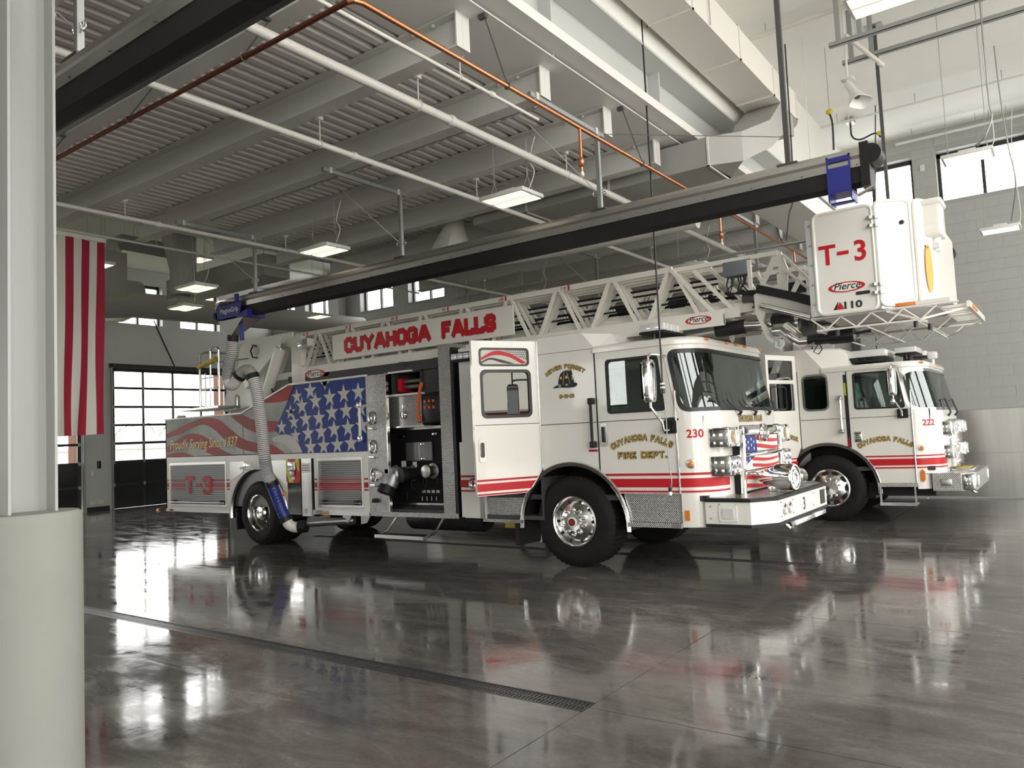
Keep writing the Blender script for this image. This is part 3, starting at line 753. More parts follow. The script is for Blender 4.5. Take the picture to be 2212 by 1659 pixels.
def cab_common(t, c, ax, roofz, raise_z, rx_top, rx_base, rx_in, door, win, ws_top=2.46, truck2=False):
    """roof, front skin with windscreen, front door, lamps, mirrors, interior; door=(x0,x1), win=rounded quad in (x,z)"""
    La, A, F, L = c.La, c.A, c.F, c.L; y0, y1, xf = c.y0, c.y1, c.xf; ym = (y0+y1)/2
    dz0 = .885 if not truck2 else .615
    d0, d1 = door
    ztop = roofz-.085
    # front skin from door hinge to door hinge with the windscreen opening
    sl0, sl1 = c.sx(d1), L-c.sx(d1)
    wsa, wsb = (La+.065, La+.05) if not truck2 else (La+.03, La-.01)
    wz0 = 1.79 if not truck2 else 1.71
    ws = rquad([(wsb, wz0), (L-wsb, wz0), (L-wsa, ws_top), (wsa, ws_top)], .12, 6)
    if truck2: ws = rquad([(wsb+.02, wz0), (L-wsb-.02, wz0), (L-wsa, ws_top), (wsa, ws_top)], .2, 8)
    zc = [c.zb]
    MB().skin([(sl0+.004, .52), (sl1-.004, .52), (sl1-.004, ztop+.02), (sl0+.004, ztop+.02)], [ws], c.mp, .03, c.cuts, zc).build('cab_front', 'white', t)
    g = MB().skin(ws, [], lambda u, z, d: c.mp(u, z, d-.006), .004, c.cuts, zc).build('windscreen', 'cabglass', t)
    ex = lambda r_, k: [(La*0+L/2+(p[0]-L/2)*(1-k/(L/2-wsb)), p[1]+(-k if p[1] > (wz0+ws_top)/2 else k)) for p in r_]
    MB().skin(ex(ws, -.012), [ex(ws, .032)], lambda u, z, d: c.mp(u, z, .004+d), .006, c.cuts, zc).build('windscreen_seal', 'black' if not truck2 else 'polished', t)
    # front door with window
    P = plane_near(y0)
    R_ = .74; axz = .52
    hit = lambda x: axz+math.sqrt(max(0, R_*R_-(x-ax)**2))
    xa = ax+math.sqrt(R_*R_-(dz0-axz)**2)
    ex_ = lambda z: c.mp(c.sx(d1), z, 0)[0]-.005
    out = [(ex_(dz0), dz0), (ex_(c.zb), c.zb), (ex_(ztop), ztop), (d0+.004, ztop), (d0+.004, hit(d0+.004))]
    k0 = math.degrees(math.atan2(hit(d0)-axz, d0-ax)); k1 = math.degrees(math.atan2(dz0-axz, xa-ax))
    out += arc(ax, axz, R_, k0, k1, 10)[1:]
    wn_ = rquad(win, .05, 5)
    dr = MB().skin(out, [wn_], P, .04).build('front_door', 'white', t)
    MB().skin(wn_, [], lambda s_, z, d: P(s_, z, d-.016), .005).build('window', 'cabglass', dr)
    wcx = sum(p[0] for p in win)/4; wcz = sum(p[1] for p in win)/4
    sc_ = lambda k: [(wcx+(p[0]-wcx)*k, wcz+(p[1]-wcz)*(1+(k-1)*1.25)) for p in wn_]
    MB().skin(sc_(1.03), [sc_(.955)], lambda s_, z, d: P(s_, z, .004+d), .02).build('window_seal', 'black', dr)
    zb_ = 1.765 if not truck2 else 1.68
    MB().box(d0+.01, d1-.01, y0-.004, y0+.002, zb_-.05, zb_-.042).build('belt_line', 'darksteel', dr)
    hg = MB().cyl((d1+.0, y0-.010, dz0), (d1, y0-.010, 2.02), .011, n=8); hg.build('hinge', 'polished', dr)
    # door handle
    hb = MB().skin(rrect(d0+.035, d0+.125, 1.435, 1.70, .03), [], lambda s_, z, d: P(s_, z, .014+d), .014)
    if not truck2:
        h = hb.build('handle_plate', 'polished', dr)
        MB().bbox(d0+.055, d0+.095, y0-.035, y0-.012, 1.48, 1.66, .008).build('handle_grip', 'black', dr)
    # side panel between rear door and front door (with wheel arch)
    sp0 = ax-.40 if not truck2 else ax-.39
    o2 = [(d0-.006, hit(d0-.006)), (d0-.006, roofz-.02), (sp0+.004, roofz-.02), (sp0+.004, hit(sp0))]
    k0 = math.degrees(math.atan2(hit(sp0)-axz, sp0-ax)); k1 = math.degrees(math.atan2(hit(d0)-axz, d0-ax))
    o2 += arc(ax, axz, R_, k0, k1, 12)[1:-1]
    hol = []
    if truck2: hol = [rrect(-3.53, -3.15, 1.79, 2.36, .08)]
    side = MB().skin(o2, hol, P, .04).build('side_panel', 'white', t)
    if truck2:
        MB().skin(hol[0], [], lambda s_, z, d: P(s_, z, d-.012), .004).build('window', 'tintglass', side)
        MB().skin(rrect(-3.545, -3.135, 1.775, 2.375, .09), [rrect(-3.515, -3.165, 1.805, 2.345, .07)], lambda s_, z, d: P(s_, z, .006+d), .012).build('window_seal', 'polished', side)
    MB().box(sp0+.01, d0-.01, y0-.004, y0+.002, zb_-.05, zb_-.042).build('belt_line', 'darksteel', side)
    MB().box(d0-.012, d0+.002, y0-.003, y0+.03, 1.16, ztop).build('door_gap', 'black', side)
    # far side of the cab
    far = [(c.xr, .52), (d1, .52), (d1, ztop), (c.xr, ztop)]
    PF = lambda s_, z, d: (s_, y1+d, z)
    fw = [rrect(d0+.12, d1-.14, 1.80, ztop-.08, .06), rrect(sp0-.75, sp0-.15, 1.8, ztop-.08, .06)]
    MB().skin(far[::-1], [q for q in fw], PF, .04).build('far_side', 'white', t)
    for q in fw: MB().skin(q, [], lambda s_, z, d: (s_, y1-.02+d, z), .004).build('far_window', 'cabglass', t)
    # roof cap, lofted with a rounded edge; visor over the windscreen
    rb = MB(); ss = [c.sx(rx_base)-.02, (c.sx(rx_base)+La-.2)/2, La-.18, La-.1]
    arcs = [La+A*i/10 for i in range(11)]; ss += arcs
    ss += [La+A+F*i/6 for i in range(1, 6)]+[La+A+F+A*i/10 for i in range(11)]+[L-q for q in ss[3::-1]]
    lay = [(ztop, .0), (ztop+.006, .026), (ztop+.05, .028), (ztop+.075, .012), (ztop+.092, -.03), (ztop+.10, -.12), (ztop+.105, -.4)]
    m_ = len(ss)
    for z, d in lay:
        for u in ss:
            p = c.mp(u, z if z < ztop+.08 else ztop+.08, d); rb.v.append((p[0], p[1], z))
    for i in range(len(lay)-1):
        for k in range(m_-1):
            rb.f.append((i*m_+k, i*m_+k+1, (i+1)*m_+k+1, (i+1)*m_+k)); rb.mi.append(0)
    b_ = (len(lay)-1)*m_; rb.f.append(tuple(b_+k for k in range(m_))); rb.mi.append(0)
    rb.f.append(tuple(range(m_))[::-1]); rb.mi.append(0)
    rf = rb.build('roof', 'white', t)
    # amber clearance lamps along the visor
    for q in (.10, .36, .5, .64, .90) if not truck2 else (.02, .5, .98):
        u = La+A*.55+(F+A*.9)*q; z = ztop+.055; pts = []
        a = Vector(c.mp(u-.045, z, .026)); b = Vector(c.mp(u+.045, z, .026)); m2 = Vector(c.mp(u, z, .045))
        mb = MB().tube([a, a*.6+m2*.4, m2, b*.6+m2*.4, b], [.006, .014, .017, .014, .006], 8); mb.build('clearance_lamp', 'amber', rf)
    # raised rear roof with sloping front
    rr = MB(); ins = .0
    y0, y1 = y0+.006, y1-.006
    base = roofz-.03
    A0 = [(c.xr, y0, base), (rx_base, y0, base), (rx_in, y0+.16, base+.02), (rx_in, y1-.16, base+.02), (rx_base, y1, base), (c.xr, y1, base)]
    A1 = [(c.xr, y0, raise_z-.03), (rx_top, y0, raise_z-.03), (rx_in-.12, y0+.22, raise_z-.05), (rx_in-.12, y1-.22, raise_z-.05), (rx_top, y1, raise_z-.03), (c.xr, y1, raise_z-.03)]
    A2 = [(c.xr, y0+.05, raise_z), (rx_top-.02, y0+.05, raise_z), (rx_in-.17, y0+.25, raise_z-.02), (rx_in-.17, y1-.25, raise_z-.02), (rx_top-.02, y1-.05, raise_z), (c.xr, y1-.05, raise_z)]
    rr.add(A0+A1+A2, [(i, (i+1) % 6, 6+(i+1) % 6, 6+i) for i in range(6)]+[(6+i, 6+(i+1) % 6, 12+(i+1) % 6, 12+i) for i in range(6)]+[tuple(range(12, 18)), tuple(range(5, -1, -1))])
    rr.build('raised_roof', 'white', t, smooth=False)
    y0, y1 = c.y0, c.y1
    # wheel arch trim and liner
    tr = MB(); a0, a1 = -3, 183
    ring = [(.74, -.025), (.765, -.03), (.775, -.012), (.765, .01), (.73, .012), (.72, -.012)]
    n_ = 28; base = 0
    for i in range(n_+1):
        a = R(a0+(a1-a0)*i/n_)
        for rr_, dy in ring: tr.v.append((ax+rr_*math.cos(a), y0+dy, axz-.03+rr_*math.sin(a)))
    for i in range(n_):
        for k in range(6): tr.f.append((i*6+k, i*6+(k+1) % 6, (i+1)*6+(k+1) % 6, (i+1)*6+k)); tr.mi.append(0)
    tr.build('wheel_arch_trim', 'polished', t)
    ln = MB()
    for i in range(n_+1):
        a = R(a0+(a1-a0)*i/n_)
        for dy in (.01, .62): ln.v.append((ax+.715*math.cos(a), y0+dy, axz-.03+.715*math.sin(a)))
    for i in range(n_): ln.f.append((i*2, i*2+1, i*2+3, i*2+2)); ln.mi.append(0)
    ln.box(ax-.72, ax+.72, y0+.60, y0+.63, .5, 1.27)
    ln.build('wheel_arch_liner', 'blackplastic', t)
    # interior
    inn = MB().box(c.xr+.05, xf-.12, y0+.05, y1-.05, .80, .86).box(c.xr+.03, c.xr+.06, y0+.04, y1-.04, .8, roofz-.1)
    inn.box(d0-.35, d1-.1, ym-.42, ym+.42, .86, 1.45)
    inn.prism([(xf-.50, y0+.1, 1.55), (xf-.14, y0+.1, 1.55), (xf-.13, y0+.1, 1.72), (xf-.2, y0+.1, 1.78), (xf-.40, y0+.1, 1.76), (xf-.52, y0+.1, 1.68)], (0, y1-y0-.2, 0))
    inn.build('dashboard', 'interior', t, smooth=False)
    for yy in (y0+.42, y1-.42):
        s = MB(); xs = d0+.12
        s.bbox(xs-.05, xs+.42, yy-.22, yy+.22, 1.22, 1.36, .05)
        s.bbox(xs-.14, xs-.02, yy-.23, yy-.09, 1.32, 2.08, .05).bbox(xs-.14, xs-.02, yy+.09, yy+.23, 1.32, 2.08, .05).bbox(xs-.16, xs-.08, yy-.13, yy+.13, 1.32, 1.98, .02)
        s.bbox(xs-.15, xs-.03, yy-.14, yy+.14, 2.06, 2.28, .05)
        s.build('seat', 'seat', t)
    ws_ = MB(); cc = Vector((xf-.60, y1-.50, 1.66)); tl = Vector((.42, 0, .9)).normalized(); u_ = Vector((0, 1, 0)); v_ = tl.cross(u_)
    yy = y0+.50 if False else y1-.5
    ws_.tube([cc+(u_*math.cos(2*PI*i/28)+v_*math.sin(2*PI*i/28))*.225 for i in range(29)], .016, 8, cap=False)
    for a in (90, 210, 330): ws_.cyl(cc, cc+(u_*math.cos(R(a))+v_*math.sin(R(a)))*.22, .014, n=6)
    ws_.cyl(cc, cc-tl*.3, .03, n=8); ws_.build('steering_wheel', 'blackplastic', t)
    return side, dr, rf

def mirror(t, x, y, ytip, z0, z1, w_, spot=False):
    """chrome mirror on a bent arm; (x, ytip) is its centre, y the cab side"""
    s = 1 if ytip < y else -1
    mb = MB(); n_ = 20; zc = (z0+z1)/2; h = (z1-z0)/2
    for i in range(13):
        ph = -PI/2+PI*i/12; sz = math.copysign(abs(math.sin(ph))**.45, math.sin(ph)); rr = max(.001, abs(math.cos(ph))**.32)
        for k in range(n_):
            a = 2*PI*k/n_; ca = math.copysign(abs(math.cos(a))**.7, math.cos(a)); sa = math.copysign(abs(math.sin(a))**.7, math.sin(a))
            mb.v.append((x+.06*rr*ca, ytip+w_/2*rr*sa, zc+h*sz))
    for i in range(12):
        for k in range(n_): mb.f.append((i*n_+k, i*n_+(k+1) % n_, (i+1)*n_+(k+1) % n_, (i+1)*n_+k)); mb.mi.append(0)
    m = mb.build('mirror', 'chrome', t)
    gl = MB().skin(rrect(ytip-w_*.40, ytip+w_*.40, z0+.03, z1-.03, .03), [], lambda a, z, d: (x-.062+d*0, a, z)); gl.build('mirror_glass', 'chrome', m)
    ar = MB()
    ar.tube([(x, ytip, z1-.01), (x, ytip, z1+.03), (x+.01, ytip+s*.03, z1+.055), (x+.03, ytip+s*.08, z1+.06), (x+.05, y, z1+.055)], .014, 8)
    ar.tube([(x, ytip, z0+.01), (x, ytip, z0-.05), (x+.05, ytip+s*.06, z0-.16), (x+.08, ytip+s*.09, z0-.22), (x+.085, ytip+s*.10, z0-.30), (x+.085, y, z0-.30)], .014, 8)
    ar.build('mirror_arm', 'polished', m)
    mb2 = MB()
    for q in range(3): mb2.box(x+.01+q*.045, x+.045+q*.045, y-s*.05 if s > 0 else y, y if s > 0 else y+.05, z0-.33, z0-.2)
    mb2.box(x+.0, x+.145, min(y, y-s*.03), max(y, y-s*.03), z0-.34, z0-.2)
    mb2.build('mirror_bracket', 'blackplastic', m)
    if spot: MB().sphere((x-.01, ytip, z0-.08), .05, 14, (.7, 1, 1)).build('convex_mirror', 'chrome', m)

def light_bar(t, x0, x1, y0, y1, z, name='light_bar'):
    l = MB().bbox(x0, x1, y0, y1, z, z+.025, .008).build(name, 'blackplastic', t)
    n_ = 6
    for k in range(n_):
        a = y0+(y1-y0)*k/n_; b = y0+(y1-y0)*(k+1)/n_
        MB().bbox(x0+.005, x1-.005, a+.004, b-.004, z+.028, z+.115, .012).build('light_module', 'lens', l)
    MB().box(x0+.03, x1-.03, y0+.02, y1-.02, z+.05, z+.085).build('reflector_strip', 'chrome', l)
    f = MB()
    for q in (y0+.08, y1-.08): f.cyl(((x0+x1)/2, q, z-.07), ((x0+x1)/2, q, z), .012, n=8)
    f.build('foot', 'darksteel', l)

# ------------------------------------------------------------------ truck 1 : ladder truck
Y0, Y1 = 7.93, 10.43; YM = 9.18; AX1, AXR = -4.92, -11.06
T = thing('ladder_truck', (AX1, YM, 0), 'white fire truck carrying a long ladder and bucket, flag painted on its flank', 'fire truck')
C1 = Cab(-6.60, -3.12, Y0, Y1, .40)
side1, door1, roof1 = cab_common(T, C1, AX1, 2.615, 2.82, -4.68, -4.50, -4.26, (-4.51, -3.52), [(-4.365, 1.815), (-3.65, 1.815), (-3.715, 2.43), (-4.365, 2.43)], 2.47)
P1 = plane_near(Y0)
# extend side panel up to the raised roof
MB().skin([(-5.32, 2.59), (-4.50, 2.59), (-4.68, 2.80), (-5.32, 2.80)], [], P1, .03).build('upper_panel', 'white', T, smooth=False)
wheel(T, AX1, Y0+.03, .545, .40, .30, True)
wheel(T, AX1, Y1-.03, .545, .40, .30, True, side=1)
wheel(T, AXR, Y0+.02, .525, .27, .30, False, dual=True, hubred=False, holes=8)
wheel(T, AXR, Y1-.02, .525, .27, .30, False, side=1, dual=True, hubred=False, holes=8)
# rear crew door standing open
hx, hy_ = -5.33, Y0; fx, fy = -5.74, 7.14
dd = Vector((hx-fx, hy_-fy, 0)); DW = dd.length; dd.normalize(); nn_ = Vector((dd.y, -dd.x, 0))
def PD(s_, z, d): p = Vector((fx, fy, 0))+dd*s_+nn_*d; return (p.x, p.y, z)
w1 = rrect(.115, .775, 1.84, 2.40, .06); w2 = rrect(.105, .765, 2.465, 2.67, .045)
crew = MB().skin([(0, .905), (.66, .905), (.76, .98), (DW, 1.17), (DW, 2.765), (0, 2.765)], [w1, w2], PD, .05).build('crew_door', 'white', T, smooth=False)
MB().skin(w1, [], lambda s_, z, d: PD(s_, z, d-.015), .005).build('window', 'tintglass', crew)
MB().skin(rrect(.10, .79, 1.825, 2.415, .07), [rrect(.135, .755, 1.86, 2.38, .05)], lambda s_, z, d: PD(s_, z, .006+d), .014).build('window_seal', 'black', crew)
MB().skin(rrect(.095, .775, 2.455, 2.68, .05), [rrect(.12, .75, 2.478, 2.657, .04)], lambda s_, z, d: PD(s_, z, .006+d), .014).build('window_seal', 'black', crew)
# flag print on the upper pane
pane = MB().skin(w2, [], lambda s_, z, d: PD(s_, z, d-.008), .004).build('flag_pane', 'star', crew, smooth=False)
def ribbon(mb, up_, lo, mp, d=.003, n=24):
    def samp(pts, t):
        x0, x1 = pts[0][0], pts[-1][0]; x = x0+(x1-x0)*t
        for a, b in zip(pts, pts[1:]):
            if a[0] <= x <= b[0]+1e-9:
                k = (x-a[0])/(b[0]-a[0]+1e-9); k = k*k*(3-2*k) if False else k; return (x, a[1]+(b[1]-a[1])*k)
        return pts[-1]
    def smooth(pts):
        out = [pts[0]]
        q = [pts[0]]+pts+[pts[-1]]
        for i in range(1, len(q)-2):
            p0, p1, p2, p3 = q[i-1], q[i], q[i+1], q[i+2]
            for k in range(1, 9):
                t = k/8
                out.append(tuple(.5*((2*p1[j])+(-p0[j]+p2[j])*t+(2*p0[j]-5*p1[j]+4*p2[j]-p3[j])*t*t+(-p0[j]+3*p1[j]-3*p2[j]+p3[j])*t**3) for j in (0, 1)))
        return out
    A_ = smooth(up_); B_ = smooth(lo); N_ = n
    def at(L_, t):
        i = t*(len(L_)-1); k = int(min(i, len(L_)-2)); f = i-k; return (L_[k][0]*(1-f)+L_[k+1][0]*f, L_[k][1]*(1-f)+L_[k+1][1]*f)
    vs = []
    for i in range(N_+1):
        a = at(A_, i/N_); b = at(B_, i/N_); vs += [mp(a[0], a[1], d), mp(b[0], b[1], d)]
    mb.add(vs, [(2*i, 2*i+1, 2*i+3, 2*i+2) for i in range(N_)]); return mb
pm = lambda s_, z, d: PD(s_, z, -.008+d)
ribbon(MB(), [(.13, 2.56), (.3, 2.64), (.5, 2.62), (.74, 2.50)], [(.13, 2.53), (.3, 2.59), (.5, 2.57), (.68, 2.485)], pm).build('pane_stripe', 'red', crew, smooth=False)
ribbon(MB(), [(.13, 2.51), (.25, 2.56), (.42, 2.53), (.58, 2.485)], [(.13, 2.49), (.25, 2.535), (.4, 2.50), (.5, 2.485)], pm).build('pane_stripe', 'interior', crew, smooth=False)
us = MB().add([pm(a, b, .002) for a, b in [(.44, 2.655), (.755, 2.655), (.755, 2.53), (.60, 2.58)]], [(3, 2, 1, 0)]).build('pane_canton', 'panelgrey', crew, smooth=False)
st = MB()
for i in range(8):
    for j in range(4):
        x, z = .52+.031*i+(j % 2)*.015, 2.64-.027*j
        if z > 2.585-(x-.58)*.3 and x < .745: star(st, x, z, .010, pm, .004)
st.build('pane_stars', 'white', crew, smooth=False)
# door trim: inner mirror-like strip, handle, seam, stripes
MB().box(0, 0, 0, 0, 0, 0)
q = MB().skin([(.01, 1.742), (DW-.01, 1.742), (DW-.01, 1.750), (.01, 1.750)], [], lambda s_, z, d: PD(s_, z, .003)); q.build('belt_line', 'darksteel', crew, smooth=False)
MB().skin(rrect(.045, .125, 1.31, 1.575, .03), [], lambda s_, z, d: PD(s_, z, .014+d), .014).build('handle_plate', 'polished', crew)
MB().skin(rrect(.065, .105, 1.36, 1.54, .02), [], lambda s_, z, d: PD(s_, z, .034+d), .02).build('handle_grip', 'black', crew)
hz = MB(); p = Vector(PD(DW, 0, .005)); hz.cyl((p.x, p.y, 1.17), (p.x, p.y, 2.76), .010, n=8); hz.build('hinge', 'polished', crew)
for a, b in ((1.075, 1.10), (.958, 1.05), (.912, .932)):
    xr = lambda z: .66 if z < .91 else (.66+(z-.905)/.075*.10 if z < .98 else .76+(z-.98)/.19*(DW-.76))
    MB().add([PD(0.003, a, .004), PD(min(DW, xr(a))-.012, a, .004), PD(min(DW, xr(b))-.012, b, .004), PD(0.003, b, .004)], [(0, 1, 2, 3)]).build('stripe', 'red', crew, smooth=False)
# dark mirror inside the window (driver's side far mirror seen through): seat belt guide
MB().bbox(-5.60, -5.50, 7.42, 7.47, 1.95, 2.30, .03)
# open doorway: dark inside
MB().box(-6.22, -5.36, Y0+.55, Y0+.58, .55, 2.75).box(-6.22, -5.36, Y0, Y0+.55, .55, .60).box(-5.36, -5.33, Y0, Y0+.55, .55, 2.75).build('doorway', 'interior', T, smooth=False)
MB().box(-6.60, -6.24, Y0, Y0+.04, .55, 2.64).box(-6.60, -5.33, Y0, Y0+.04, 2.74, 2.80).build('rear_cab_panel', 'white', T, smooth=False)
cp = MB().skin([(-6.64, .56), (-6.33, .56), (-6.33, 1.55), (-6.64, 1.55)], [], lambda s_, z, d: (s_, Y0-.008-d, z), .012).build('locker_panel', 'white', T, smooth=False)
MB().lathe([(.02, 0), (.05, .006), (.07, .012), (.075, 0)], (-6.42, Y0-.02, 1.005), (0, -1, 0), 20).build('fuel_cap', 'polished', T)
for a, b in ((1.085, 1.112), (.955, 1.052), (.897, .918)):
    MB().add([(-6.64, Y0-.022, a), (-6.33, Y0-.022, a), (-6.33, Y0-.022, b), (-6.64, Y0-.022, b)], [(0, 1, 2, 3)]).build('stripe', 'darkred', T, smooth=False)
fl = MB().bbox(-6.69, -6.26, Y0-.06, Y0-.005, 2.62, 2.75, .012).build('flood_lamp', 'blackplastic', T)
for k in range(4): MB().bbox(-6.675+k*.104, -6.582+k*.104, Y0-.072, Y0-.055, 2.655, 2.735, .008).build('lamp_cell', 'lens', fl)
# steps beside and in front of the wheel
s1 = MB().skin([(-4.165, .565), (-3.515, .565), (-3.515, .885), (-4.23, .885)], [], lambda s_, z, d: P1(s_, z, d-.02), .02).build('step_riser', 'tread', T, smooth=False)
MB().box(-4.165, -3.515, Y0-.06, Y0+.2, .515, .565).build('step', 'tread', T, smooth=False)
MB().box(-3.62, -3.505, Y0-.066, Y0-.055, .515, .562).build('step_edge', 'polished', T, smooth=False)
MB().skin([(-6.24, .555), (-5.66, .555), (-5.62, .82), (-6.24, .82)], [], lambda s_, z, d: P1(s_, z, d-.02), .02).build('step_riser', 'tread', T, smooth=False)
MB().box(-6.25, -5.64, Y0-.06, Y0+.2, .515, .555).build('step', 'tread', T, smooth=False)
MB().box(-5.80, -5.63, Y0-.066, Y0-.055, .512, .553).build('step_edge', 'polished', T, smooth=False)
gbr = MB().box(-6.33, -6.25, Y0-.01, Y0+.03, .55, .9); gbr.build('step_post', 'polished', T, smooth=False)
mf = MB().box(-5.80, -5.74, Y0+.02, Y0+.5, .22, .56)
MB().box(-11.74, -11.70, Y0+.03, Y0+.62, .22, .58).build('mud_flap', 'blackplastic', T, smooth=False)
mf.build('mud_flap', 'blackplastic', T, smooth=False)
# stripes along cab and round the front corner
hitx = lambda z: C1.sx(AX1+math.sqrt(.775**2-(z-.49)**2))
stripes(T, C1.mp, 0, C1.La+C1.A+.02, C1.cuts, s0f=hitx)
# grab handle beside the front door
gh = MB().cyl((-4.565, Y0-.06, 1.44), (-4.565, Y0-.06, 1.97), .018, n=10); ghp = gh.build('grab_handle', 'blackplastic', T)
for z in (1.42, 1.93): MB().bbox(-4.60, -4.53, Y0-.075, Y0, z, z+.075, .01).build('handle_bracket', 'black', ghp)
MB().add([(-4.65, Y0-.003, 1.372), (-4.53, Y0-.003, 1.372), (-4.53, Y0-.003, 1.398), (-4.65, Y0-.003, 1.398)], [(0, 1, 2, 3)]).build('warning_strip', 'darkred', T, smooth=False)
# lettering on the cab
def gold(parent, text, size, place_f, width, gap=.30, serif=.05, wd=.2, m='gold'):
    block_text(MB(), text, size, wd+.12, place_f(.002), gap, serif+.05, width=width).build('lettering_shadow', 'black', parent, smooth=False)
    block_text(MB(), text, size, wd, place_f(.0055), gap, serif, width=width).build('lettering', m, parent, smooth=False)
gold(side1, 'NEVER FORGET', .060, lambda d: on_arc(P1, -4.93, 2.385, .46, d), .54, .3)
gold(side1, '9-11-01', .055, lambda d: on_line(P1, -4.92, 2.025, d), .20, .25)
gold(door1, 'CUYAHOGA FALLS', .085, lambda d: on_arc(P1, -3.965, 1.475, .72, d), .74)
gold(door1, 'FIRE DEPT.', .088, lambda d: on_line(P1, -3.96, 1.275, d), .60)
# helmet emblem
hm = MB(); HX, HZ = -5.11, 2.165
def hp(pts, sc_=1.0): return [(HX+a*sc_, HZ+b*sc_) for a, b in pts]
def flat(mb, pts, d, mp=P1): mb.add([mp(a, b, d) for a, b in pts], [tuple(range(len(pts)))]); return mb
helm = hp([(0, .0), (.03, .018), (.075, .035), (.085, .10), (.11, .16), (.155, .195), (.20, .20), (.25, .21), (.275, .205), (.285, .15), (.30, .08), (.305, .045), (.335, .04), (.35, .022), (.335, .0), (.29, -.012), (.20, -.012), (.1, -.002), (.01, -.006)])
flat(hm, helm, .0035).build('helmet_emblem', 'black', side1, smooth=False)
yl = MB(); flat(yl, hp([(.104, .098), (.136, .098), (.130, .13), (.110, .13)]), .005); flat(yl, hp([(.178, .102), (.218, .102), (.21, .136), (.186, .136)]), .005)
yl.build('emblem_window', 'yellow', side1, smooth=False)
rb_ = MB(); flat(rb_, hp([(.142, .03), (.150, .03), (.172, .19), (.164, .19)]), .005); flat(rb_, hp([(.252, .03), (.244, .03), (.205, .17), (.212, .18)]), .005); flat(rb_, hp([(.06, .03), (.085, .005), (.09, .009), (.066, .035)]), .005)
rb_.build('emblem_band', 'steel', side1, smooth=False)
flat(MB(), hp([(.205, .198), (.262, .222), (.278, .21), (.255, .185), (.24, .19)]), .005).build('emblem_crest', 'gold', side1, smooth=False)
font_text(MB(), '3', .075, lambda u, v: P1(HX+.283+u*.6, HZ+.085+v, .006), .02).build('emblem_numeral', 'white', side1, smooth=False)
font_text(MB(), '343', .030, lambda u, v: P1(HX+.197+u, HZ+.015+v, .006), .015).build('emblem_numeral', 'white', side1, smooth=False)
font_text(MB(), 'D', .045, lambda u, v: P1(HX+.105+u, HZ+.005+v, .006), .01, -.2).build('emblem_letter', 'white', side1, smooth=False)
# number and marker lamp on the front corner
S1 = C1.sx
font_text(MB(), '230', .125, lambda u, v: C1.mp(S1(-3.325)+u, 1.495+v, .004), .022).build('fleet_number', 'red', T, smooth=False)
lamp = MB(); p = Vector(C1.mp(S1(-3.385), 1.21, 0)); q = Vector(C1.mp(S1(-3.385), 1.21, 1))-p
MB().lathe([(.052, 0), (.05, .012), (.036, .016), (0, .016)], p, q, 20).build('marker_bezel', 'polished', T)
MB().lathe([(.034, .014), (.028, .03), (0, .038)], p, q, 18).build('marker_lamp', 'amber', T)
MB().box(-3.485, -3.43, Y0-.008, Y0, .595, .705).build('side_reflector', 'amber', T)
badge = MB(); bo = [P1(-3.575+.085*math.cos(2*PI*i/24), 1.70+.026*math.sin(2*PI*i/24), .006) for i in range(24)]
badge.add(bo, [tuple(range(24))]).build('badge', 'black', door1, smooth=False)
mirror(T, -3.66, Y0, 7.60, 1.89, 2.36, .19)
mirror(T, -3.50, Y1, 10.66, 1.89, 2.36, .19)
light_bar(T, -3.98, -3.66, 8.06, 8.62, 2.70)
light_bar(T, -3.98, -3.66, 9.70, 10.26, 2.70)
# wipers
for u in (.24, .55, .86):
    uu = C1.La+C1.A+C1.F*u; a = Vector(C1.mp(uu, 1.72, .02)); b = Vector(C1.mp(uu, 1.76, .05)); e = Vector(C1.mp(uu-.30, 1.90, .018)); f = Vector(C1.mp(uu-.10, 1.79, .03))
    w_ = MB().tube([a, b, f], [.02, .016, .010], 8); w_.tube([f, e], .006, 6); e2 = Vector(C1.mp(uu-.14, 2.0, .014)); w_.tube([f, e2], .003, 5); w_.build('wiper', 'black', T)
# grille
gy0, gy1 = 8.50, 9.84; GX = -3.12
cuw = C1.La+C1.A+C1.F/2
gold(T, 'CUYAHOGA FALLS', .085, lambda d: on_line(C1.mp, cuw, 1.64, d), .80)
gb = MB().bbox(GX-.02, GX+.10, gy0, gy1, .82, 1.56, .02).build('grille', 'blackplastic', T)
gx = GX+.12
fr = MB(); 
for yy in (gy0, gy1): fr.tube([(gx-.02, yy, .84), (gx, yy, 1.45), (gx-.02, yy+(.05 if yy == gy0 else -.05), 1.56)], .035, 10)
fr.bbox(gx-.07, gx+.03, gy0-.02, gy1+.02, 1.48, 1.60, .03)
for z in (1.265, 1.06): fr.bbox(gx-.03, gx+.03, gy0, gy1, z-.022, z+.022, .012)
fr.build('grille_surround', 'chrome', gb)
bdg = MB()
def oval_ring(ry, rz, x): return [(x, YM+ry*math.cos(2*PI*i/32), 1.505+rz*math.sin(2*PI*i/32)) for i in range(32)]
rg_ = [oval_ring(.15, .105, gx+.0), oval_ring(.15, .105, gx+.035), oval_ring(.125, .082, gx+.05), oval_ring(.115, .074, gx+.04)]
for q in rg_: bdg.v += q
for i in range(3):
    for k in range(32): bdg.f.append((i*32+k, i*32+(k+1) % 32, (i+1)*32+(k+1) % 32, (i+1)*32+k)); bdg.mi.append(0)
bdg.build('grille_badge', 'chrome', gb)
MB().add(oval_ring(.117, .076, gx+.041), [tuple(range(32))]).build('badge_field', 'panelgrey', gb, smooth=False)
font_text(MB(), 'Pierce', .085, lambda u, v: (gx+.044, YM+u, 1.485+v), .01, .3).build('badge_lettering', 'chrome', gb, smooth=False)
GP = plane_front(gx-.004)
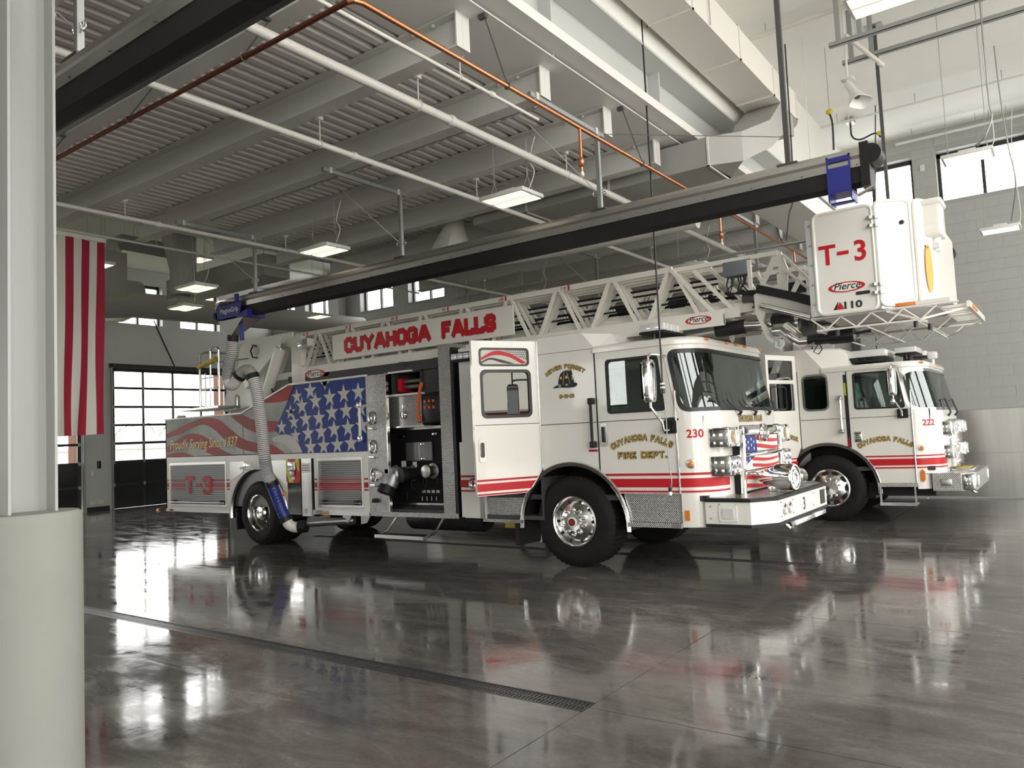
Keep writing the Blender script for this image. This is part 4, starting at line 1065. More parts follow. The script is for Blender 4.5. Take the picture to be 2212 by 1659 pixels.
cells = [(gy0+.05, gy1-.05, 1.295, 1.475), (gy0+.05, gy1-.05, 1.09, 1.24), (gy0+.05, gy1-.05, .86, 1.035)]
for k, (a, b, z0, z1) in enumerate(cells):
    MB().box(gx-.02, gx-.008, a, b, z0, z1).build('grille_insert', 'white', gb, smooth=False)
    wv = lambda f, o: [(a+(b-a)*i/12, z0+(z1-z0)*(f+.12*math.sin(i/12*5.0+o))) for i in range(13)]
    x_s = .36 if k == 0 else (.22 if k == 1 else 0)
    for f in ((.62, .14) if k < 2 else (.70, .16)):
        u_ = wv(f+.22, k); l_ = wv(f, k+.4)
        cl = lambda L_: [(max(p[0], a+(b-a)*x_s), min(max(p[1], z0+.004), z1-.004)) for p in L_]
        ribbon(MB(), cl(u_), cl(l_), GP, .001, 30).build('insert_stripe', 'red', gb, smooth=False)
    if k < 2:
        bl = [(a, z0), (a+(b-a)*.36, z0), (a+(b-a)*.33, z1), (a, z1)] if k == 0 else [(a, z0+.05), (a+(b-a)*.28, z1), (a, z1)]
        flat(MB(), bl, .002, GP).build('insert_canton', 'blue', gb, smooth=False)
        s_ = MB()
        for yy, zz in ([(.05, .8), (.05, .45), (.12, .62), (.12, .25), (.2, .8), (.2, .42), (.27, .62), (.27, .2)] if k == 0 else [(.05, .6), (.14, .85)]):
            star(s_, a+(b-a)*yy, z0+(z1-z0)*zz, .028, GP, .003)
        s_.build('insert_stars', 'white', gb, smooth=False)
# head lamps, two stacked pairs
def head_lamp(ya, yb, z, top):
    h = MB().bbox(GX-.10, GX+.13, ya, yb, z-.115, z+.105, .02).build('head_lamp', 'chrome', T)
    m2 = (ya+yb)/2
    for k, (p, q) in enumerate(((ya+.02, m2-.01), (m2+.01, yb-.02))):
        if top and k == 0:
            MB().bbox(GX+.12, GX+.14, p, q, z-.085, z+.075, .01).build('turn_lamp', 'lens', h)
            for d_ in (-.05, 0.0, .05):
                tip = -1; mm = MB(); c0 = m2*.5+(p+q)/4+d_*.6
                c0 = (p+q)/2+d_*.7
                for s in (-1, 1): mm.bar((GX+.143, c0+.02, z+s*.06), (GX+.143, c0-.02, z), .012, .004, (1, 0, 0))
                mm.build('arrow_light', 'gold', h, smooth=False)
        else:
            if top: MB().bbox(GX+.12, GX+.145, p, q, z-.085, z+.075, .02).build('lamp_lens', 'lens', h)
            else:
                for zz in (-.045, .045): MB().lathe([(.055, 0), (.05, .012), (.03, -.005), (0, .004)], (GX+.128, (p+q)/2, z+zz-.005), (1, 0, 0), 18).build('led_cell', 'led', h)
for z, top in ((1.485, True), (1.175, False)):
    head_lamp(gy0-.44, gy0-.09, z, top); head_lamp(gy1+.09, gy1+.44, z, top)
# bumper
bp = [(-3.25, Y0), (-2.76, Y0), (-2.56, 8.20), (-2.56, 10.16), (-2.76, Y1), (-3.25, Y1)]
def ring_poly(o):  # outline moved out by o
    return [(-3.25, Y0-o), (-2.76+o*.4, Y0-o), (-2.56+o, 8.20-o*.4), (-2.56+o, 10.16+o*.4), (-2.76+o*.4, Y1+o), (-3.25, Y1+o)]
bm_ = MB().prism([(a, b, .565) for a, b in bp], (0, 0, .24)).build('bumper', 'white', T, smooth=False)
for z0, z1 in ((.800, .835), (.535, .567)):
    MB().prism([(a, b, z0) for a, b in ring_poly(.012)], (0, 0, z1-z0)).build('rubber_edge', 'blackplastic', bm_, smooth=False)
MB().prism([(a, b, .836) for a, b in [(-3.3, Y0+.05), (-2.79, Y0+.05), (-2.61, 8.25), (-2.61, 10.11), (-2.79, Y1-.05), (-3.3, Y1-.05)]], (0, 0, .004)).build('bumper_deck', 'tread', bm_, smooth=False)
BS = plane_near(Y0-.0); BF = plane_front(-2.56)
lamp = MB().skin(rrect(-3.10, -2.905, .592, .775, .02), [], lambda s_, z, d: BS(s_, z, .012+d), .012).build('lamp_plate', 'white', bm_)
MB().skin(rrect(-3.06, -2.935, .625, .735, .02), [], lambda s_, z, d: BS(s_, z, .022+d), .012).build('corner_lamp', 'lens', bm_)
bl_ = MB()
for x, z in ((-3.19, .755), (-3.19, .625), (-3.09, .77), (-3.09, .60), (-2.92, .77), (-2.92, .60)): bl_.sphere((x, Y0-.003, z), .011, 8)
bl_.build('bolt', 'steel', bm_, kind='stuff')
for y in (8.42, 8.60):
    MB().lathe([(.062, 0), (.066, .012), (.05, .012), (.03, -.004), (0, .006)], (-2.56, y, .69), (1, 0, 0), 24).build('bumper_lamp', 'polished', bm_)
font_text(MB(), '3', .20, lambda u, v: BF(9.16+u, .61+v, .004), .012).build('bumper_numeral', 'black', bm_, smooth=False)
MB().box(-2.565, -2.550, 9.86, 10.04, .60, .77).build('tow_slot', 'black', bm_, smooth=False)
rv = MB()
for y, z in ((8.3, .77), (8.3, .62), (8.72, .76), (8.72, .62), (9.55, .76), (9.55, .62), (10.1, .76), (10.1, .62)): rv.sphere((-2.557, y, z), .010, 8)
rv.build('bolt', 'steel', bm_, kind='stuff')
for a_, b_ in ((8.72, 9.46), (9.50, 9.98)): MB().bbox(-2.62, -2.53, a_, b_, .475, .53, .01).build('light_strip', 'lens', bm_)
MB().tube([(-2.62, 8.55, .53), (-2.56, 8.56, .47), (-2.55, 8.62, .455), (-2.60, 8.68, .50)], .022, 8).build('tow_hook', 'polished', bm_)
# siren on the bumper deck
sr = MB().lathe([(.0, 0), (.05, .02), (.09, .10), (.125, .22), (.13, .26)], (-2.98, 8.88, 1.0), (1, -.12, 0), 28).build('siren', 'chrome', T)
MB().lathe([(.13, .24), (.15, .245), (.15, .43), (.14, .445), (.125, .445), (.12, .43), (.085, .43), (.08, .445), (.05, .445), (.045, .43), (0, .43)], (-2.98, 8.88, 1.0), (1, -.12, 0), 32).build('siren_horn', 'chrome', sr)
MB().bbox(-2.85, -2.72, 8.80, 8.94, .84, .90, .01).cyl((-2.78, 8.87, .88), (-2.78, 8.87, .98), .03, n=10).build('siren_foot', 'polished', sr)
hv = MB().lathe([(.09, 0), (.09, .05), (.075, .06), (.075, .20), (.10, .21), (.10, .27), (.06, .29), (0, .29)], (-2.80, 9.45, .95), (.25, 1, 0), 22).build('hose_coupling', 'polished', T)
MB().lathe([(.065, 0), (.07, .16), (.06, .17)], (-2.84, 9.28, .94), (.25, 1, 0), 18).build('intake_hose', 'yellow', T)
# chassis under the cab and body
ch = MB().box(-13.4, -3.2, 8.75, 8.85, .52, .78).box(-13.4, -3.2, 9.51, 9.61, .52, .78).box(-6.5, -3.3, 8.3, 10.05, .56, .62).box(-13.7, -7, 8.1, 10.3, .60, .66)
ch.cyl((AX1, 8.3, .52), (AX1, 10.1, .52), .07, n=10).cyl((AXR, 8.4, .52), (AXR, 10.0, .52), .09, n=10).sphere((AXR, YM, .52), .2, 12)
ch.build('chassis', 'blackplastic', T)
tk = MB().tube([(-7.9, 8.30, .50), (-7.85, 8.30, .50), (-6.55, 8.30, .50), (-6.5, 8.30, .50)], [.15, .18, .18, .15], 18)
for x in (-7.5, -7.1, -6.8): tk.lathe([(.185, 0), (.185, .03)], (x, 8.30, .50), (1, 0, 0), 18)
tk.build('air_tank', 'blackplastic', T)
MB().bbox(-6.15, -5.85, 8.2, 8.5, .40, .53, .01).build('wheel_chock', 'yellow', T)

# ---- rear body: upper flag panel, lower lockers
BX0, BX1 = -13.86, -8.40
up_out = [(BX0, 1.50), (BX1, 1.475), (BX1, 2.585), (-10.17, 2.585), (-11.46, 2.195), (BX0, 2.20)]
body = MB().skin(up_out, [], P1, .05).build('flag_panel', 'gflag', T, smooth=False)
bt = MB().prism([(p[0], Y0+.05, p[1]) for p in up_out], (0, 2.4, 0)).build('upper_body', 'panelgrey', T, smooth=False)
top = MB()
for a, b in zip(up_out[2:], up_out[3:]): top.bar((a[0], Y0+.01, a[1]+.012), (b[0], Y0+.01, b[1]+.012), .06, .026)
top.build('edge_trim', 'ladder', T, smooth=False)
FL = plane_near(Y0)
def fr_(mb, pts, d=.003): return flat(mb, pts, d, FL)
cr = lambda pts: [( -13.86+(x-82)*(5.46/1286)*1.0, 0, 0) for x, y in pts]
canton = [(-9.87, 1.485), (-8.41, 1.485), (-8.41, 2.575), (-10.04, 2.575), (-10.56, 1.87)]
fr_(MB(), canton).build('canton', 'blue', body, smooth=False)
st = MB()
rows = [(-9.65, 2.46), (-9.98, 2.39), (-9.53, 2.285), (-9.20, 2.325), (-8.88, 2.355), (-8.56, 2.365), (-9.86, 2.235), (-10.15, 2.15), (-9.78, 2.02), (-9.46, 2.02), (-9.16, 2.09), (-8.84, 2.10), (-8.52, 2.12),
        (-10.385, 1.92), (-10.07, 1.985), (-10.04, 1.77), (-9.73, 1.79), (-9.42, 1.805), (-9.12, 1.83), (-8.81, 1.84), (-8.50, 1.86), (-9.68, 1.575), (-9.37, 1.585), (-9.06, 1.59), (-8.75, 1.605)]
for x, z in rows: star(st, x, z, .135 if x < -9.9 else .155, FL, .005)
flat(st, [(-9.36, 2.575), (-9.24, 2.575), (-9.30, 2.44)], .005, FL)
flat(st, [(-9.42, 2.575), (-9.18, 2.575), (-9.3, 2.50)], .005, FL)
st.build('stars', 'star', body, smooth=False)
ribbon(MB(), [(-13.84, 1.94), (-13.3, 2.06), (-12.8, 2.16), (-12.45, 2.175), (-12.1, 2.12), (-11.75, 1.93), (-11.4, 1.76), (-10.95, 1.67), (-10.68, 1.655), (-10.30, 1.49)],
       [(-13.84, 1.86), (-13.35, 1.93), (-12.9, 2.03), (-12.55, 2.06), (-12.25, 1.95), (-11.9, 1.74), (-11.5, 1.60), (-11.1, 1.53), (-10.9, 1.51), (-10.75, 1.495)], FL, .003, 40).build('wave_stripe', 'rflag', body, smooth=False)
ribbon(MB(), [(-13.84, 1.68), (-13.5, 1.80), (-13.1, 1.91), (-12.75, 1.90), (-12.4, 1.78), (-12.1, 1.62), (-11.75, 1.51)],
       [(-13.84, 1.58), (-13.5, 1.66), (-13.2, 1.74), (-12.9, 1.72), (-12.6, 1.60), (-12.4, 1.53), (-12.25, 1.508)], FL, .003, 40).build('wave_stripe', 'rflag', body, smooth=False)
ribbon(MB(), [(-13.84, 1.555), (-13.5, 1.585), (-13.2, 1.57), (-12.92, 1.51)], [(-13.84, 1.51), (-13.5, 1.508), (-13.2, 1.508), (-12.95, 1.505)], FL, .003, 20).build('wave_stripe', 'rflag', body, smooth=False)
ribbon(MB(), [(-11.75, 2.185), (-11.45, 2.18), (-11.15, 2.08), (-10.85, 2.05), (-10.46, 2.02)], [(-11.75, 2.16), (-11.5, 2.02), (-11.2, 1.89), (-10.9, 1.85), (-10.57, 1.86)], FL, .003, 30).build('wave_stripe', 'rflag', body, smooth=False)
ribbon(MB(), [(-10.85, 2.37), (-10.5, 2.48), (-10.2, 2.575), (-10.02, 2.575)], [(-10.85, 2.34), (-10.5, 2.33), (-10.3, 2.34), (-10.19, 2.35)], FL, .003, 24).build('wave_stripe', 'rflag', body, smooth=False)
ribbon(MB(), [(-10.65, 1.755), (-10.3, 1.80), (-10.05, 1.72), (-9.88, 1.50)], [(-10.62, 1.70), (-10.35, 1.66), (-10.2, 1.57), (-10.12, 1.495)], FL, .0035, 24).build('wave_stripe', 'star', body, smooth=False)
sh = lambda u, v: FL(-12.66+u, 1.655+v+u*.01, .0045)
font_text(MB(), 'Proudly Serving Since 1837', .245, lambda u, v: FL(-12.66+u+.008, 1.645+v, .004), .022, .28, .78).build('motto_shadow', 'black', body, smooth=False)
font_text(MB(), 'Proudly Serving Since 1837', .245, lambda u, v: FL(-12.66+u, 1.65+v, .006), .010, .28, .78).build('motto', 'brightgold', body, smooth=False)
MB().box(-11.436, -11.428, Y0-.004, Y0, 1.50, 2.19).build('panel_seam', 'black', body, smooth=False)
MB().lathe([(.035, 0), (.03, .03), (0, .035)], (-10.13, Y0, 2.16), (0, -1, 0), 14).build('latch', 'black', body)
hd = MB().cyl((-8.50, Y0-.05, 1.62), (-8.50, Y0-.05, 2.20), .022, n=10)
h_ = hd.build('grab_handle', 'ladder', body)
for z in (1.62, 2.12): MB().bbox(-8.535, -8.465, Y0-.075, Y0, z, z+.09, .012).build('handle_bracket', 'chrome', h_)
# lower body, built round the wheel arch
AXZ, RA = .50, .76
lo_out = [(BX0, .545), (-11.83, .545), (-11.83, 1.47), (-11.83, 1.505), (BX0, 1.505)]
low = MB().skin([(BX0, .55), (-11.83, .55)]+arc(AXR, AXZ, RA+.02, 178, 2, 20)[0:0]+[(-11.83, 1.505), (BX0, 1.505)], [rrect(-13.72, -11.95, .60, 1.38, .01, 1)], P1, .05)
low.build('locker_surround', 'white', T, smooth=False)
MB().skin([(-9.62, .60), (BX1, .60), (BX1, 1.48), (-9.62, 1.49)], [rrect(-9.53, -8.53, .64, 1.38, .01, 1)], P1, .05).build('locker_surround', 'white', T, smooth=False)
MB().skin([(-11.83, 1.40), (-10.28, 1.40), (-9.62, 1.40), (-9.62, 1.49), (-11.83, 1.505)], [], P1, .05).build('body_rail', 'white', T, smooth=False)
ta = math.degrees(math.asin((1.40-AXZ)/RA)) if (1.40-AXZ) < RA else 90
wp = MB().skin([(-11.83, .55), (AXR-RA, .55)]+arc(AXR, AXZ, RA, 176, 4, 24)+[(AXR+RA, .55), (-10.27, .55), (-10.27, 1.40), (-11.83, 1.40)], [], P1, .05)
wp.build('wheel_panel', 'ladder', T, smooth=False)
MB().skin([(-11.82, 1.05), (-11.46, 1.20), (-11.40, 1.385), (-11.82, 1.385)], [], lambda s_, z, d: P1(s_, z, .006+d), .006).build('inspection_plate', 'stainless', T, smooth=False)
MB().skin([(-10.66, 1.21), (-10.27, .95), (-10.27, 1.385), (-10.70, 1.385)], [], lambda s_, z, d: P1(s_, z, .006+d), .006).build('inspection_plate', 'stainless', T, smooth=False)
MB().box(BX0, BX1, Y0+.06, Y1-.06, .62, 1.5).build('lower_body', 'panelgrey', T, smooth=False)
MB().box(BX0, BX1, Y1-.05, Y1, .55, 2.2).build('far_body_side', 'white', T, smooth=False)
MB().box(BX0, BX0+.03, Y0, Y1, .55, 2.2).build('rear_panel', 'white', T, smooth=False)
tr = MB(); ring = [(RA-.01, -.02), (RA+.022, -.026), (RA+.03, -.010), (RA+.02, .01), (RA-.03, .012)]
n_ = 28
for i in range(n_+1):
    a = R(-6+192*i/n_)
    for rr_, dy in ring: tr.v.append((AXR+rr_*math.cos(a), Y0+dy, AXZ+rr_*math.sin(a)))
for i in range(n_):
    for k in range(5): tr.f.append((i*5+k, i*5+(k+1) % 5, (i+1)*5+(k+1) % 5, (i+1)*5+k)); tr.mi.append(0)
tr.build('wheel_arch_trim', 'stainless', T)
ln = MB()
for i in range(n_+1):
    a = R(-6+192*i/n_)
    for dy in (.0, .66): ln.v.append((AXR+(RA-.01)*math.cos(a), Y0+dy, AXZ+(RA-.01)*math.sin(a)))
for i in range(n_): ln.f.append((i*2, i*2+1, i*2+3, i*2+2)); ln.mi.append(0)
ln.box(AXR-RA, AXR+RA, Y0+.64, Y0+.66, .5, 1.26)
ln.build('wheel_arch_liner', 'blackplastic', T)
# roller shutters, slat by slat
def shutter(x0, x1, z0, z1, name_stripes):
    t = MB().box(x0-.02, x1+.02, Y0+.03, Y0+.05, z0, z1).build('roller_shutter', 'panelgrey', T, smooth=False)
    nsl = 22; h = (z1-z0)/nsl
    s0 = None
    for k in range(nsl):
        if s0 is None:
            mb = MB(); q = [(0, .004), (-.010, .008), (-.012, h-.008), (0, h-.004)]
            mb.prism([(0, a, b) for a, b in q], (x1-x0, 0, 0)); s0 = mb.build('slat', 'shutter', None, smooth=False); o = s0
        else: o = s0.copy(); COL.objects.link(o)
        o.parent = t; o.location = Vector((x0, Y0+.03, z0+k*h))-wloc(t)
    f = MB().box(x0-.03, x1+.03, Y0-.01, Y0+.03, z1-.005, z1+.04).box(x0-.03, x0, Y0-.008, Y0+.03, z0, z1).box(x1, x1+.03, Y0-.008, Y0+.03, z0, z1)
    f.build('shutter_frame', 'alu', t, smooth=False)
    bar = MB().cyl((x0+.02, Y0-.03, z0+.06), (x1-.02, Y0-.03, z0+.06), .010, n=8).box(x0-.01, x1+.01, Y0-.02, Y0+.02, z0-.01, z0+.03)
    bar.build('lift_bar', 'alu', t, smooth=False)
    for x in (x0+.12, x1-.12): MB().bbox(x-.04, x+.04, Y0-.035, Y0+.01, z0+.035, z0+.10, .01).build('bar_bracket', 'blackplastic', t)
    return t
sh1 = shutter(-13.70, -11.97, .615, 1.355, True)
sh2 = shutter(-9.51, -8.55, .655, 1.36, True)
def slat_stripes(parent, x0, x1, z0, z1, m='darkred'):
    n_ = 22; out = MB()
    for a, b in ((1.060, 1.078), (.945, 1.022), (.905, .925)):
        h = (b-a); parts = 4 if h > .05 else 1
        for k in range(parts):
            zz0 = a+h*k/parts+(.002 if parts > 1 else 0); zz1 = a+h*(k+1)/parts-(.004 if parts > 1 else 0)
            out.add([(x0, Y0+.0165, zz0), (x1, Y0+.0165, zz0), (x1, Y0+.0165, zz1), (x0, Y0+.0165, zz1)], [(0, 1, 2, 3)])
    out.build('shutter_stripe', m, parent, smooth=False)
slat_stripes(sh1, -13.70, -13.25, 0, 0); slat_stripes(sh1, -12.42, -11.97, 0, 0); slat_stripes(sh2, -9.51, -8.55, 0, 0, 'red')
PS = plane_near(Y0+.018)
T3 = MB()
for k in range(9):   # the characters follow the slats, cut into bands
    pass
block_text(MB(), 'T-3', .33, .22, lambda u, v, e=0.0: PS(-12.835+u, .815+v, .003+e), .28, .0, width=.76).build('shutter_lettering', 'darkred', sh1, smooth=False)
for x0, x1 in ((-13.84, -13.76), (-11.93, -11.84), (-9.61, -9.55), (-8.50, -8.41)):
    mb = MB()
    for a, b in ((1.060, 1.085), (.945, 1.025), (.900, .925)): mb.add([P1(x0, a, .004), P1(x1, a, .004), P1(x1, b, .004), P1(x0, b, .004)], [(0, 1, 2, 3)])
    mb.build('stripe', 'darkred', T, smooth=False)
# outrigger cover plates, chevron panel, labels
op = MB().box(-10.26, -9.93, Y0-.012, Y0+.03, .52, 1.40).build('outrigger_plate', 'chrome', T, smooth=False)
op2 = MB().box(-9.91, -9.67, Y0-.012, Y0+.03, .50, 1.40).build('outrigger_plate', 'stainless', T, smooth=False)
cv = MB().skin(rrect(-10.28, -9.95, 1.02, 1.40, .05), [], lambda s_, z, d: P1(s_, z, .02+d), .008).build('chevron_panel', 'red', T, smooth=False)
for k in range(2):
    a = -.02+k*.30
    flat(MB(), [(-10.275, 1.36-a), (-10.275, 1.20-a), (-10.0, 1.025) if k else (-10.08, 1.025), (-9.955, 1.03) if k else (-10.15, 1.03)][:4] if k == 0 else [(-10.05, 1.395), (-9.955, 1.395), (-9.955, 1.20), (-10.0, 1.22)], .022, P1).build('chevron', 'lime', cv, smooth=False)
flat(MB(), [(-10.275, 1.395), (-10.22, 1.395), (-10.10, 1.03), (-10.20, 1.025), (-10.275, 1.2)], .0225, P1).build('chevron', 'lime', cv, smooth=False)
MB().bbox(-10.20, -10.03, Y0-.06, Y0-.02, 1.22, 1.36, .02).build('lamp', 'lens', cv)
MB().bbox(-10.17, -10.06, Y0-.05, Y0-.02, 1.12, 1.21, .02).build('lamp_base', 'steel', cv)
MB().box(-10.15, -10.07, Y0-.026, Y0-.021, 1.07, 1.15).build('label', 'white', cv, smooth=False)
for x0, x1, z0, z1 in ((-9.90, -9.69, 1.18, 1.33), (-9.88, -9.76, .53, .63), (-11.52, -11.44, 1.25, 1.29)):
    MB().box(x0, x1, Y0-.018, Y0-.012, z0, z1).build('label', 'white', T, smooth=False)
    ml = MB()
    for k in range(3): ml.box(x0+.02, x1-.02, Y0-.0195, Y0-.018, z0+(z1-z0)*(.2+.25*k), z0+(z1-z0)*(.28+.25*k))
    ml.build('label_print', 'black', T, smooth=False)
MB().bbox(-11.40, -11.22, Y0-.04, Y0, 1.24, 1.36, .015).build('scene_lamp', 'lens', T)
p = (-10.36, Y0-.005, .845)
MB().lathe([(.04, 0), (.035, .02), (.02, .035), (0, .038)], p, (0, -1, 0), 14).build('marker_lamp', 'amber', T)
MB().box(-9.66, BX1, Y0-.012, Y0+.05, .53, .60).build('rub_rail', 'alu', T, smooth=False)
MB().box(BX0, -11.86, Y0-.012, Y0+.05, .50, .55).build('rub_rail', 'alu', T, smooth=False)
MB().bbox(-9.42, -9.30, Y0-.026, Y0-.01, .545, .585, .006).build('marker_lamp', 'amber', T)
MB().bbox(-13.72, -13.62, Y0-.026, Y0-.01, .51, .545, .006).build('marker_lamp', 'darkred', T)
mb = MB().tube([(-13.86, Y0+.02, .60), (-13.98, Y0-.02, .56), (-14.10, Y0-.02, .52)], .014, 6); a_ = mb.build('lamp_arm', 'blackplastic', T)
MB().lathe([(.0, -.02), (.035, 0), (.035, .03), (0, .05)], (-14.10, Y0-.02, .51), (-1, 0, 0), 14).build('outline_lamp', 'amber', a_)
MB().lathe([(.09, 0), (.085, .05), (.07, .075), (0, .08)], (-13.68, Y0+.22, 2.21), (0, 0, 1), 18).build('beacon', 'lens', T)
# exhaust pipe
MB().tube([(-8.9, Y0+.15, .44), (-9.3, Y0-.05, .43), (-9.62, Y0-.13, .41)], .062, 14).build('exhaust_pipe', 'alu', T)
for x in (-9.05, -8.65):
    MB().prism([(x, Y0+.05, .60), (x+.25, Y0+.05, .60), (x+.12, Y0+.05, .42), (x, Y0+.05, .40)], (0, .02, 0)).build('pipe_bracket', 'steel', T, smooth=False)
# ---- pump compartment
tp = MB().box(-8.40, -8.0, Y0, Y0+.03, .58, 2.59).build('tread_column', 'tread', T, smooth=False)
MB().box(-8.0, -7.985, Y0-.003, Y0+.05, .58, 2.59).build('column_edge', 'polished', T, smooth=False)
for z in (1.95, 1.53, 1.12):
    mb = MB(); mb.tube([(-8.285+.075*math.sin(R(a))*.85, Y0-.012, z+.10*math.cos(R(a))) for a in range(-150, 151, 15)], .012, 8)
    mb.bbox(-8.37, -8.20, Y0-.02, Y0, z-.16, z-.12, .006); mb.bbox(-8.31, -8.27, Y0-.018, Y0, z-.04, z+.05, .01)
    mb.build('folding_step', 'polished', T)
MB().bbox(-8.31, -8.20, Y0-.05, Y0, .73, .79, .015).build('step_lamp', 'blackplastic', T)
cpn = MB().box(-8.40, -6.96, Y0+.78, Y0+.80, .62, 2.75).box(-8.40, -6.96, Y0+.1, Y0+.8, .58, .63).box(-8.42, -8.40, Y0+.03, Y0+.8, .6, 2.6).build('compartment', 'interior', T, smooth=False)
pp = MB().box(-8.30, -6.98, Y0+.34, Y0+.36, .70, 1.76).build('pump_panel', 'pumpblack', T, smooth=False)
fr = MB()
YP = Y0+.33
for x0, x1, z0, z1 in ((-8.33, -8.285, .62, 1.80), (-8.33, -6.96, 1.76, 1.80), (-8.33, -6.96, .62, .70)): fr.box(x0, x1, YP-.01, YP+.04, z0, z1)
fr.build('panel_frame', 'alu', T, smooth=False)
MB().box(-7.93, -7.42, YP-.02, YP, 1.31, 1.575).build('gauge_plate', 'panelgrey', pp, smooth=False)
MB().box(-7.672, -7.664, YP-.024, YP-.018, 1.31, 1.575).build('gauge_plate_seam', 'alu', pp, smooth=False)
for x, z in ((-7.60, 1.545), (-7.60, 1.335), (-8.0, 1.67), (-7.35, 1.685)): MB().bbox(x-.05, x+.05, YP-.04, YP, z-.02, z+.02, .012).build('panel_lamp', 'chrome', pp)
for x, z, w_, h in ((-8.0, 1.26, .09, .10), (-7.78, 1.24, .08, .11)): MB().box(x-w_/2, x+w_/2, YP-.006, YP, z-h/2, z+h/2).build('label', 'white', pp, smooth=False)
for k in range(4):
    x = -7.62+k*.09
    MB().box(x-.03, x+.03, YP-.006, YP, .845, .885).build('label', 'star', pp, smooth=False)
    MB().cyl((x, YP-.04, .74), (x, YP-.04, .80), .010, n=8).build('drain_valve', 'chrome', pp)
MB().lathe([(.11, 0), (.11, .02), (.075, .03), (.075, .12), (.09, .13), (.09, .17), (.05, .18), (0, .18)], (-7.42, YP, 1.16), (0, -1, 0), 24).build('discharge_cap', 'alu', pp)
MB().lathe([(.10, 0), (.085, .02), (.085, .20), (.105, .22), (.105, .30), (.06, .31), (0, .31)], (-7.72, YP, 1.13), (-.25, -1, -.05), 24).build('intake_cap', 'blackplastic', pp)
v_ = MB().lathe([(.12, 0), (.12, .04), (.10, .06), (.10, .22), (.13, .25), (.13, .30)], (-7.80, YP, 1.13), (-.55, -.8, 0), 22)
v_.lathe([(.10, 0), (.105, .15), (.085, .2)], (-7.97, YP-.23, 1.12), (-.2, -.4, -1), 20); v_.bbox(-8.10, -7.93, YP-.33, YP-.2, 1.12, 1.24, .03)
vv_ = v_.build('intake_valve', 'steel', pp)
MB().lathe([(.12, 0), (.13, .04), (.13, .11), (.10, .13), (0, .13)], (-8.02, YP-.32, .97), (-.2, -.4, -1), 20).build('valve_cap', 'blackplastic', vv_)
MB().lathe([(.06, 0), (.06, .04), (.05, .045), (0, .046)], (-8.18, YP-.32, 1.13), (-.2, -1, 0), 18).build('gauge', 'white', vv_)
MB().cyl((-8.15, YP-.30, 1.13), (-8.05, YP-.28, 1.13), .025, n=8).build('gauge_stem', 'black', vv_)
lp = MB()
for cx_, cz_, r_ in ((-7.40, 1.03, .14), (-7.62, 1.0, .15), (-7.98, .80, .12)): lp.tube([(cx_+r_*math.cos(R(a)), YP-.1, cz_+r_*.9*math.sin(R(a))) for a in range(150, 395, 15)], .006, 6)
lp.build('cap_lanyard', 'blackwire', pp)
lk = MB().box(-8.12, -7.44, Y0+.16, Y0+.75, 1.82, 2.25).build('tool_locker', 'tread', T, smooth=False)
MB().box(-8.16, -7.42, Y0+.12, Y0+.78, 2.255, 2.285).build('locker_lid', 'white', T, smooth=False)
MB().box(-8.12, -7.38, Y0+.12, Y0+.78, 1.795, 1.82).build('shelf', 'alu', T, smooth=False)
MB().lathe([(.055, 0), (.06, .01), (.035, .02), (0, .02)], (-7.80, Y0+.155, 1.98), (0, -1, 0), 20).build('locker_latch', 'chrome', lk)
MB().bbox(-7.82, -7.78, Y0+.14, Y0+.16, 2.06, 2.14, .008).build('locker_hinge', 'chrome', lk)
bx_ = MB(); x0, x1, z0, z1 = -8.03, -7.44, 2.29, 2.60
bx_.box(x0, x1, Y0+.75, Y0+.77, z0, z1).box(x0, x0+.015, Y0+.16, Y0+.76, z0, z1).box(x1-.015, x1, Y0+.16, Y0+.76, z0, z1).box(x0, x1, Y0+.16, Y0+.76, z1-.012, z1)
bx_.build('hose_box', 'interior', T, smooth=False)
MB().box(-8.06, -7.60, Y0+.12, Y0+.16, 2.595, 2.62).build('box_lid', 'white', T, smooth=False)
MB().box(-7.42, -6.97, Y0+.20, Y0+.77, 2.27, 2.60).build('control_cabinet', 'interior', T, smooth=False)
MB().bbox(-7.96, -7.90, Y0+.2, Y0+.5, 2.32, 2.52, .015).build('tool_head', 'red', T)
for z in (2.36, 2.44): MB().bbox(-7.88, -7.52, Y0+.25, Y0+.5, z, z+.06, .02).build('hose_roll', 'panelgrey', T)
bg = MB().bbox(-7.44, -6.99, Y0+.12, Y0+.55, 1.83, 2.26, .05).build('equipment_bag', 'black', T)
MB().tube([(-7.40, Y0+.13, 2.42), (-7.43, Y0+.11, 2.30), (-7.47, Y0+.10, 2.1), (-7.46, Y0+.10, 1.95), (-7.43, Y0+.10, 1.86)], [.028, .022, .018, .02, .03], 8).build('bag_strap', 'orange', bg)
for x in (-7.36, -7.28, -7.20):
    for z in (2.04, 2.13): MB().box(x, x+.035, Y0+.108, Y0+.12, z, z+.035).build('bag_patch', 'orange', bg, smooth=False)
pl_ = MB().box(-6.96, -6.75, Y0-.005, Y0+.35, .555, 2.90).build('tread_pillar', 'tread', T, smooth=False)
MB().box(-6.745, -6.70, Y0+.0, Y0+.3, .555, 2.84).build('pillar_gap', 'black', T, smooth=False)
MB().box(-8.38, -6.70, Y0-.01, Y0+.15, .535, .60).build('running_board', 'tread', T, smooth=False)
sx_ = MB().box(-7.95, -7.04, Y0-.35, Y0-.10, .295, .32).build('drop_step', 'tread', T, smooth=False)
MB().box(-7.95, -7.04, Y0-.36, Y0-.345, .285, .33).build('step_edge', 'alu', sx_, smooth=False)
lg = MB()
for x in (-7.94, -7.05): lg.tube([(x+.06, Y0+.02, .54), (x+.02, Y0-.12, .36), (x, Y0-.33, .31)], .016, 6)
lg.build('step_strut', 'polished', sx_)
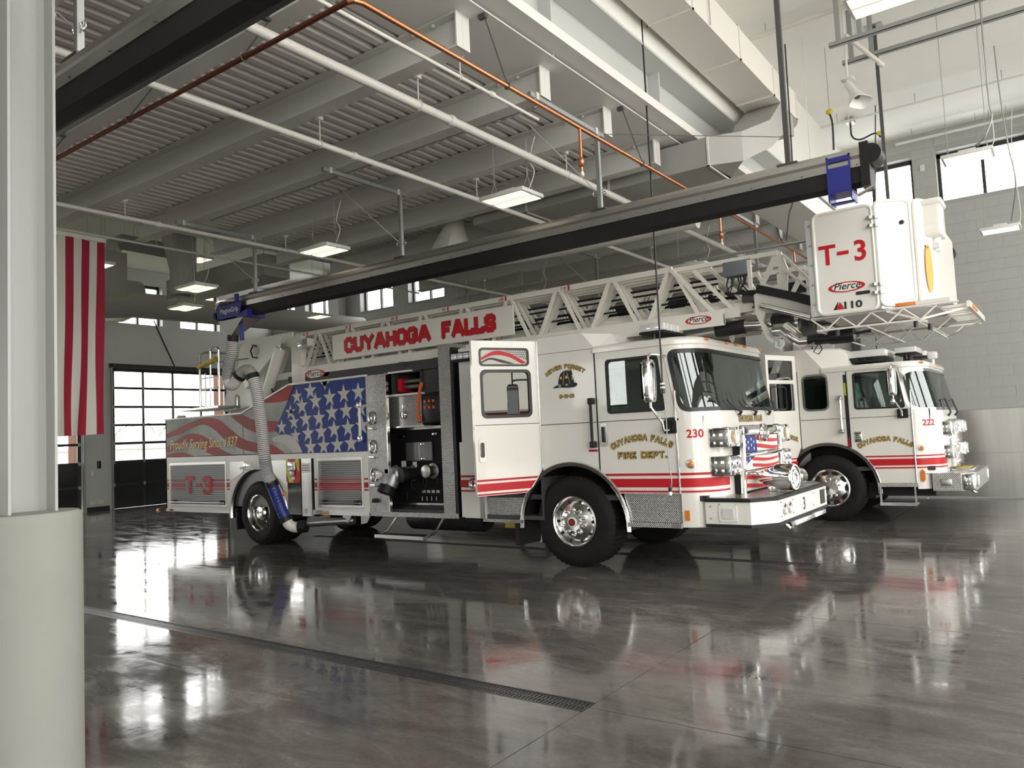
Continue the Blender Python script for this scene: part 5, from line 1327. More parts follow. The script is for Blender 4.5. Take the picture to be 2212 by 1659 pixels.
# dark well under the ladder and the deck behind
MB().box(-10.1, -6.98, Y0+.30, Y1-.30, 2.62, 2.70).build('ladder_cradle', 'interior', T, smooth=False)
MB().box(-10.9, -6.98, Y0+.55, Y0+.60, 2.70, 2.80).box(-8.2, -8.1, Y0+.5, Y1-.5, 2.6, 2.8).box(-7.5, -7.4, Y0+.5, Y1-.5, 2.6, 2.8).build('cradle_beam', 'interior', T, smooth=False)  # dark colour stands in for the shadow under the ladder
# ---- ladder
def section(yh, zb, zt, x0, x1t, x1b, first=False, chord=.07, st=.03, m='ladder'):
    """one telescoping section, yh = half width; x1t / x1b front ends of hand rail and base rail"""
    mb = MB()
    for s in (-1, 1):
        y = YM+s*yh
        mb.box(x0, x1t, y-.02, y+.02, zt-chord, zt)
        mb.box(x0+.3, x1b, y-.025, y+.025, zb, zb+chord*1.7)
    x = x0+.4
    while x < x1b-.1: mb.cyl((x, YM-yh, zb+.05), (x, YM+yh, zb+.05), .018, n=6); x += .36
    sec = mb.build('ladder_section', m, T, smooth=False)
    k = 0; x = -3.74
    while x-.8 > x0-.2: x -= .8
    nodes = []
    while x < x1t+.01: nodes.append(x); x += .8
    for s in (-1, 1):
        y = YM+s*yh
        for xn in nodes:
            for dx in (-.32, .32):
                a = (xn+dx*.12, y, zt-chord*.8); b = (xn+dx*1.1, y, zb+chord)
                if b[0] > x1b or b[0] < x0-.1: continue
                mm = MB().bar(a, b, .036, st*1.6, (0, 1, 0))
                if s < 0 and first: mm.build('strut', m, sec, smooth=False)
                else: mm.build('strut', m, sec, smooth=False)
        mm = MB().bar((x1t-.02, y, zt-chord*.5), (x1b-.05, y, zb+chord), .04, .055, (0, 1, 0)); mm.build('end_strut', m, sec, smooth=False)
    return sec
sec1 = section(.66, 2.765, 3.53, -11.75, -3.72, -3.12, True)
section(.54, 2.84, 3.52, -11.2, -3.50, -2.98)
section(.43, 2.90, 3.51, -11.0, -3.32, -2.86)
section(.32, 2.96, 3.50, -10.8, -3.0, -2.75)
# deep base rail
MB().box(-10.6, -3.12, YM-.69, YM-.655, 2.75, 2.93).box(-10.6, -3.12, YM+.655, YM+.69, 2.75, 2.93).build('base_rail', 'ladder', T, smooth=False)
hy2 = MB()
for y, z, r_ in ((YM-.2, 2.98, .05), (YM+.15, 3.0, .05), (YM-.38, 3.18, .018), (YM-.44, 3.26, .012), (YM-.36, 3.34, .014), (YM+.3, 3.2, .02), (YM-.5, 3.10, .012)):
    hy2.cyl((-10.6, y, z), (-3.25, y, z+.02), r_, n=8)
hy2.build('hydraulic_lines', 'blackplastic', T)
cyl_ = MB().cyl((-10.4, YM+.05, 2.80), (-3.3, YM+.05, 2.72), .10, n=16).build('extension_tube', 'alu', T)
MB().cyl((-4.2, YM-.45, 2.66), (-3.05, YM-.45, 2.73), .075, n=16).build('waterway', 'alu', T)
MB().cyl((-3.3, YM-.45, 2.722), (-2.95, YM-.45, 2.74), .082, n=16).build('waterway_sleeve', 'blackplastic', T)
MB().cyl((-2.95, YM-.45, 2.74), (-2.35, YM-.45, 2.70), .07, n=16).build('waterway_tip', 'polished', T)
# name board
YS = YM-.72
sg = MB().bbox(-9.70, -6.03, YS-.012, YS+.012, 2.975, 3.385, .006).build('name_board', 'ladder', T, smooth=False)
SGP = plane_near(YS-.012)
def board_text(word, xc, wtot):
    n_ = sum(GL[c][0]*1.0+.26 for c in word)-.26; size = wtot/n_/1.0; xs = 1.0
    hgt = .265
    for d, wd, m in ((.002, .315, 'black'), (.0055, .275, 'red')):
        block_text(MB(), word, 1.0, wd, lambda u, v, e=0.0: SGP(xc+u*size, 3.05+v*hgt, d+e), .26, .04 if m == 'red' else .055).build('name_lettering', m, sg, smooth=False)
board_text('CUYAHOGA', -8.475, 1.80); board_text('FALLS', -6.83, .93)
for x, num in ((-5.16, '110'), (-6.18, '100'), (-7.23, '90'), (-8.27, '80'), (-9.32, '70'), (-10.38, '60'), (-11.46, '50')):
    YQ = plane_near(YM-.682)
    MB().add([YQ(x-.012, 3.463, .002), YQ(x+.012, 3.463, .002), YQ(x+.012, 3.528, .002), YQ(x-.012, 3.528, .002)], [(0, 1, 2, 3)]).build('length_mark', 'red', sec1, smooth=False)
    font_text(MB(), num, .062, lambda u, v: YQ(x-.085+u, 3.472+v, .002), .01).build('length_number', 'darkred', sec1, smooth=False)
QB = plane_near(YM-.69)
oval_logo(T, -10.20, 2.79, .26, QB, .012)
oval_logo(T, -3.42, 2.845, .16, plane_near(YM-.69), .004)
bp_ = MB().prism([(-10.72, YM-.70, 2.66), (-9.92, YM-.70, 2.68), (-9.70, YM-.70, 2.92), (-10.72, YM-.70, 2.93)], (0, .03, 0)).build('base_plate', 'ladder', T, smooth=False)
MB().bbox(-10.70, -10.44, YM-.78, YM-.66, 2.64, 3.47, .01).build('ladder_bracket', 'ladder', T)
fl2 = MB().bbox(-10.40, -10.27, YM-.88, YM-.72, 3.24, 3.37, .015).build('work_lamp', 'lens', T)
MB().bbox(-10.26, -10.12, YM-.90, YM-.76, 3.25, 3.38, .012).build('work_lamp_head', 'white', fl2)
MB().box(-10.25, -10.13, YM-.906, YM-.898, 3.262, 3.368).build('work_lamp_glass', 'panelgrey', fl2, smooth=False)
MB().tube([(-10.40, YM-.8, 3.27), (-10.42, YM-.8, 3.0), (-10.38, YM-.8, 2.93), (-10.22, YM-.8, 2.97)], .008, 6).build('lamp_cable', 'white', fl2)
# pedestal, turntable, lifting rams
pd = MB().lathe([(.62, 2.20), (.62, 2.34), (.55, 2.36), (.50, 2.45), (0, 2.45)], (-11.9, YM, 0), (0, 0, 1), 32).build('turntable', 'ladder', T)
for y in (YM-.74, YM+.68):
    pl = [(-12.75, 2.30), (-11.75, 2.36), (-11.60, 2.62), (-11.45, 3.0), (-11.85, 3.25), (-12.05, 3.55), (-12.20, 3.45), (-12.30, 3.05), (-12.62, 2.78)]
    hole = [(-12.42, 2.32), (-12.40, 2.55), (-12.33, 2.62), (-12.24, 2.55), (-12.22, 2.34)]
    MB().skin(pl, [hole], lambda s_, z, d: (s_, y-d, z), .05).build('pedestal_arm', 'ladder', T, smooth=False)
    top_ = [(-12.08, 3.56), (-10.70, 3.56), (-10.68, 3.30), (-11.1, 3.36), (-11.35, 3.36), (-11.75, 3.05), (-12.2, 3.0)]
    MB().skin(top_[::-1], [arc(-11.70, 3.36, .10, 0, 330, 12)], lambda s_, z, d: (s_, y-.01-d, z), .04).build('ladder_heel', 'ladder', T, smooth=False)
    MB().cyl((-10.92, y-.08, 3.30), (-11.42, y-.08, 2.42), .10, n=20).build('lifting_ram', 'white', T)
    MB().cyl((-10.87, y-.08, 3.39), (-10.95, y-.08, 3.24), .055, n=16).build('ram_rod', 'chrome', T)
    MB().bar((-11.95, y-.06, 2.75), (-10.95, y-.06, 3.42), .10, .20, (0, 0, 1)).build('ram_arm', 'ladder', T, smooth=False)
hs = MB().tube([(-11.62, YM-.80, 3.40), (-11.72, YM-.80, 3.44), (-11.80, YM-.80, 3.34), (-11.74, YM-.80, 3.22), (-11.62, YM-.80, 3.2)], .014, 6).tube([(-11.30, YM-.82, 2.55), (-11.2, YM-.82, 2.62), (-11.12, YM-.82, 2.5), (-11.15, YM-.82, 2.36)], .016, 6)
hs.build('hydraulic_hose', 'blackplastic', T)
# rear platform with rails
pf = MB().box(-13.75, -12.4, 8.10, 8.75, 2.36, 2.40).build('rear_platform', 'alu', T, smooth=False)
ra = MB()
def hoop(x0, x1, y0, y1, z0, z1, r_=.020):
    ra.tube([(x0, y0, z0), (x0, y0, z1-.05), (x0+(x1-x0)*.15, y0+(y1-y0)*.15, z1), (x1-(x1-x0)*.15, y1-(y1-y0)*.15, z1), (x1, y1, z1-.05), (x1, y1, z0)], r_, 8)
hoop(-13.27, -13.05, 8.30, 8.95, 2.4, 3.46); hoop(-12.93, -12.66, 8.30, 8.30, 2.4, 3.50)
for z in (2.75, 2.95): ra.cyl((-13.27, 8.3, z), (-12.66, 8.3, z), .014, n=6)
ra.cyl((-13.1, 8.3, 2.4), (-13.1, 8.3, 3.05), .012, n=6).cyl((-12.66, 8.3, 3.22), (-11.9, 8.4, 3.22), .012, n=6)
ra.build('platform_rail', 'polished', T)
MB().tube([(-13.30, 8.28, 3.16), (-13.05, 8.28, 3.22), (-12.85, 8.28, 3.24), (-12.72, 8.28, 3.28)], [.03, .05, .04, .06], 8).build('hose_nozzle', 'yellow', T)
# ---- ladder tip, bucket linkage
lk = MB()
for y in (YM-.58, YM+.52):
    tri = [(-2.78, 3.06), (-2.52, 3.53), (-2.46, 3.50), (-2.40, 3.30), (-2.42, 3.05)]
    MB().skin(tri[::-1], [[(-2.60, 3.14), (-2.50, 3.14), (-2.50, 3.34), (-2.56, 3.34), (-2.66, 3.18)]], lambda s_, z, d: (s_, y-d, z), .03).build('tip_plate', 'ladder', T, smooth=False)
    arm = [(-2.78, 3.06), (-2.70, 3.08), (-2.02, 2.78), (-2.0, 2.68), (-2.15, 2.68), (-2.66, 2.86), (-2.70, 2.75), (-2.62, 2.60), (-2.58, 2.62), (-2.62, 2.50), (-2.68, 2.56), (-2.78, 2.86)]
    MB().skin(arm[::-1], [], lambda s_, z, d: (s_, y-.03-d, z), .035).build('bucket_arm', 'ladder', T, smooth=False)
    MB().bar((-2.74, y-.04, 3.12), (-2.06, y-.04, 2.87), .06, .09, (0, 0, 1)).build('arm_pad', 'blackplastic', T, smooth=False)
    MB().cyl((-2.70, y-.06, 2.92), (-2.18, y-.06, 2.72), .035, n=14).build('levelling_ram', 'polished', T)
    MB().bar((-2.44, y, 3.46), (-2.06, y, 2.98), .03, .04, (0, 1, 0)).bar((-2.44, y, 3.30), (-2.05, y, 2.90), .03, .03, (0, 1, 0)).build('tip_brace', 'ladder', T, smooth=False)
    MB().cyl((-3.4, y, 3.57), (-1.98, y, 3.565), .016, n=8).build('hand_rail', 'steel', T)
    MB().box(-2.84, -2.80, y-.02, y+.02, 3.12, 3.48).box(-3.75, -2.5, y-.02, y+.02, 3.47, 3.52).build('tip_post', 'ladder', T, smooth=False)
cb = MB().bbox(-3.12, -2.84, YM-.62, YM-.45, 3.31, 3.48, .012).build('control_box', 'panelgrey', T)
cb.data.materials[0] = mat('grey_box', (0.16, 0.18, 0.20), 0.5)
cw = MB(); rn = random.Random(3)
for k in range(7):
    x = -3.08+k*.035; cw.tube([(x, YM-.55, 3.32), (x+rn.uniform(-.04, .04), YM-.57, 3.22), (x+rn.uniform(-.1, .1), YM-.57, 3.12), (x+.25+rn.uniform(-.1, .15), YM-.55, 3.06+rn.uniform(-.04, .06))], .010, 6)
cw.build('control_cable', 'blackwire', T)
cl = MB()
for k in range(26):   # small brackets, valves and fittings packed at the ladder tip
    x = rn.uniform(-3.2, -2.1); y = rn.uniform(YM-.5, YM+.4); z = rn.uniform(2.72, 3.1) if x < -2.6 else rn.uniform(2.62, 2.95); s = rn.uniform(.02, .07)
    cl.bbox(x-s, x+s, y-s, y+s, z-s*.6, z+s*.6, .008)
cl.build('tip_fittings', 'darksteel', T, kind='stuff')
mo = MB().tube([(-2.55, YM-.62, 2.62), (-2.45, YM-.66, 2.62), (-2.33, YM-.68, 2.50), (-2.28, YM-.7, 2.46), (-2.12, YM-.72, 2.46)], [.09, .09, .085, .06, .055], 14).build('monitor', 'polished', T)
MB().tube([(-2.20, YM-.72, 2.47), (-2.0, YM-.72, 2.47), (-1.97, YM-.72, 2.475), (-1.80, YM-.72, 2.48), (-1.74, YM-.72, 2.48), (-1.72, YM-.72, 2.48)], [.058, .058, .075, .08, .075, .04], 16).build('monitor_nozzle', 'black', mo)
MB().bar((-1.72, YM-.72, 2.49), (-1.58, YM-.72, 2.50), .03, .03).tube([(-2.1, YM-.72, 2.42), (-2.15, YM-.74, 2.34), (-2.10, YM-.74, 2.31), (-2.06, YM-.74, 2.36), (-2.09, YM-.72, 2.42)], .006, 6).build('nozzle_handle', 'black', mo)
MB().tube([(-2.56, YM-.66, 2.50), (-2.56, YM-.68, 2.44), (-2.51, YM-.68, 2.42), (-2.47, YM-.67, 2.46), (-2.47, YM-.67, 2.52)], .012, 8).build('lifting_eye', 'white', T)
MB().bbox(-2.62, -2.40, YM-.6, YM+.5, 2.56, 2.80, .02).build('valve_block', 'blackplastic', T)
# ---- bucket
BZ0, BZ1 = 2.67, 3.66
side_p = [(-1.955, 7.99), (-1.40, 7.99)]
bk = MB()
PB = plane_near(7.985)
o_ = rquad([(-1.955, BZ0-.01), (-1.41, BZ0-.01), (-1.41, BZ1+.01), (-1.955, BZ1)], .07)
bp1 = MB().skin(o_, [], PB, .025).build('bucket_side', 'white', T)
rim_ = MB(); edge = [PB(a, b, .0) for a, b in o_]
rim_.tube([Vector(p)+Vector((0, .012, 0)) for p in edge]+[Vector(edge[0])+Vector((0, .012, 0))], .022, 8, cap=False); rim_.build('bucket_rim', 'white', bp1)
MB().box(-2.03, -1.955, 7.99, 8.14, BZ0-.02, BZ1-.03).build('bucket_post', 'steelpaint', T, smooth=False)
bolt = MB()
for k in range(5): bolt.sphere((-1.99, 7.985, BZ0+.1+k*.2), .012, 6)
bolt.build('bolt', 'steel', T, kind='stuff')
def PC(s_, z, d):     # slanted corner door
    a = Vector((-1.375, 7.985, 0)); b = Vector((-1.10, 8.17, 0)); e = (b-a).normalized(); n_ = Vector((e.y, -e.x, 0)); p = a+e*s_+n_*d
    return (p.x, p.y, z)
def PE(s_, z, d):
    a = Vector((-1.065, 8.20, 0)); b = Vector((-.94, 8.42, 0)); e = (b-a).normalized(); n_ = Vector((e.y, -e.x, 0)); p = a+e*s_+n_*d
    return (p.x, p.y, z)
for nm, pf_, ln_ in (('bucket_door', PC, .325), ('bucket_corner', PE, .25)):
    o2 = rquad([(0, BZ0+.01), (ln_, BZ0+.01), (ln_, BZ1+.03), (0, BZ1+.03)], .07)
    q = MB().skin(o2, [], pf_, .025).build(nm, 'white', T)
    mm = MB(); ed = [Vector(pf_(a, b, -.012)) for a, b in o2]; mm.tube(ed+[ed[0]], .021, 8, cap=False); mm.build('bucket_rim', 'white', q)
    if nm == 'bucket_door':
        MB().sphere(pf_(.24, 3.47, .015), .022, 8).build('door_latch', 'black', q)
        for z in (BZ0+.12, BZ0+.2, BZ1-.14, BZ1-.22):
            hh = MB()
            for s_ in (.0, -.055): hh.cyl(pf_(s_, z, .0), pf_(s_, z+.03, .0), .026, n=8)
            hh.build('door_hinge', 'steel', q)
bxs = MB().bbox(-1.10, -.86, 8.30, 8.62, 3.33, 3.66, .03).build('control_pod', 'white', T)
MB().bbox(-1.10, -.84, 8.28, 8.64, 3.63, 3.70, .03).build('pod_lid', 'white', bxs)
MB().cyl((-.95, 8.45, 3.20), (-.95, 8.45, 3.34), .06, n=14).bbox(-1.02, -.90, 8.38, 8.52, 3.22, 3.28, .01).build('pod_lamp', 'lampbody', bxs)
MB().tube([(-1.03, 8.30, 3.33), (-1.04, 8.28, 3.27), (-.99, 8.30, 3.22)], .006, 6).build('pod_cable', 'black', bxs)
ov = MB(); ov.add([PE(.125+.05*math.cos(2*PI*i/24), 3.02+.24*math.sin(2*PI*i/24), .014) for i in range(24)], [tuple(range(24))]); ov.build('reflective_oval', mat('orange_oval', (.75, .30, .03), .5), T, smooth=False)
rest_ = MB().box(-1.0, -.94, 8.42, 9.94, BZ0, BZ1-.1).box(-2.0, -1.05, 10.30, 10.34, BZ0, BZ1).box(-2.02, -1.98, 8.0, 10.34, BZ0, 2.95)
rest_.build('bucket_walls', 'white', T, smooth=False)
MB().prism([(-2.0, 8.0, BZ0-.02), (-1.38, 8.0, BZ0-.02), (-1.06, 8.22, BZ0-.02), (-.95, 8.42, BZ0-.02), (-.95, 9.94, BZ0-.02), (-1.1, 10.3, BZ0-.02), (-2.0, 10.3, BZ0-.02)], (0, 0, .03)).build('bucket_floor', 'alu', T, smooth=False)
dk_ = MB().box(-1.36, -.82, 8.05, 8.42, 2.655, 2.69); dkk = dk_.build('front_step', 'white', T, smooth=False)
gs = MB()
for k in range(9): gs.box(-.95+k*.0, -.70, 8.50+k*.16, 8.54+k*.16, 2.64, 2.67)
gs.box(-.72, -.69, 8.4, 9.95, 2.62, 2.68); gs.build('step_grating', 'white', T, smooth=False)
MB().bbox(-1.27, -1.10, 8.04, 8.055, 2.655, 2.688, .004).build('marker_lamp', 'amber', dkk)
for y in (8.6, 8.75, 8.9): MB().bbox(-.69, -.675, y, y+.08, 2.63, 2.665, .004).build('marker_lamp', 'amber', dkk)
us_ = MB(); zl = 2.51
for y in (8.05, 9.15, 10.25):
    us_.cyl((-2.05, y, 2.64), (-.75, y, 2.64), .012, n=6); us_.cyl((-2.0, y, zl), (-1.1, y, zl), .010, n=6)
    x = -2.05
    while x < -1.1: us_.cyl((x, y, 2.63), (x+.14, y, zl), .009, n=6).cyl((x+.14, y, zl), (x+.28, y, 2.63), .009, n=6); x += .28
for x in (-2.0, -1.55, -1.1): us_.cyl((x, 8.05, zl), (x, 10.25, zl), .010, n=6)
us_.cyl((-1.1, 8.05, zl), (-.72, 8.5, 2.63), .012, n=6).cyl((-1.1, 10.25, zl), (-.72, 9.9, 2.63), .012, n=6).cyl((-1.36, 8.05, 2.63), (-1.05, 8.3, zl), .014, n=6)
us_.build('bucket_underframe', 'white', T)
ft = MB()
for x, y in ((-1.82, 8.1), (-1.12, 8.12), (-1.05, 8.5)): ft.cyl((x, y, zl-.06), (x, y, zl), .022, n=10)
ft.build('rubber_foot', 'black', T)
bl3 = MB()
font_text(bl3, 'T', .275, lambda u, v: PB(-1.835+u, 3.15+v, .004), .022, 0, .95)
bl3.add([PB(-1.745, 3.225, .004), PB(-1.635, 3.225, .004), PB(-1.635, 3.262, .004), PB(-1.745, 3.262, .004)], [(0, 1, 2, 3)])
font_text(bl3, '3', .275, lambda u, v: PB(-1.53+u, 3.15+v, .004), .022, 0, .95).build('bucket_lettering', 'red', bp1, smooth=False)
oval_logo(bp1, -1.68, 2.905, .17, PB, .004)
MB().skin(rrect(-1.60, -1.47, 2.81, 2.842, .015), [], lambda s_, z, d: PB(s_, z, .008+d), .006).build('lamp', 'black', bp1)
flat(MB(), [(-1.815, 2.69), (-1.78, 2.69), (-1.765, 2.765), (-1.77, 2.765)], .004, PB).build('model_mark', 'black', bp1, smooth=False)
flat(MB(), [(-1.79, 2.69), (-1.71, 2.69), (-1.75, 2.765)], .0045, PB).build('model_mark', 'red', bp1, smooth=False)
font_text(MB(), '110', .095, lambda u, v: PB(-1.64+u, 2.692+v, .005), .03, 0, 1.3).build('model_number', 'black', bp1, smooth=False)

# ------------------------------------------------------------------ truck 2 : engine behind, mostly its cab in view
V0, V1 = 13.03, 15.53; VM = 14.28; AX2 = -3.22
U = thing('pumper_truck', (AX2, VM, 0), 'white fire engine numbered 222 parked behind the ladder truck, by the side wall', 'fire truck')
C2 = Cab(-4.9, -1.59, V0, V1, .42, 1.68, .21)
_bw = bm_
side2, door2, roof2 = cab_common(U, C2, AX2, 2.465, 2.80, -3.46, -3.20, -2.80, (-2.85, -1.955), [(-2.755, 1.775), (-2.045, 1.765), (-2.13, 2.335), (-2.755, 2.335)], 2.335, truck2=True)
P2 = plane_near(V0)
MB().skin([(-3.61, 2.45), (-3.20, 2.45), (-3.46, 2.78), (-3.61, 2.78)], [], P2, .03).build('upper_panel', 'white', U, smooth=False)
MB().box(-4.9, -4.6, V0, V0+.04, .55, 2.78).box(-4.9, -3.62, V0, V0+.04, 2.70, 2.79).box(-4.6, -3.62, V0+.5, V0+.54, .5, 2.7).build('rear_cab_panel', 'white', U, smooth=False)
MB().box(-12.0, -4.95, V0, V1, .60, 2.5).build('body', 'white', U, smooth=False)
MB().box(-11.8, -5.1, V0+.3, V1-.3, 2.5, 2.62).build('hose_bed', 'alu', U, smooth=False)
wheel(U, AX2, V0+.03, .535, .33, .30, True, hubred=False, oval=True)
wheel(U, AX2, V1-.03, .535, .33, .30, True, side=1, hubred=False, oval=True)
wheel(U, -9.0, V0+.02, .525, .27, .30, False, dual=True, hubred=False, holes=8)
wheel(U, -9.0, V1-.02, .525, .27, .30, False, side=1, dual=True, hubred=False, holes=8)
# its crew door, ajar
a2 = Vector((-3.62, V0, 0)); b2 = Vector((-3.86, V0-.80, 0)); d2 = (a2-b2); D2 = d2.length; d2.normalize(); n2 = Vector((d2.y, -d2.x, 0))
def PD2(s_, z, d): p = b2+d2*s_+n2*d; return (p.x, p.y, z)
u1 = rrect(.06, D2-.10, 1.80, 2.24, .02, 2); u2 = rrect(.06, D2-.10, 2.30, 2.62, .02, 2)
cd2 = MB().skin([(0, .90), (.60, .90), (D2, 1.2), (D2, 2.70), (0, 2.70)], [u1, u2], PD2, .05).build('crew_door', 'white', U, smooth=False)
for q in (u1, u2): MB().skin(q, [], lambda s_, z, d: PD2(s_, z, d-.015), .005).build('window', 'tintglass', cd2, smooth=False)
MB().skin(rrect(.10, D2-.30, 1.82, 2.20, .06), [rrect(.12, D2-.32, 1.84, 2.18, .05)], lambda s_, z, d: PD2(s_, z, d-.008), .004).build('window_seal', 'black', cd2, smooth=False)
block_text(MB(), 'FIRE-RESCUE'.replace('-', '-'), .085, .34, lambda u, v, q=0.0: PD2(D2*.58+u, 1.35+v-abs(u)*.25, .002+q), .3, .1, width=.52).build('lettering_shadow', 'black', cd2, smooth=False)
block_text(MB(), 'FIRE-RESCUE', .085, .2, lambda u, v, q=0.0: PD2(D2*.58+u, 1.35+v-abs(u)*.25, .0055+q), .3, .05, width=.52).build('lettering', 'gold', cd2, smooth=False)
Z2 = ((1.010, 1.032), (.880, .980), (.832, .854))
for a, b in Z2: MB().add([PD2(.003, a, .004), PD2(D2*.8, a, .004), PD2(D2*.85, b, .004), PD2(.003, b, .004)], [(0, 1, 2, 3)]).build('stripe', 'red', cd2, smooth=False)
hit2 = lambda z: C2.sx(AX2+math.sqrt(.775**2-(z-.49)**2))
stripes(U, C2.mp, 0, C2.La+C2.A+.05, C2.cuts, Z2, hit2)
gold(door2, 'CUYAHOGA FALLS', .090, lambda d: on_arc(P2, -2.36, 1.25, .68, d), .76)
font_text(MB(), '222', .125, lambda u, v: C2.mp(C2.sx(-1.73)+u, 1.475+v, .004), .022).build('fleet_number', 'red', U, smooth=False)
p = Vector(C2.mp(C2.sx(-1.86), 1.14, 0)); q = Vector(C2.mp(C2.sx(-1.86), 1.14, 1))-p
MB().lathe([(.052, 0), (.05, .012), (.036, .016), (0, .016)], p, q, 20).build('marker_bezel', 'polished', U)
MB().lathe([(.036, .014), (.03, .03), (0, .038)], p, q, 18).build('marker_lamp', 'amber', U)
MB().skin([(-1.905, .66), (-1.87, .62), (-1.84, .66), (-1.84, .78), (-1.87, .82), (-1.905, .78)], [], lambda s_, z, d: P2(s_, z, .008+d), .008).build('side_reflector', 'amber', U, smooth=False)
# vent louvre and grab handle on the cab side
lv = MB().bbox(-2.79, -2.68, V0-.015, V0, 1.255, 1.415, .01).build('vent_frame', 'polished', door2)
for k in range(4): MB().box(-2.77, -2.70, V0-.02, V0-.014, 1.285+k*.03, 1.30+k*.03).build('louvre', 'darksteel', lv, smooth=False)
gh = MB().cyl((-2.955, V0-.07, 1.42), (-2.955, V0-.07, 1.97), .020, n=10).build('grab_handle', 'polished', U)
for z in (1.40, 1.93): MB().bbox(-2.985, -2.925, V0-.09, V0, z, z+.07, .01).build('handle_bracket', 'polished', gh)
MB().box(-2.90, -2.86, V0-.004, V0+.02, 1.15, 2.33).build('door_gap', 'black', U, smooth=False)
MB().box(-2.895, -2.865, V0-.006, V0, 1.16, 1.32).build('reflective_tag', 'darkred', U, smooth=False)
MB().box(-2.895, -2.87, V0-.006, V0, 2.0, 2.2).build('reflective_tag', 'lime', U, smooth=False)
mirror(U, -2.15, V0, 12.76, 1.94, 2.36, .20, True)
mirror(U, -1.90, V1, 15.78, 1.94, 2.36, .20)
MB().box(-2.50, -1.945, V0-.03, V0+.1, .555, .615).build('running_board', 'tread', U, smooth=False)
ds = MB().box(-2.47, -1.97, V0-.10, V0+.12, .285, .315).build('drop_step', 'tread', U, smooth=False)
MB().box(-2.475, -1.965, V0-.108, V0-.098, .275, .325).build('step_edge', 'polished', ds, smooth=False)
lg = MB()
for x in (-2.46, -1.98): lg.box(x-.012, x+.012, V0-.09, V0-.06, .30, .56)
lg.build('step_strut', 'polished', ds, smooth=False)
bq = [(-1.75, V0), (-1.38, V0), (-1.20, 13.30), (-1.20, 15.26), (-1.38, V1), (-1.75, V1)]
b2_ = MB().prism([(a, b, .495) for a, b in bq], (0, 0, .25)).build('bumper', 'tread', U, smooth=False)
MB().prism([(a, b, .745) for a, b in [(-2.0, V0+.03), (-1.39, V0+.03), (-1.22, 13.31), (-1.22, 15.25), (-1.39, V1-.03), (-2.0, V1-.03)]], (0, 0, .006)).build('bumper_deck', 'tread', b2_, smooth=False)
MB().bbox(-1.64, -1.50, V0-.012, V0+.005, .57, .67, .008).build('lamp_plate', 'alu', b2_)
cl_ = MB().bbox(-1.36, -1.20, 13.04, 13.34, .50, .74, .03).build('corner_lamp', 'chrome', b2_)
MB().bbox(-1.215, -1.185, 13.40, 13.62, .54, .70, .02).bbox(-1.215, -1.185, 14.95, 15.2, .54, .70, .02).build('bumper_lamp', 'lens', b2_)
MB().bbox(-1.58, -1.28, 13.75, 14.75, .75, .775, .01).build('hose_tray', 'polished', b2_)
MB().bbox(-1.54, -1.34, 13.85, 14.45, .772, .782, .004).build('tray_cover', 'yellow', b2_)
MB().tube([(-1.3, 13.35, .50), (-1.25, 13.36, .45), (-1.24, 13.45, .44)], .02, 8).build('tow_hook', 'polished', b2_)
g2 = MB().bbox(-1.62, -1.50, 13.72, 14.84, .80, 1.55, .03).build('grille', 'chrome', U)
for k in range(6): MB().bbox(-1.505, -1.485, 13.80, 14.76, .86+k*.11, .91+k*.11, .008).build('grille_bar', 'chrome', g2)
MB().box(-1.515, -1.502, 13.80, 14.76, .85, 1.5).build('grille_mesh', 'black', g2, smooth=False)
for ya, yb in ((13.36, 13.64), (14.92, 15.20)):
    for z in (1.42, 1.05):
        h = MB().bbox(-1.66, -1.47, ya, yb, z-.11, z+.11, .025).build('head_lamp', 'chrome', U)
        MB().bbox(-1.475, -1.455, ya+.03, yb-.03, z-.08, z+.08, .02).build('lamp_lens', 'lens', h)
for u in (.25, .78):
    uu = C2.La+C2.A+C2.F*u; a = Vector(C2.mp(uu, 1.60, .02)); b = Vector(C2.mp(uu, 1.66, .06)); e = Vector(C2.mp(uu-.20, 2.05, .018)); f = Vector(C2.mp(uu-.28, 1.85, .02))
    MB().tube([a, b, Vector(C2.mp(uu-.05, 1.88, .04)), f], [.02, .014, .010, .008], 8).tube([f, Vector(C2.mp(uu-.40, 1.86, .012))], .006, 5).build('wiper', 'black', U)
ac = MB().bbox(-2.96, -2.30, 13.35, 14.2, 2.60, 2.72, .04).build('roof_unit', 'lampbody', U)
MB().bbox(-2.93, -2.33, 13.38, 14.17, 2.52, 2.61, .01).build('roof_unit_base', 'blackplastic', ac)
for k in range(4): MB().sphere((-2.86+k*.12, 13.37, 2.575), .02, 8).build('vent_hole', 'black', ac)
light_bar(U, -2.20, -1.88, 13.45, 14.05, 2.60); light_bar(U, -2.20, -1.88, 14.5, 15.1, 2.60)
MB().box(-2.1, -2.0, 13.6, 13.9, 2.46, 2.61).build('light_bar_mount', 'black', U, smooth=False)
MB().bbox(-1.80, -1.66, 13.9, 14.02, 2.52, 2.64, .03).cyl((-1.73, 13.96, 2.44), (-1.73, 13.96, 2.54), .025, n=8).build('scene_lamp', 'lampbody', U)
ch2 = MB().box(-11.5, -1.7, 13.85, 13.95, .48, .74).box(-11.5, -1.7, 14.6, 14.7, .48, .74).cyl((AX2, 13.4, .52), (AX2, 15.2, .52), .07, n=10).box(-2.6, -1.75, 13.3, 15.2, .40, .60).box(-3.0, -2.6, 13.3, 13.8, .35, .6)
ch2.build('chassis', 'blackplastic', U)

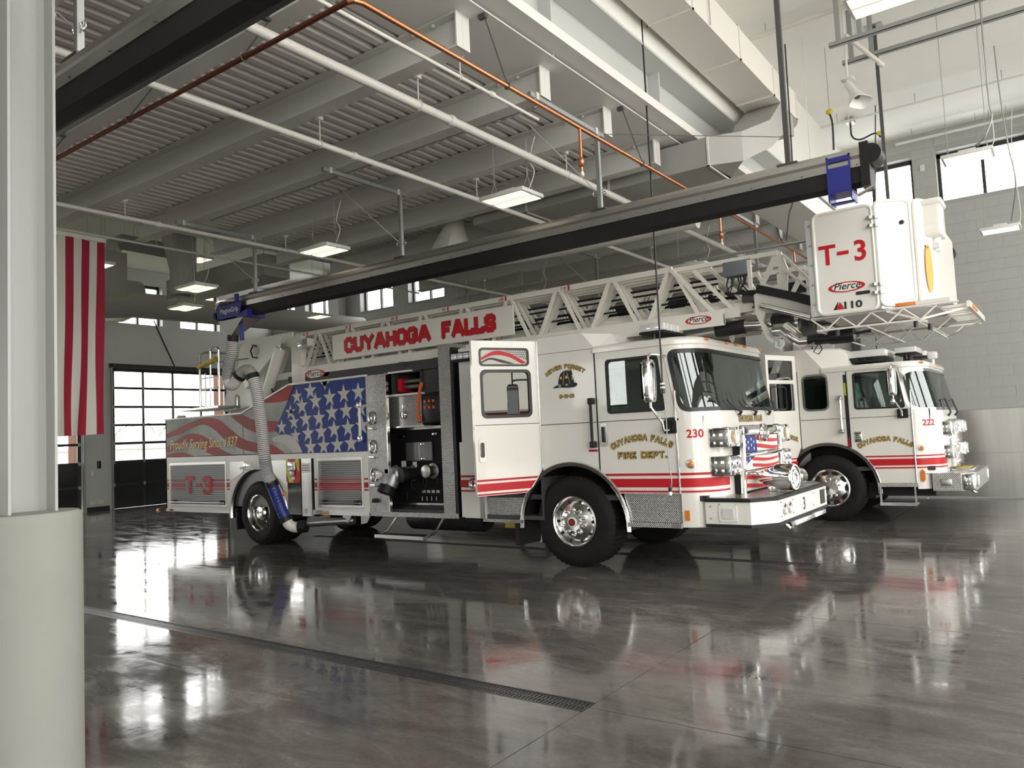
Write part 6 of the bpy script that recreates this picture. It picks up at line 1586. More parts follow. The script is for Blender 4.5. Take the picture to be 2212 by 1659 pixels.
# ================================================================== EXHAUST EXTRACTION RAILS
def rail(y, x0, x1, label):
    t = thing('exhaust_rail', ((x0+x1)/2, y, 3.75), label, 'rail', 'overhead exhaust rails')
    prof = [(-.085, 3.735), (-.092, 3.80), (-.07, 3.812), (-.088, 3.83), (-.086, 3.87), (-.055, 3.905), (.055, 3.905), (.086, 3.87), (.088, 3.83), (.07, 3.812), (.092, 3.80), (.085, 3.735)]
    MB().prism([(x0, y+a, b) for a, b in prof], (x1-x0, 0, 0)).build('rail_body', 'alu', t)
    MB().prism([(x0, y+a, b) for a, b in [(-.078, 3.60), (-.075, 3.735), (.075, 3.735), (.078, 3.60), (.01, 3.57), (-.01, 3.57)]], (x1-x0, 0, 0)).build('rubber_seal', 'blackplastic', t, smooth=False)
    s = MB(); x = x0+.3
    while x < x1: s.sphere((x, y-.093, 3.752), .007, 6); x += .45
    s.build('screw', 'darksteel', t, kind='stuff')
    e = MB().box(x1-.29, x1-.10, y-.11, y-.10, 3.55, 3.76).box(x1-.29, x1-.10, y-.11, y-.10, 3.81, 3.85).box(x1-.29, x1-.10, y+.10, y+.11, 3.55, 3.85)
    for q in (x1-.29, x1-.112): e.box(q, q+.012, y-.112, y+.112, 3.845, 3.86).box(q, q+.012, y-.112, y-.098, 3.5, 3.86).box(q, q+.012, y+.098, y+.112, 3.5, 3.86).box(q, q+.012, y-.11, y+.11, 3.47, 3.56)
    e.box(x1-.29, x1-.10, y-.03, y+.03, 3.465, 3.48).box(x1-.29, x1-.10, y-.11, y+.11, 3.54, 3.552)
    e.build('end_stop', 'bluepaint', t)
    c = MB().cyl((x1+.06, y-.10, 3.82), (x1+.06, y+.10, 3.82), .085, n=20).box(x1-.02, x1+.05, y-.11, y+.11, 3.55, 3.93)
    c.build('end_cap', 'blackplastic', t)
    MB().cyl((x1-.05, y-.15, 3.47), (x1+.08, y-.15, 3.52), .016, n=8).build('shock_absorber', 'polished', t)
    return t
def rail_post(x, y, ztop, label, m='steel', strut=True):
    t = thing('rail_post', (x, y, 3.91), label, 'post')
    p = MB().box(x-.02, x+.02, y-.022, y-.018, 3.91, ztop).box(x-.022, x-.018, y-.02, y+.02, 3.91, ztop).box(x+.018, x+.022, y-.02, y+.02, 3.91, ztop)
    p.build('channel', m, t, smooth=False)
    MB().box(x-.09, x+.09, y-.06, y+.06, 3.905, 3.92).build('foot_plate', 'darksteel', t, smooth=False)
    if strut:
        s = MB().box(x-.021, x+.021, y-1.25, y+.12, ztop-.002, ztop+.04); s.build('cross_strut', m, t, smooth=False)
        for q in (y-1.15, y-.05): MB().box(x-.035, x+.035, q-.02, q+.02, ztop-.012, ztop+.055).build('clip', 'pipewhite', t, smooth=False)
        for q in (-1, 1):
            MB().tube([(x+q*.021, y, ztop-.62)]+[(x+q*.05+.03*math.cos(a*PI/6), y, ztop-.62+.03*math.sin(a*PI/6)) for a in range(13)], .006, 6).build('eye_bolt', 'polished', t)
        MB().cyl((x-.02, y, ztop-.62), (x-.45, y-.6, ztop+.05), .005, n=5).build('brace_wire', 'wire', t)
    else:
        MB().box(x-.11, x+.11, y-.09, y+.09, ztop-.012, ztop).build('ceiling_plate', 'steel', t, smooth=False)
    return t
for y, lab in ((2.1, 'near exhaust rail crossing the upper left corner, closest to the steel column'), (7.0, 'exhaust rail with a blue end stop running above the ladder truck'), (12.0, 'far exhaust rail ending behind the bucket against the block wall')):
    rail(y, -10.6, -1.25, lab)
names = {7.0: 'rail above the ladder truck', 2.1: 'near exhaust rail', 12.0: 'far exhaust rail'}
for y in (2.1, 7.0, 12.0):
    for k, x in enumerate((-9.70, -6.68, -3.81 if y > 3 else -4.53)):
        rail_post(x, y, 4.72, '%s slotted post holding the %s' % (('rearmost', 'middle', 'galvanised front')[k], names[y]))
    rail_post(-1.88, y, ZC, 'tall dark post from the high ceiling to the %s' % names[y], 'darksteel', False)
# trolley and hose
tr = thing('exhaust_trolley', (-10.2, 7.0, 3.75), 'blue trolley with lettering under the rail, carrying the exhaust hose', 'trolley')
yb = 6.86
tb = MB()
for q in (yb, yb+.265): tb.prism([(-10.46, q, 3.585), (-9.92, q, 3.585), (-9.86, q, 3.80), (-10.40, q, 3.86), (-10.52, q, 3.76)], (0, .015, 0))
tb.box(-10.44, -9.93, yb, yb+.28, 3.545, 3.56).box(-10.46, -10.40, yb, yb+.28, 3.55, 3.60).box(-9.98, -9.92, yb, yb+.28, 3.55, 3.60)
tb = tb.build('trolley_body', 'bluepaint', tr, smooth=False)
MB().prism([(-9.98, yb-.02, 3.58), (-9.70, yb-.02, 3.66), (-9.70, yb-.02, 3.55), (-9.95, yb-.02, 3.55)], (0, .32, 0)).box(-10.0, -9.94, yb-.02, yb+.02, 3.80, 3.92).build('trolley_bracket', 'bluepaint', tr, smooth=False)
sl = MB()
for k in range(4): sl.box(-10.40+k*.105, -10.33+k*.105, yb-.006, yb-.001, 3.785, 3.82)
sl.build('slot', 'blackplastic', tb, smooth=False)
wc = MB()
for x in (-10.50, -10.56): wc.cyl((x, yb+.02, 3.66), (x, yb+.25, 3.66), .06, n=14)
wc.build('guide_roller', 'blackplastic', tr)
PT = plane_near(yb)
font_text(MB(), 'MagneGrip', .105, lambda u, v: PT(-10.17+u, 3.665+v, .003), .016).build('trolley_lettering', 'white', tb, smooth=False)
fn = MB()
q0 = [(-10.42, 6.84, 3.55), (-9.80, 6.84, 3.55), (-9.80, 7.16, 3.55), (-10.42, 7.16, 3.55)]; q1 = [(-10.36, 6.93, 3.33), (-10.22, 6.93, 3.33), (-10.22, 7.07, 3.33), (-10.36, 7.07, 3.33)]
fn.add(q0+q1, [(0, 1, 5, 4), (1, 2, 6, 5), (2, 3, 7, 6), (3, 0, 4, 7), (4, 5, 6, 7), (3, 2, 1, 0)]); fn.build('funnel', 'alu', tr, smooth=False)
MB().cyl((-10.29, 7.0, 3.34), (-10.30, 7.0, 3.24), .085, n=20).build('hose_collar', 'blackplastic', tr)
MB().box(-9.98, -9.92, 6.9, 6.94, 3.22, 3.46).build('release_valve', 'bluepaint', tr, smooth=False)
MB().tube([(-9.96, 6.92, 3.60), (-9.98, 6.90, 3.52), (-9.95, 6.92, 3.44)], .012, 6).build('release_line', 'black', tr)
def smooth_path(pts, m_=8):
    q = [Vector(pts[0])]+[Vector(p) for p in pts]+[Vector(pts[-1])]; out = [q[1]]
    for i in range(1, len(q)-2):
        p0, p1, p2, p3 = q[i-1], q[i], q[i+1], q[i+2]
        for k in range(1, m_+1):
            t = k/m_; out.append(.5*((2*p1)+(-p0+p2)*t+(2*p0-5*p1+4*p2-p3)*t*t+(-p0+3*p1-3*p2+p3)*t**3))
    return out
def resample(pts, step):
    out = [pts[0]]; acc = 0
    for a, b in zip(pts, pts[1:]):
        d = (b-a).length; t = 0
        while acc+(d-t) >= step:
            t += step-acc; acc = 0; out.append(a+(b-a)*(t/d))
        acc += d-t
    return out
def corrugated(name, pts, r, parent, m1, m2, step=.007, ring=.005):
    P_ = resample(smooth_path(pts), step); rs, ms = [], []
    for i in range(len(P_)): rs.append(r+(ring if i % 4 == 0 else 0)); ms.append(1 if i % 4 == 3 else 0)
    mb = MB().tube(P_, rs, 16, mis=ms[:-1]); return mb.build(name, [m1, m2], parent)
hs = thing('exhaust_hose', (-10.2, 7.3, 2.5), 'white ribbed exhaust hose hanging from the blue trolley down to the truck tailpipe', 'hose')
corrugated('upper_hose', [(-10.30, 7.0, 3.26), (-10.35, 7.02, 3.10), (-10.43, 7.03, 2.97), (-10.51, 7.05, 2.85), (-10.56, 7.07, 2.74), (-10.565, 7.08, 2.67)], .085, hs, 'hosewhite', 'blackplastic')
MB().tube(smooth_path([(-10.565, 7.08, 2.68), (-10.55, 7.09, 2.62), (-10.50, 7.11, 2.595), (-10.45, 7.12, 2.62)]), .088, 16).build('rigid_bend', 'hosewhite', hs)
corrugated('middle_hose', [(-10.46, 7.12, 2.615), (-10.39, 7.13, 2.69), (-10.345, 7.14, 2.735)], .085, hs, 'hosewhite', 'blackplastic')
MB().cyl((-10.37, 7.135, 2.705), (-10.33, 7.145, 2.745), .10, n=18).build('hose_band', 'blackplastic', hs)
MB().tube(smooth_path([(-10.34, 7.145, 2.74), (-10.27, 7.16, 2.79), (-10.19, 7.17, 2.80), (-10.12, 7.18, 2.76), (-10.095, 7.19, 2.70)]), .092, 18).build('elbow', 'greyduct', hs)
MB().cyl((-10.105, 7.185, 2.735), (-10.085, 7.195, 2.665), .102, n=18).build('hose_band', 'blackplastic', hs)
corrugated('lower_hose', [(-10.09, 7.19, 2.69), (-10.065, 7.21, 2.58), (-10.04, 7.23, 2.40), (-10.02, 7.25, 2.16), (-10.0, 7.28, 1.80), (-10.0, 7.30, 1.49), (-10.03, 7.34, 1.36), (-10.05, 7.38, 1.22), (-10.04, 7.42, 1.11), (-10.03, 7.45, 1.05)], .088, hs, 'hosewhite', 'blackplastic')
MB().tube([(-10.045, 7.44, 1.09), (-10.035, 7.46, 1.0)], .10, 18).build('hose_band', 'blackplastic', hs)
corrugated('blue_hose', [(-10.035, 7.46, 1.01), (-10.0, 7.51, .82), (-9.95, 7.55, .64), (-9.90, 7.59, .49)], .086, hs, 'bluehose', 'bluehose', .014, .004)
MB().tube([(-9.91, 7.58, .52), (-9.885, 7.60, .455)], .096, 18).build('hose_band', 'blackplastic', hs)
MB().tube(smooth_path([(-9.89, 7.595, .47), (-9.86, 7.62, .40), (-9.80, 7.67, .36), (-9.72, 7.71, .36)]), .082, 18).build('nozzle_elbow', 'ladder', hs)
MB().cyl((-9.73, 7.705, .36), (-9.62, 7.755, .368), .095, n=20).build('nozzle_cuff', 'blackplastic', hs)

# ================================================================== CEILING SERVICES
def pipe_y(x, z, r_, m, y0, y1, label, name='sprinkler_pipe', hang=2.44, off=0.0, ztop=4.78):
    t = thing(name, (x, (y0+y1)/2, z), label, 'pipe')
    mb = MB().cyl((x, y0, z), (x, y1, z), r_, n=14); mb.build('run', m, t)
    ys_ = [q for q in ysb if y0 < q < y1][::2]
    for q in ys_:
        h = MB().cyl((x, q+.1, z+r_), (x, q+.1, ztop), .006, n=5).tube([(x+(r_+.006)*math.sin(R(a)), q+.1, z+(r_+.006)*math.cos(R(a))) for a in range(0, 361, 45)], .007, 5, cap=False)
        h.box(x-.02, x+.02, q+.07, q+.13, ztop-.02, ztop+.02); h.build('hanger', 'pipewhite', t, smooth=False)
    for q in ys_[1::2]: MB().lathe([(r_, 0), (r_+.012, .01), (r_+.012, .06), (r_, .07)], (x, q+.5, z), (0, 1, 0), 12).build('coupling', m, t)
    return t
pipe_y(-4.40, 4.52, .040, 'pipewhite', -8, 17.1, 'thick white sprinkler pipe nearest the girder over the ladder truck cab')
pipe_y(-5.70, 4.52, .030, 'pipewhite', -8, 17.1, 'second white sprinkler pipe from the girder, over the pump')
pipe_y(-9.40, 4.56, .028, 'pipewhite', -8, 17.1, 'white sprinkler pipe towards the rear, above the flag')
pipe_y(-3.92, 4.62, .016, 'pipewhite', -8, 6.05, 'thin white conduit beside the copper pipe', 'conduit')
t = thing('copper_pipe', (-3.45, 3.27, 4.4), 'copper air line running along the girder and back over the lanes', 'pipe')
MB().tube([(-3.45, 17, 4.4), (-3.45, 3.34, 4.4), (-3.47, 3.29, 4.4), (-3.52, 3.27, 4.4)], .019, 12).build('bright_run', 'copper', t)
MB().tube([(-3.50, 3.27, 4.4), (-10.9, 3.27, 4.4)], .019, 12).build('tarnished_run', 'oldcopper', t)
for y in (4.9, 7.3, 9.8, 12.2, 14.6): MB().cyl((-3.45, y, 4.42), (-3.66, y, 5.09), .006, n=5).tube([(-3.45+.026*math.sin(R(a)), y, 4.4+.026*math.cos(R(a))) for a in range(0, 361, 45)], .006, 5, cap=False).box(-3.70, -3.63, y-.02, y+.02, 5.04, 5.092).build('hanger', 'darksteel', t, smooth=False)
for x in (-4.6, -6.2, -7.85, -9.5): MB().cyl((x, 3.27, 4.42), (x, 3.50, 4.78), .006, n=5).tube([(x, 3.27+.026*math.sin(R(a)), 4.4+.026*math.cos(R(a))) for a in range(0, 361, 45)], .006, 5, cap=False).box(x-.02, x+.02, 3.42, 3.5, 4.76, 4.82).build('hanger', 'darksteel', t, smooth=False)
for y, z1 in ((6.02, 3.98), (9.5, 3.95), (12.8, 3.95)):
    MB().cyl((-3.45, y, 4.4), (-3.45, y, z1), .014, n=10).build('drop', 'copper', t)
    MB().lathe([(.014, 0), (.026, .01), (.02, .03), (.028, .05), (.022, .08), (.014, .09)], (-3.45, y, z1+.05), (0, 0, 1), 10).build('air_fitting', 'copper', t)
    MB().cyl((-3.45, y, z1), (-3.44, y, z1-.04), .018, n=8).build('cap', 'white', t)
# hanging high-bay lamps
def lamp(x, y, z, ztop, label, chain=True):
    t = thing('high_bay_lamp', (x, y, z), label, 'lamp', 'hanging high bay lamps')
    a, b = .29, .205
    h = MB().prism([(x-a, y-b, z), (x+a, y-b, z), (x+a, y-b+.06, z+.05), (x-a, y-b+.06, z+.05)], (0, 0, .002))
    h = MB().bbox(x-a, x+a, y-b, y+b, z+.004, z+.05, .012).bbox(x-.10, x+.10, y-.10, y+.10, z+.05, z+.10, .01)
    h.build('housing', 'lampbody', t)
    for s in (-1, 1):
        MB().box(x-a+.03, x+a-.03, y+s*.10-.085, y+s*.10+.085, z-.003, z+.006).build('diffuser', 'lamp', t, smooth=False)
        MB().box(x-a+.04, x+a-.04, y+s*.10-.03, y+s*.10+.03, z-.007, z-.002).build('tube', 'lamptube', t, smooth=False)
    c = MB()
    for s in (-1, 1):
        xx = x+s*.22
        c.cyl((xx, y-.1, z+.05), (xx, y, z+.22), .004, n=5).cyl((xx, y+.1, z+.05), (xx, y, z+.22), .004, n=5)
        n_ = int((ztop-z-.22)/.05) if chain else 0
        if not chain: c.cyl((xx, y, z+.22), (xx, y, ztop), .004, n=5)
        for k in range(n_):
            zz = z+.22+k*.05; d = (.007, 0) if k % 2 else (0, .007)
            c.tube([(xx+d[0], y+d[1], zz), (xx+d[0], y+d[1], zz+.055), (xx-d[0], y-d[1], zz+.055), (xx-d[0], y-d[1], zz), (xx+d[0], y+d[1], zz)], .003, 4, cap=False)
    c.build('chain', 'wire', t, smooth=False)
    MB().tube(smooth_path([(x+.24, y, z+.08), (x+.30, y+.02, z+.25), (x+.26, y, z+(ztop-z)*.6), (x+.32, y+.03, ztop)]), .006, 6).build('cord', 'pipewhite', t)
    return t
l0 = lamp(-4.72, 6.68, 4.15, 4.78, 'hanging high bay lamp in front of the round hopper, above the ladder truck')
lamps = [(-7.82, 6.72, 'hanging high bay lamp between the two rail posts above the ladder'), (-11.0, 6.85, 'hanging high bay lamp above the blue trolley'), (-4.72, 11.6, 'high bay lamp beyond the ladder truck, nearest the bucket'), (-7.82, 11.6, 'high bay lamp over the engine, beyond the ladder tip')]
for x, y, lab in lamps:
    dup(l0, (x, y, 4.15), lab or ('near lane high bay lamp %s' % ('beside the steel column' if x > -5 else 'behind the steel column')))
lamp(-12.45, 5.97, 4.62, ZC, 'high bay lamp glowing behind the hanging flag', False)
h0 = lamp(-1.03, 7.15, 5.2, ZC, 'high bay lamp under the high ceiling at the top edge, by the door tracks', False)
dup(h0, (-.82, 11.4, 4.9), 'high bay lamp hanging in front of the high wall windows')
dup(h0, (-.72, 15.2, 4.66), 'lowest high bay lamp in front of the block wall, right of the bucket')
for x, y, z, lab in ((-13.4, 8.1, 4.3, 'rear hall lamp under the box duct near the trolley'), (-17.4, 9.15, 6.4, 'rear hall lamp high up left of the hopper duct'), (-17.5, 11.0, 6.4, 'rear hall lamp high up right of the hopper duct'), (-17.6, 6.6, 5.7, 'rear hall lamp high behind the flag'), (-16.0, 13.5, 5.0, 'rear hall lamp over the engine body')):
    lamp(x, y, z, ZC, lab, False)
# ducts
def duct(name, mb, m, label, sub=None, sm=False):
    t = tag(mb.build(name, m, smooth=sm), label, 'duct'); return t
dm = MB().box(-3.40, -2.89, -6, 11.35, 6.0, 6.40)
n_ = 8
pts0 = []
for i in range(n_+1):
    a = R(90*i/n_); pts0.append((-3.40+.51*math.cos(a)*1.0, 11.35+.51*math.sin(a)))
dm.prism([(-3.40, 11.35, 6.0)]+[(a, b, 6.0) for a, b in pts0], (0, 0, .40))
d_ = duct('main_duct', dm, 'duct', 'long white rectangular duct hanging under the high ceiling')
for y in (2.6, 5.1, 7.55, 9.0, 10.3, 11.35): MB().box(-3.415, -2.875, y-.012, y+.012, 5.985, 6.0).box(-2.89, -2.875, y-.012, y+.012, 5.985, 6.41).box(-3.415, -3.40, y-.012, y+.012, 5.985, 6.41).build('duct_seam', 'duct', d_, smooth=False)
for y in (5.6, 8.0, 10.6):
    for x in (-3.42, -2.87): MB().cyl((x, y, 6.0), (x, y, ZC), .006, n=5).build('hanger_rod', 'wire', d_, smooth=False)
db = MB().box(-6.85, -3.25, 8.70, 9.40, 4.70, 5.05)
quads = [[(-3.25, 8.70, 4.70), (-3.25, 9.40, 4.70), (-3.25, 9.40, 5.05), (-3.25, 8.70, 5.05)],
         [(-2.92, 8.95, 4.74), (-3.25, 9.45, 4.74), (-3.25, 9.45, 5.10), (-2.92, 8.95, 5.10)],
         [(-2.85, 9.9, 5.16), (-3.32, 9.9, 5.20), (-3.32, 9.9, 5.56), (-2.85, 9.9, 5.52)],
         [(-2.90, 10.7, 5.60), (-3.38, 10.7, 5.60), (-3.38, 10.6, 5.99), (-2.90, 10.6, 5.99)],
         [(-2.90, 11.2, 5.70), (-3.38, 11.2, 5.70), (-3.38, 11.2, 5.99), (-2.90, 11.2, 5.99)]]
for q in quads: db.v += q
o8 = len(db.v)-20
for i in range(4):
    for k in range(4): db.f.append((o8+i*4+k, o8+i*4+(k+1) % 4, o8+(i+1)*4+(k+1) % 4, o8+(i+1)*4+k)); db.mi.append(0)
bd_ = duct('branch_duct', db, 'greyduct', 'grey rectangular branch duct with an offset bend under the white duct')
for x in (-3.25, -4.6, -5.9): MB().box(x-.012, x+.012, 8.685, 8.70, 4.685, 5.06).box(x-.012, x+.012, 8.685, 9.41, 4.685, 4.70).build('duct_seam', 'duct', bd_, smooth=False)
hp_ = MB()
def hopper(mb, cx, cy, zt, zb, w0, w1, rt, ztop2):
    n_ = 16; r0 = []; r1 = []
    for k in range(n_):
        a = 2*PI*(k+.5)/n_; c, s = math.cos(a), math.sin(a); m_ = max(abs(c), abs(s)); r0.append((cx+w0*c/m_, cy+w1*s/m_, zb)); r1.append((cx+.12+rt*c, cy+rt*s, zt))
    r2 = [(p[0], p[1], ztop2) for p in r1]
    o = len(mb.v); mb.v += r0+r1+r2
    for j in range(2):
        for k in range(n_): mb.f.append((o+j*n_+k, o+j*n_+(k+1) % n_, o+(j+1)*n_+(k+1) % n_, o+(j+1)*n_+k)); mb.mi.append(0)
hopper(hp_, -7.55, 8.95, 4.86, 4.35, .30, .30, .155, 5.085)
duct('hopper', hp_, 'pipewhite', 'white hopper shaped air outlet above the rail', sm=True)
duct('spiral_duct', MB().tube([(-7.2, 9.3, 4.34), (-6.9, 9.45, 4.33), (-6.0, 9.6, 4.33), (-3.8, 9.62, 4.33)], .10, 16), 'pipewhite', 'white round flexible duct beside the hopper outlet', sm=True)
d2_ = MB().box(-3.40, -2.74, 10.0, 15.0, 4.58, 4.86).cyl((-2.8, 11.6, 4.86), (-2.8, 11.6, ZC-.004), .006, n=5).cyl((-2.8, 14.5, 4.86), (-2.8, 14.5, ZC-.004), .006, n=5)
duct('lower_duct', d2_, 'duct', 'white rectangular duct lower down, running to the far wall windows')
# rear hall ducts
rdt = duct('round_duct', MB().tube([(-18, 3, 5.05), (-18, 8.9, 5.05), (-18, 9.6, 5.17), (-18, 16.9, 5.27)], [.27, .27, .31, .31], 24), 'greyduct', 'large round grey duct crossing in front of the rear windows', sm=True)
MB().tube([(-22.8, 9.9, 5.1), (-21, 10.2, 5.36), (-18.6, 9.55, 5.0), (-18.2, 9.5, 5.02)], .17, 20).build('branch_pipe', 'pipewhite', rdt)
duct('box_duct', MB().box(-15.6, -12.2, 9.0, 9.6, 4.88, 5.30).cyl((-15.3, 9.3, 5.3), (-15.3, 9.3, ZC-.004), .008, n=5).cyl((-12.6, 9.3, 5.3), (-12.6, 9.3, ZC-.004), .008, n=5), 'greyduct', 'grey box duct in the rear hall above the trolley')
lp_ = MB().box(-15.2, -14.8, 7.35, 7.73, 4.7, 5.55).tube([(-15.0, 7.54, 5.5), (-15.0, 7.58, 5.72), (-15.0, 7.75, 5.82), (-15.0, 8.75, 5.80)], .16, 4)
lp_.cyl((-15.1, 7.45, 5.5), (-15.1, 7.45, ZC-.004), .006, n=5).cyl((-14.9, 8.6, 5.8), (-14.9, 8.6, ZC-.004), .006, n=5)
duct('drop_duct', lp_, 'greyduct', 'grey rectangular duct dropping behind the flag in the rear hall')
hp2 = MB(); hopper(hp2, -13.9, 8.3, 5.10, 5.85, .28, .28, .24, 4.62)
hp2.cyl((-14.15, 8.1, 5.8), (-14.15, 8.1, ZC), .006, n=5).cyl((-13.65, 8.5, 5.8), (-13.65, 8.5, ZC), .006, n=5)
duct('hopper_duct', hp2, 'greyduct', 'grey tapered duct standing over the box duct in the rear hall')
duct('round_duct', MB().tube([(-20.5, 4, 5.9), (-20.5, 9.8, 5.9), (-20.5, 11, 5.9)], .42, 24), 'greyduct', 'far dark round duct deep in the rear hall', sm=True)
# flag on its pole
fp = thing('flag_pole', (-11.0, 6, 4.72), 'white pipe across the rear of the low roof carrying the flag', 'pole')
MB().cyl((-11.0, 2.5, 4.72), (-11.0, 12.0, 4.72), .018, n=10).build('pole', 'pipewhite', fp)
for y in (3.5, 6.2, 8.6, 11): MB().cyl((-11.0, y, 4.73), (-11.0, y, 5.09), .006, n=5).build('hanger', 'wire', fp, smooth=False)
fg = thing('flag', (-11.02, 4.75, 4.65), 'large striped flag hanging vertically beside the steel column', 'flag')
fy1, fw, ft_, fb_ = 5.44, 1.40, 4.645, 1.90
def fp3(u, v):   # u: 0 at right edge .. 13 stripes, v: 0 top .. 1 bottom
    y = fy1-u/13*fw; z = ft_-(ft_-fb_)*v
    sway = .03*math.sin(y*9+v*2.2)*(.25+v)+.02*math.sin(y*23+v*5)*v
    y2 = y+.035*math.sin(v*3.1+1.0)*v*(1-u/13)+.012*math.sin(u*1.3+v*7)*v-.035*math.sin(v*2.2)
    return (-11.02+sway, y2, z-.02*math.sin(u*.9)*(1-v)-.05*v*(u/13))
for s_ in range(13):
    mb = MB(); nv = 40; nu = 5
    v0 = 0 if s_ < 6 else .40
    for i in range(nv+1):
        for j in range(nu+1): mb.v.append(fp3(s_+j/nu, v0+(1-v0)*i/nv))
    for i in range(nv):
        for j in range(nu): mb.f.append((i*(nu+1)+j, i*(nu+1)+j+1, (i+1)*(nu+1)+j+1, (i+1)*(nu+1)+j)); mb.mi.append(0)
    mb.build('stripe', 'cloth_red' if s_ % 2 == 0 else 'cloth_white', fg)
mb = MB()
for i in range(21):
    for j in range(15): mb.v.append(fp3(6+7*j/14, .40*i/20))
for i in range(20):
    for j in range(14): mb.f.append((i*15+j, i*15+j+1, (i+1)*15+j+1, (i+1)*15+j)); mb.mi.append(0)
mb.build('canton', 'cloth_blue', fg)
st = MB()
for r in range(11):
    for c in range(6 if r % 2 == 0 else 5):
        u0 = 6.5+(c+(0 if r % 2 == 0 else .5))*1.15; v0 = .025+r*.035
        pts = [fp3(u0+.30*a, v0+.30*b*fw/13/(ft_-fb_)) for a, b in star_pts(0, 0, 1, 0)]
        pts = [(p[0]+.006, p[1], p[2]) for p in pts]; c0 = Vector((0, 0, 0))
        for p in pts: c0 += Vector(p)/10
        st.add(pts+[c0], [(i, (i+1) % 10, 10) for i in range(10)])
st.build('stars', 'cloth_white', fg, smooth=False)
mb = MB(); mb.box(-11.03, -11.01, fy1-fw, fy1, ft_-.005, ft_+.05); mb.build('heading', 'ladder', fg, smooth=False)
# antenna-like pull cord with switch hanging before the cab; other cables
cb = thing('pull_cord', (-3.50, 7.60, 6.0), 'black pull cord with white grips hanging in front of the ladder truck door', 'cord')
MB().tube(smooth_path([(-3.50, 7.60, 6.12), (-3.50, 7.60, 4.3), (-3.505, 7.60, 2.9), (-3.51, 7.60, 2.08)]), .010, 8).build('upper_cord', 'black', cb)
MB().cyl((-3.51, 7.60, 2.08), (-3.505, 7.60, 1.98), .022, n=12).build('grip', 'black', cb)
for z in (2.035, 2.075): MB().cyl((-3.51, 7.6, z), (-3.51, 7.6, z+.018), .026, n=12).build('grip_band', 'white', cb)
MB().tube(smooth_path([(-3.505, 7.6, 1.98), (-3.49, 7.60, 1.76), (-3.49, 7.60, 1.31), (-3.47, 7.60, 1.05), (-3.49, 7.60, .97)]), .006, 6).build('lower_cord', 'wire', cb)
MB().cyl((-3.49, 7.6, .985), (-3.495, 7.6, .935), .020, n=12).build('switch_body', 'black', cb)
MB().cyl((-3.495, 7.6, .935), (-3.495, 7.6, .90), .022, n=12).build('switch_end', 'white', cb)
tag(MB().tube(smooth_path([(-2.36, 9.0, 6.0), (-2.38, 9.0, 4.35), (-2.45, 9.0, 4.0), (-2.50, 9.0, 3.70)]), .009, 6).build('hanging_cable', 'black'), 'black cable hanging between the rail and the bucket', 'cable')
tag(MB().tube(smooth_path([(-2.45, 15.1, 7.3), (-2.64, 14.62, 3.4), (-2.66, 14.62, 2.82)]), .010, 6).build('hanging_cable', 'black'), 'black charging cable hanging over the engine roof', 'cable')
tag(MB().tube([(-23.03, 12.85, 5.75), (-23.03, 13.2, 5.0), (-23.03, 13.52, 4.33)], .02, 6).build('hanging_cable', 'black'), 'black cable hanging before the rear wall windows', 'cable')
# high ceiling: door tracks with hangers, horn speaker, pipes, conduits, cable reels
for y, lab, xs in ((10.62, 'galvanised door track under the high ceiling, nearer the bucket side', -2.22), (11.28, 'second galvanised door track, lower in front of the high ceiling', -2.20)):
    t = thing('door_track', (xs, y, 6.55), lab, 'track')
    MB().box(xs, XF-.2, y-.035, y+.035, 6.54, 6.547).box(xs, XF-.2, y-.035, y-.028, 6.54, 6.60).box(xs, XF-.2, y+.028, y+.035, 6.56, 6.60).build('track', 'steel', t, smooth=False)
    for x in (xs+.12, xs+.38, 0.6, 2.4): MB().box(x-.03, x+.03, y-.004, y+.004, 6.56, ZC).box(x-.034, x-.028, y-.004, y+.05, 6.56, ZC).build('hanger', 'steel', t, smooth=False)
hn = thing('horn_speaker', (-2.0, 11.0, 6.0), 'white horn speaker tilted down under the high ceiling', 'speaker')
rg = []
mb = MB(); c0 = Vector((-2.02, 10.9, 5.98)); ax_ = Vector((.42, -.25, -.87)).normalized(); u_ = ax_.cross(Vector((0, 0, 1))).normalized(); v_ = u_.cross(ax_)
prof = [(-.16, .05, .05), (-.10, .055, .055), (.0, .06, .055), (.10, .10, .075), (.17, .14, .095), (.19, .155, .105), (.21, .155, .105), (.20, .14, .09), (.10, .05, .04)]
for h_, a, b in prof:
    for k in range(20):
        t_ = 2*PI*k/20; ca, sa = math.cos(t_), math.sin(t_); p_ = 1.0 if h_ < .05 else .5
        ca = math.copysign(abs(ca)**p_, ca); sa = math.copysign(abs(sa)**p_, sa)
        q = c0+ax_*h_+u_*(a*ca)+v_*(b*sa); mb.v.append(tuple(q))
for i in range(len(prof)-1):
    for k in range(20): mb.f.append((i*20+k, i*20+(k+1) % 20, (i+1)*20+(k+1) % 20, (i+1)*20+k)); mb.mi.append(0)
mb.f.append(tuple(range(20))); mb.mi.append(0)
mb.build('horn', 'lampbody', hn)
MB().tube([c0-ax_*.15, c0-ax_*.18+Vector((0, 0, .03)), c0+Vector((-.07, .05, .22))], .016, 8).cyl((c0.x-.07, c0.y+.05, 6.2), (c0.x-.07, c0.y+.05, ZC), .014, n=8).bbox(c0.x-.15, c0.x+.01, c0.y-.03, c0.y+.13, 6.18, 6.2, .004).build('bracket', 'lampbody', hn)
def run_x(name, x0, x1, y, z, r_, m, lab, cat):
    t = thing(name, ((x0+x1)/2, y, z), lab, cat); MB().cyl((x0, y, z), (x1, y, z), r_, n=10).build('run', m, t)
    x = x0+.3
    while x < x1: MB().cyl((x, y, z), (x, y, ZC), .006, n=5).build('hanger', 'wire', t, smooth=False); x += 1.3
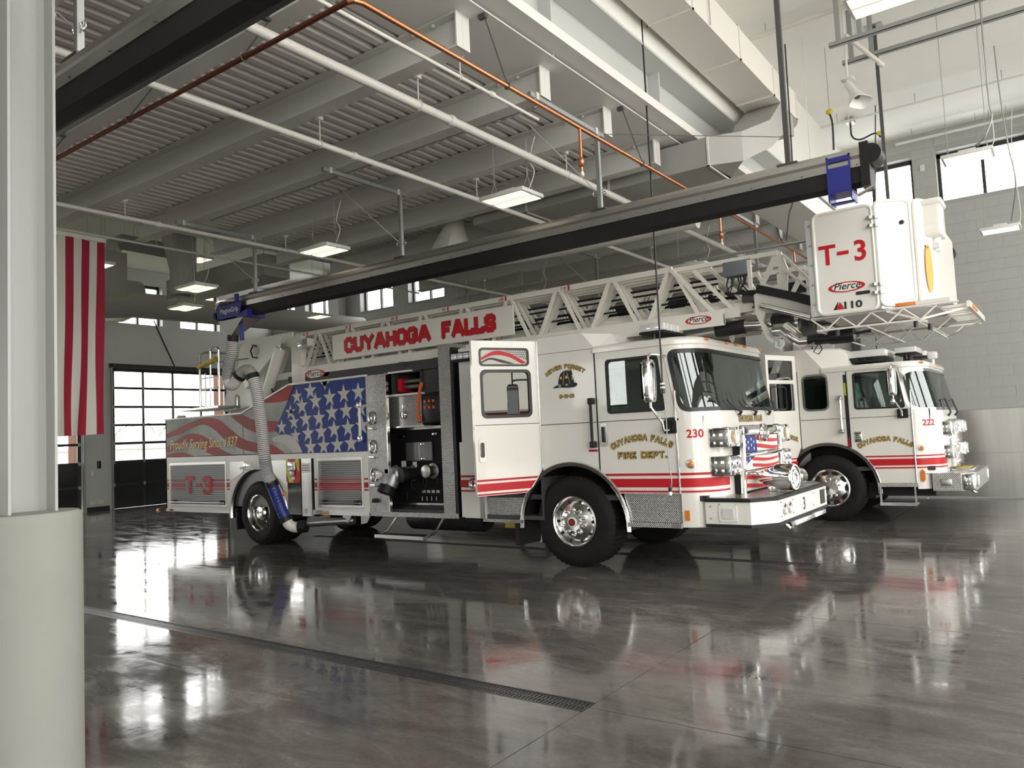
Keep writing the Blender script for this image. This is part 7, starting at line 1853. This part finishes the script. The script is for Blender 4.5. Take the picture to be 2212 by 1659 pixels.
run_x('sprinkler_pipe', -3.4, XF, 10.85, 7.15, .035, 'pipewhite', 'white sprinkler pipe close under the high ceiling above the white duct', 'pipe')
run_x('conduit', -3.4, XF, 15.0, 7.12, .02, 'pipewhite', 'thin conduit under the high ceiling behind the horn speaker', 'pipe')
run_x('conduit', -2.42, XF, 16.8, 7.05, .022, 'pipewhite', 'conduit along the top of the block wall above the windows', 'pipe')
mb = MB().cyl((-2.05, 10.9, 6.75), (-1.72, 11.3, 6.42), .03, n=10).cyl((-1.75, 11.27, 6.44), (-1.70, 11.33, 6.40), .036, n=10).cyl((-2.07, 10.88, 6.77), (-2.03, 10.92, 6.73), .036, n=10).cyl((-1.95, 11.0, 6.66), (-1.95, 11.0, ZC), .012, n=8)
tag(mb.build('track_shaft', 'pipewhite'), 'short white shaft hung between the two door tracks', 'shaft')
def reel(x, y, z, lab):
    t = thing('cable_drop', (x, y, z), lab, 'cable')
    MB().sphere((x, y, z), .055, 12, (1, .7, .8)).build('clamp', 'yellow', t)
    MB().cyl((x, y, z), (x, y, ZC), .005, n=5).build('wire', 'wire', t)
    MB().tube(smooth_path([(x, y, z-.03), (x+.03, y, z-.2), (x+.02, y, z-.6)]), .014, 8).build('cable', 'black', t)
reel(-2.62, 12.2, 6.3, 'black cable drop with a yellow clamp beside the white duct')
t = thing('cable_drop', (-2.6, 15.5, 6.9), 'looped black cable with a yellow clamp above the wall windows', 'cable')
MB().tube(smooth_path([(-2.95, 15.4, 7.2), (-2.94, 15.4, 6.95), (-2.8, 15.4, 6.85), (-2.55, 15.4, 6.90), (-2.45, 15.4, 6.80)]), .016, 8).build('cable', 'black', t)
MB().sphere((-2.47, 15.4, 6.88), .05, 12, (1, .7, .9)).build('clamp', 'yellow', t)
MB().box(-3.02, -2.88, 15.3, 15.5, ZC-.1, ZC).build('ceiling_box', 'steel', t, smooth=False)
tag(MB().tube(smooth_path([(-.52, 11.0, 7.2), (-.52, 11.0, 5.5), (-.50, 11.0, 5.25), (-.60, 11.0, 5.0), (-.72, 11.2, 4.98)]), .010, 6).build('lamp_cable', 'wire'), 'grey lamp cable hanging in front of the wall windows', 'cable')
tag(MB().tube(smooth_path([(-.50, 13.2, 7.0), (-.48, 13.2, 6.2), (-.44, 13.2, 5.5), (-.40, 13.5, 5.0), (-.55, 15.0, 4.75)]), .010, 6).build('lamp_cable', 'wire'), 'second grey lamp cable, further along the block wall', 'cable')
tag(MB().bbox(-2.08, -1.99, YR-.04, YR-.0, 6.52, 6.66, .006).build('wall_box', 'wallpaint'), 'small grey box on the block wall between the windows', 'box')
t = thing('electrical_cabinet', (-4.3, YR-.2, 2.5), 'grey cabinet on the far wall glimpsed behind the bucket underframe', 'cabinet')
MB().box(-4.75, -3.95, YR-.25, YR-.02, 1.75, 3.35).build('body', 'steelpaint', t, smooth=False)
MB().box(-4.36, -4.34, YR-.262, YR-.25, 1.78, 3.32).build('door_gap', 'darksteel', t, smooth=False)
tag(MB().box(-3.55, -3.43, YR-.15, YR-.03, 1.69, 5.2).build('wall_strut', 'darksteel', smooth=False), 'dark vertical strut on the block wall behind the engine', 'strut')
# trunking and wires under the low deck
for y, x0, x1, lab in ((6.14, -9.5, -4.0, 'perforated strut along the beam above the two hanging lamps'),):
    t = thing('strut_channel', ((x0+x1)/2, y, 4.70), lab, 'strut'); MB().box(x0, x1, y-.02, y+.02, 4.785, 4.83).build('channel', 'steel', t, smooth=False)
    hmb = MB(); x = x0+.1
    while x < x1: hmb.box(x, x+.05, y-.012, y+.012, 4.782, 4.786); x += .12
    hmb.build('slot', 'pipewhite', t, smooth=False)
tag(MB().cyl((-3.82, 7.2, 4.79), (-1.9, 6.97, 4.17), .004, n=5).build('brace_wire', 'wire'), 'thin bracing wire running to the tall post above the ladder truck', 'wire')
tag(MB().tube([(-10.9, 2.75, 4.45), (-3.2, 2.75, 4.45)], .028, 10).build('conduit', 'steel'), 'grey conduit above the near exhaust rail', 'pipe')
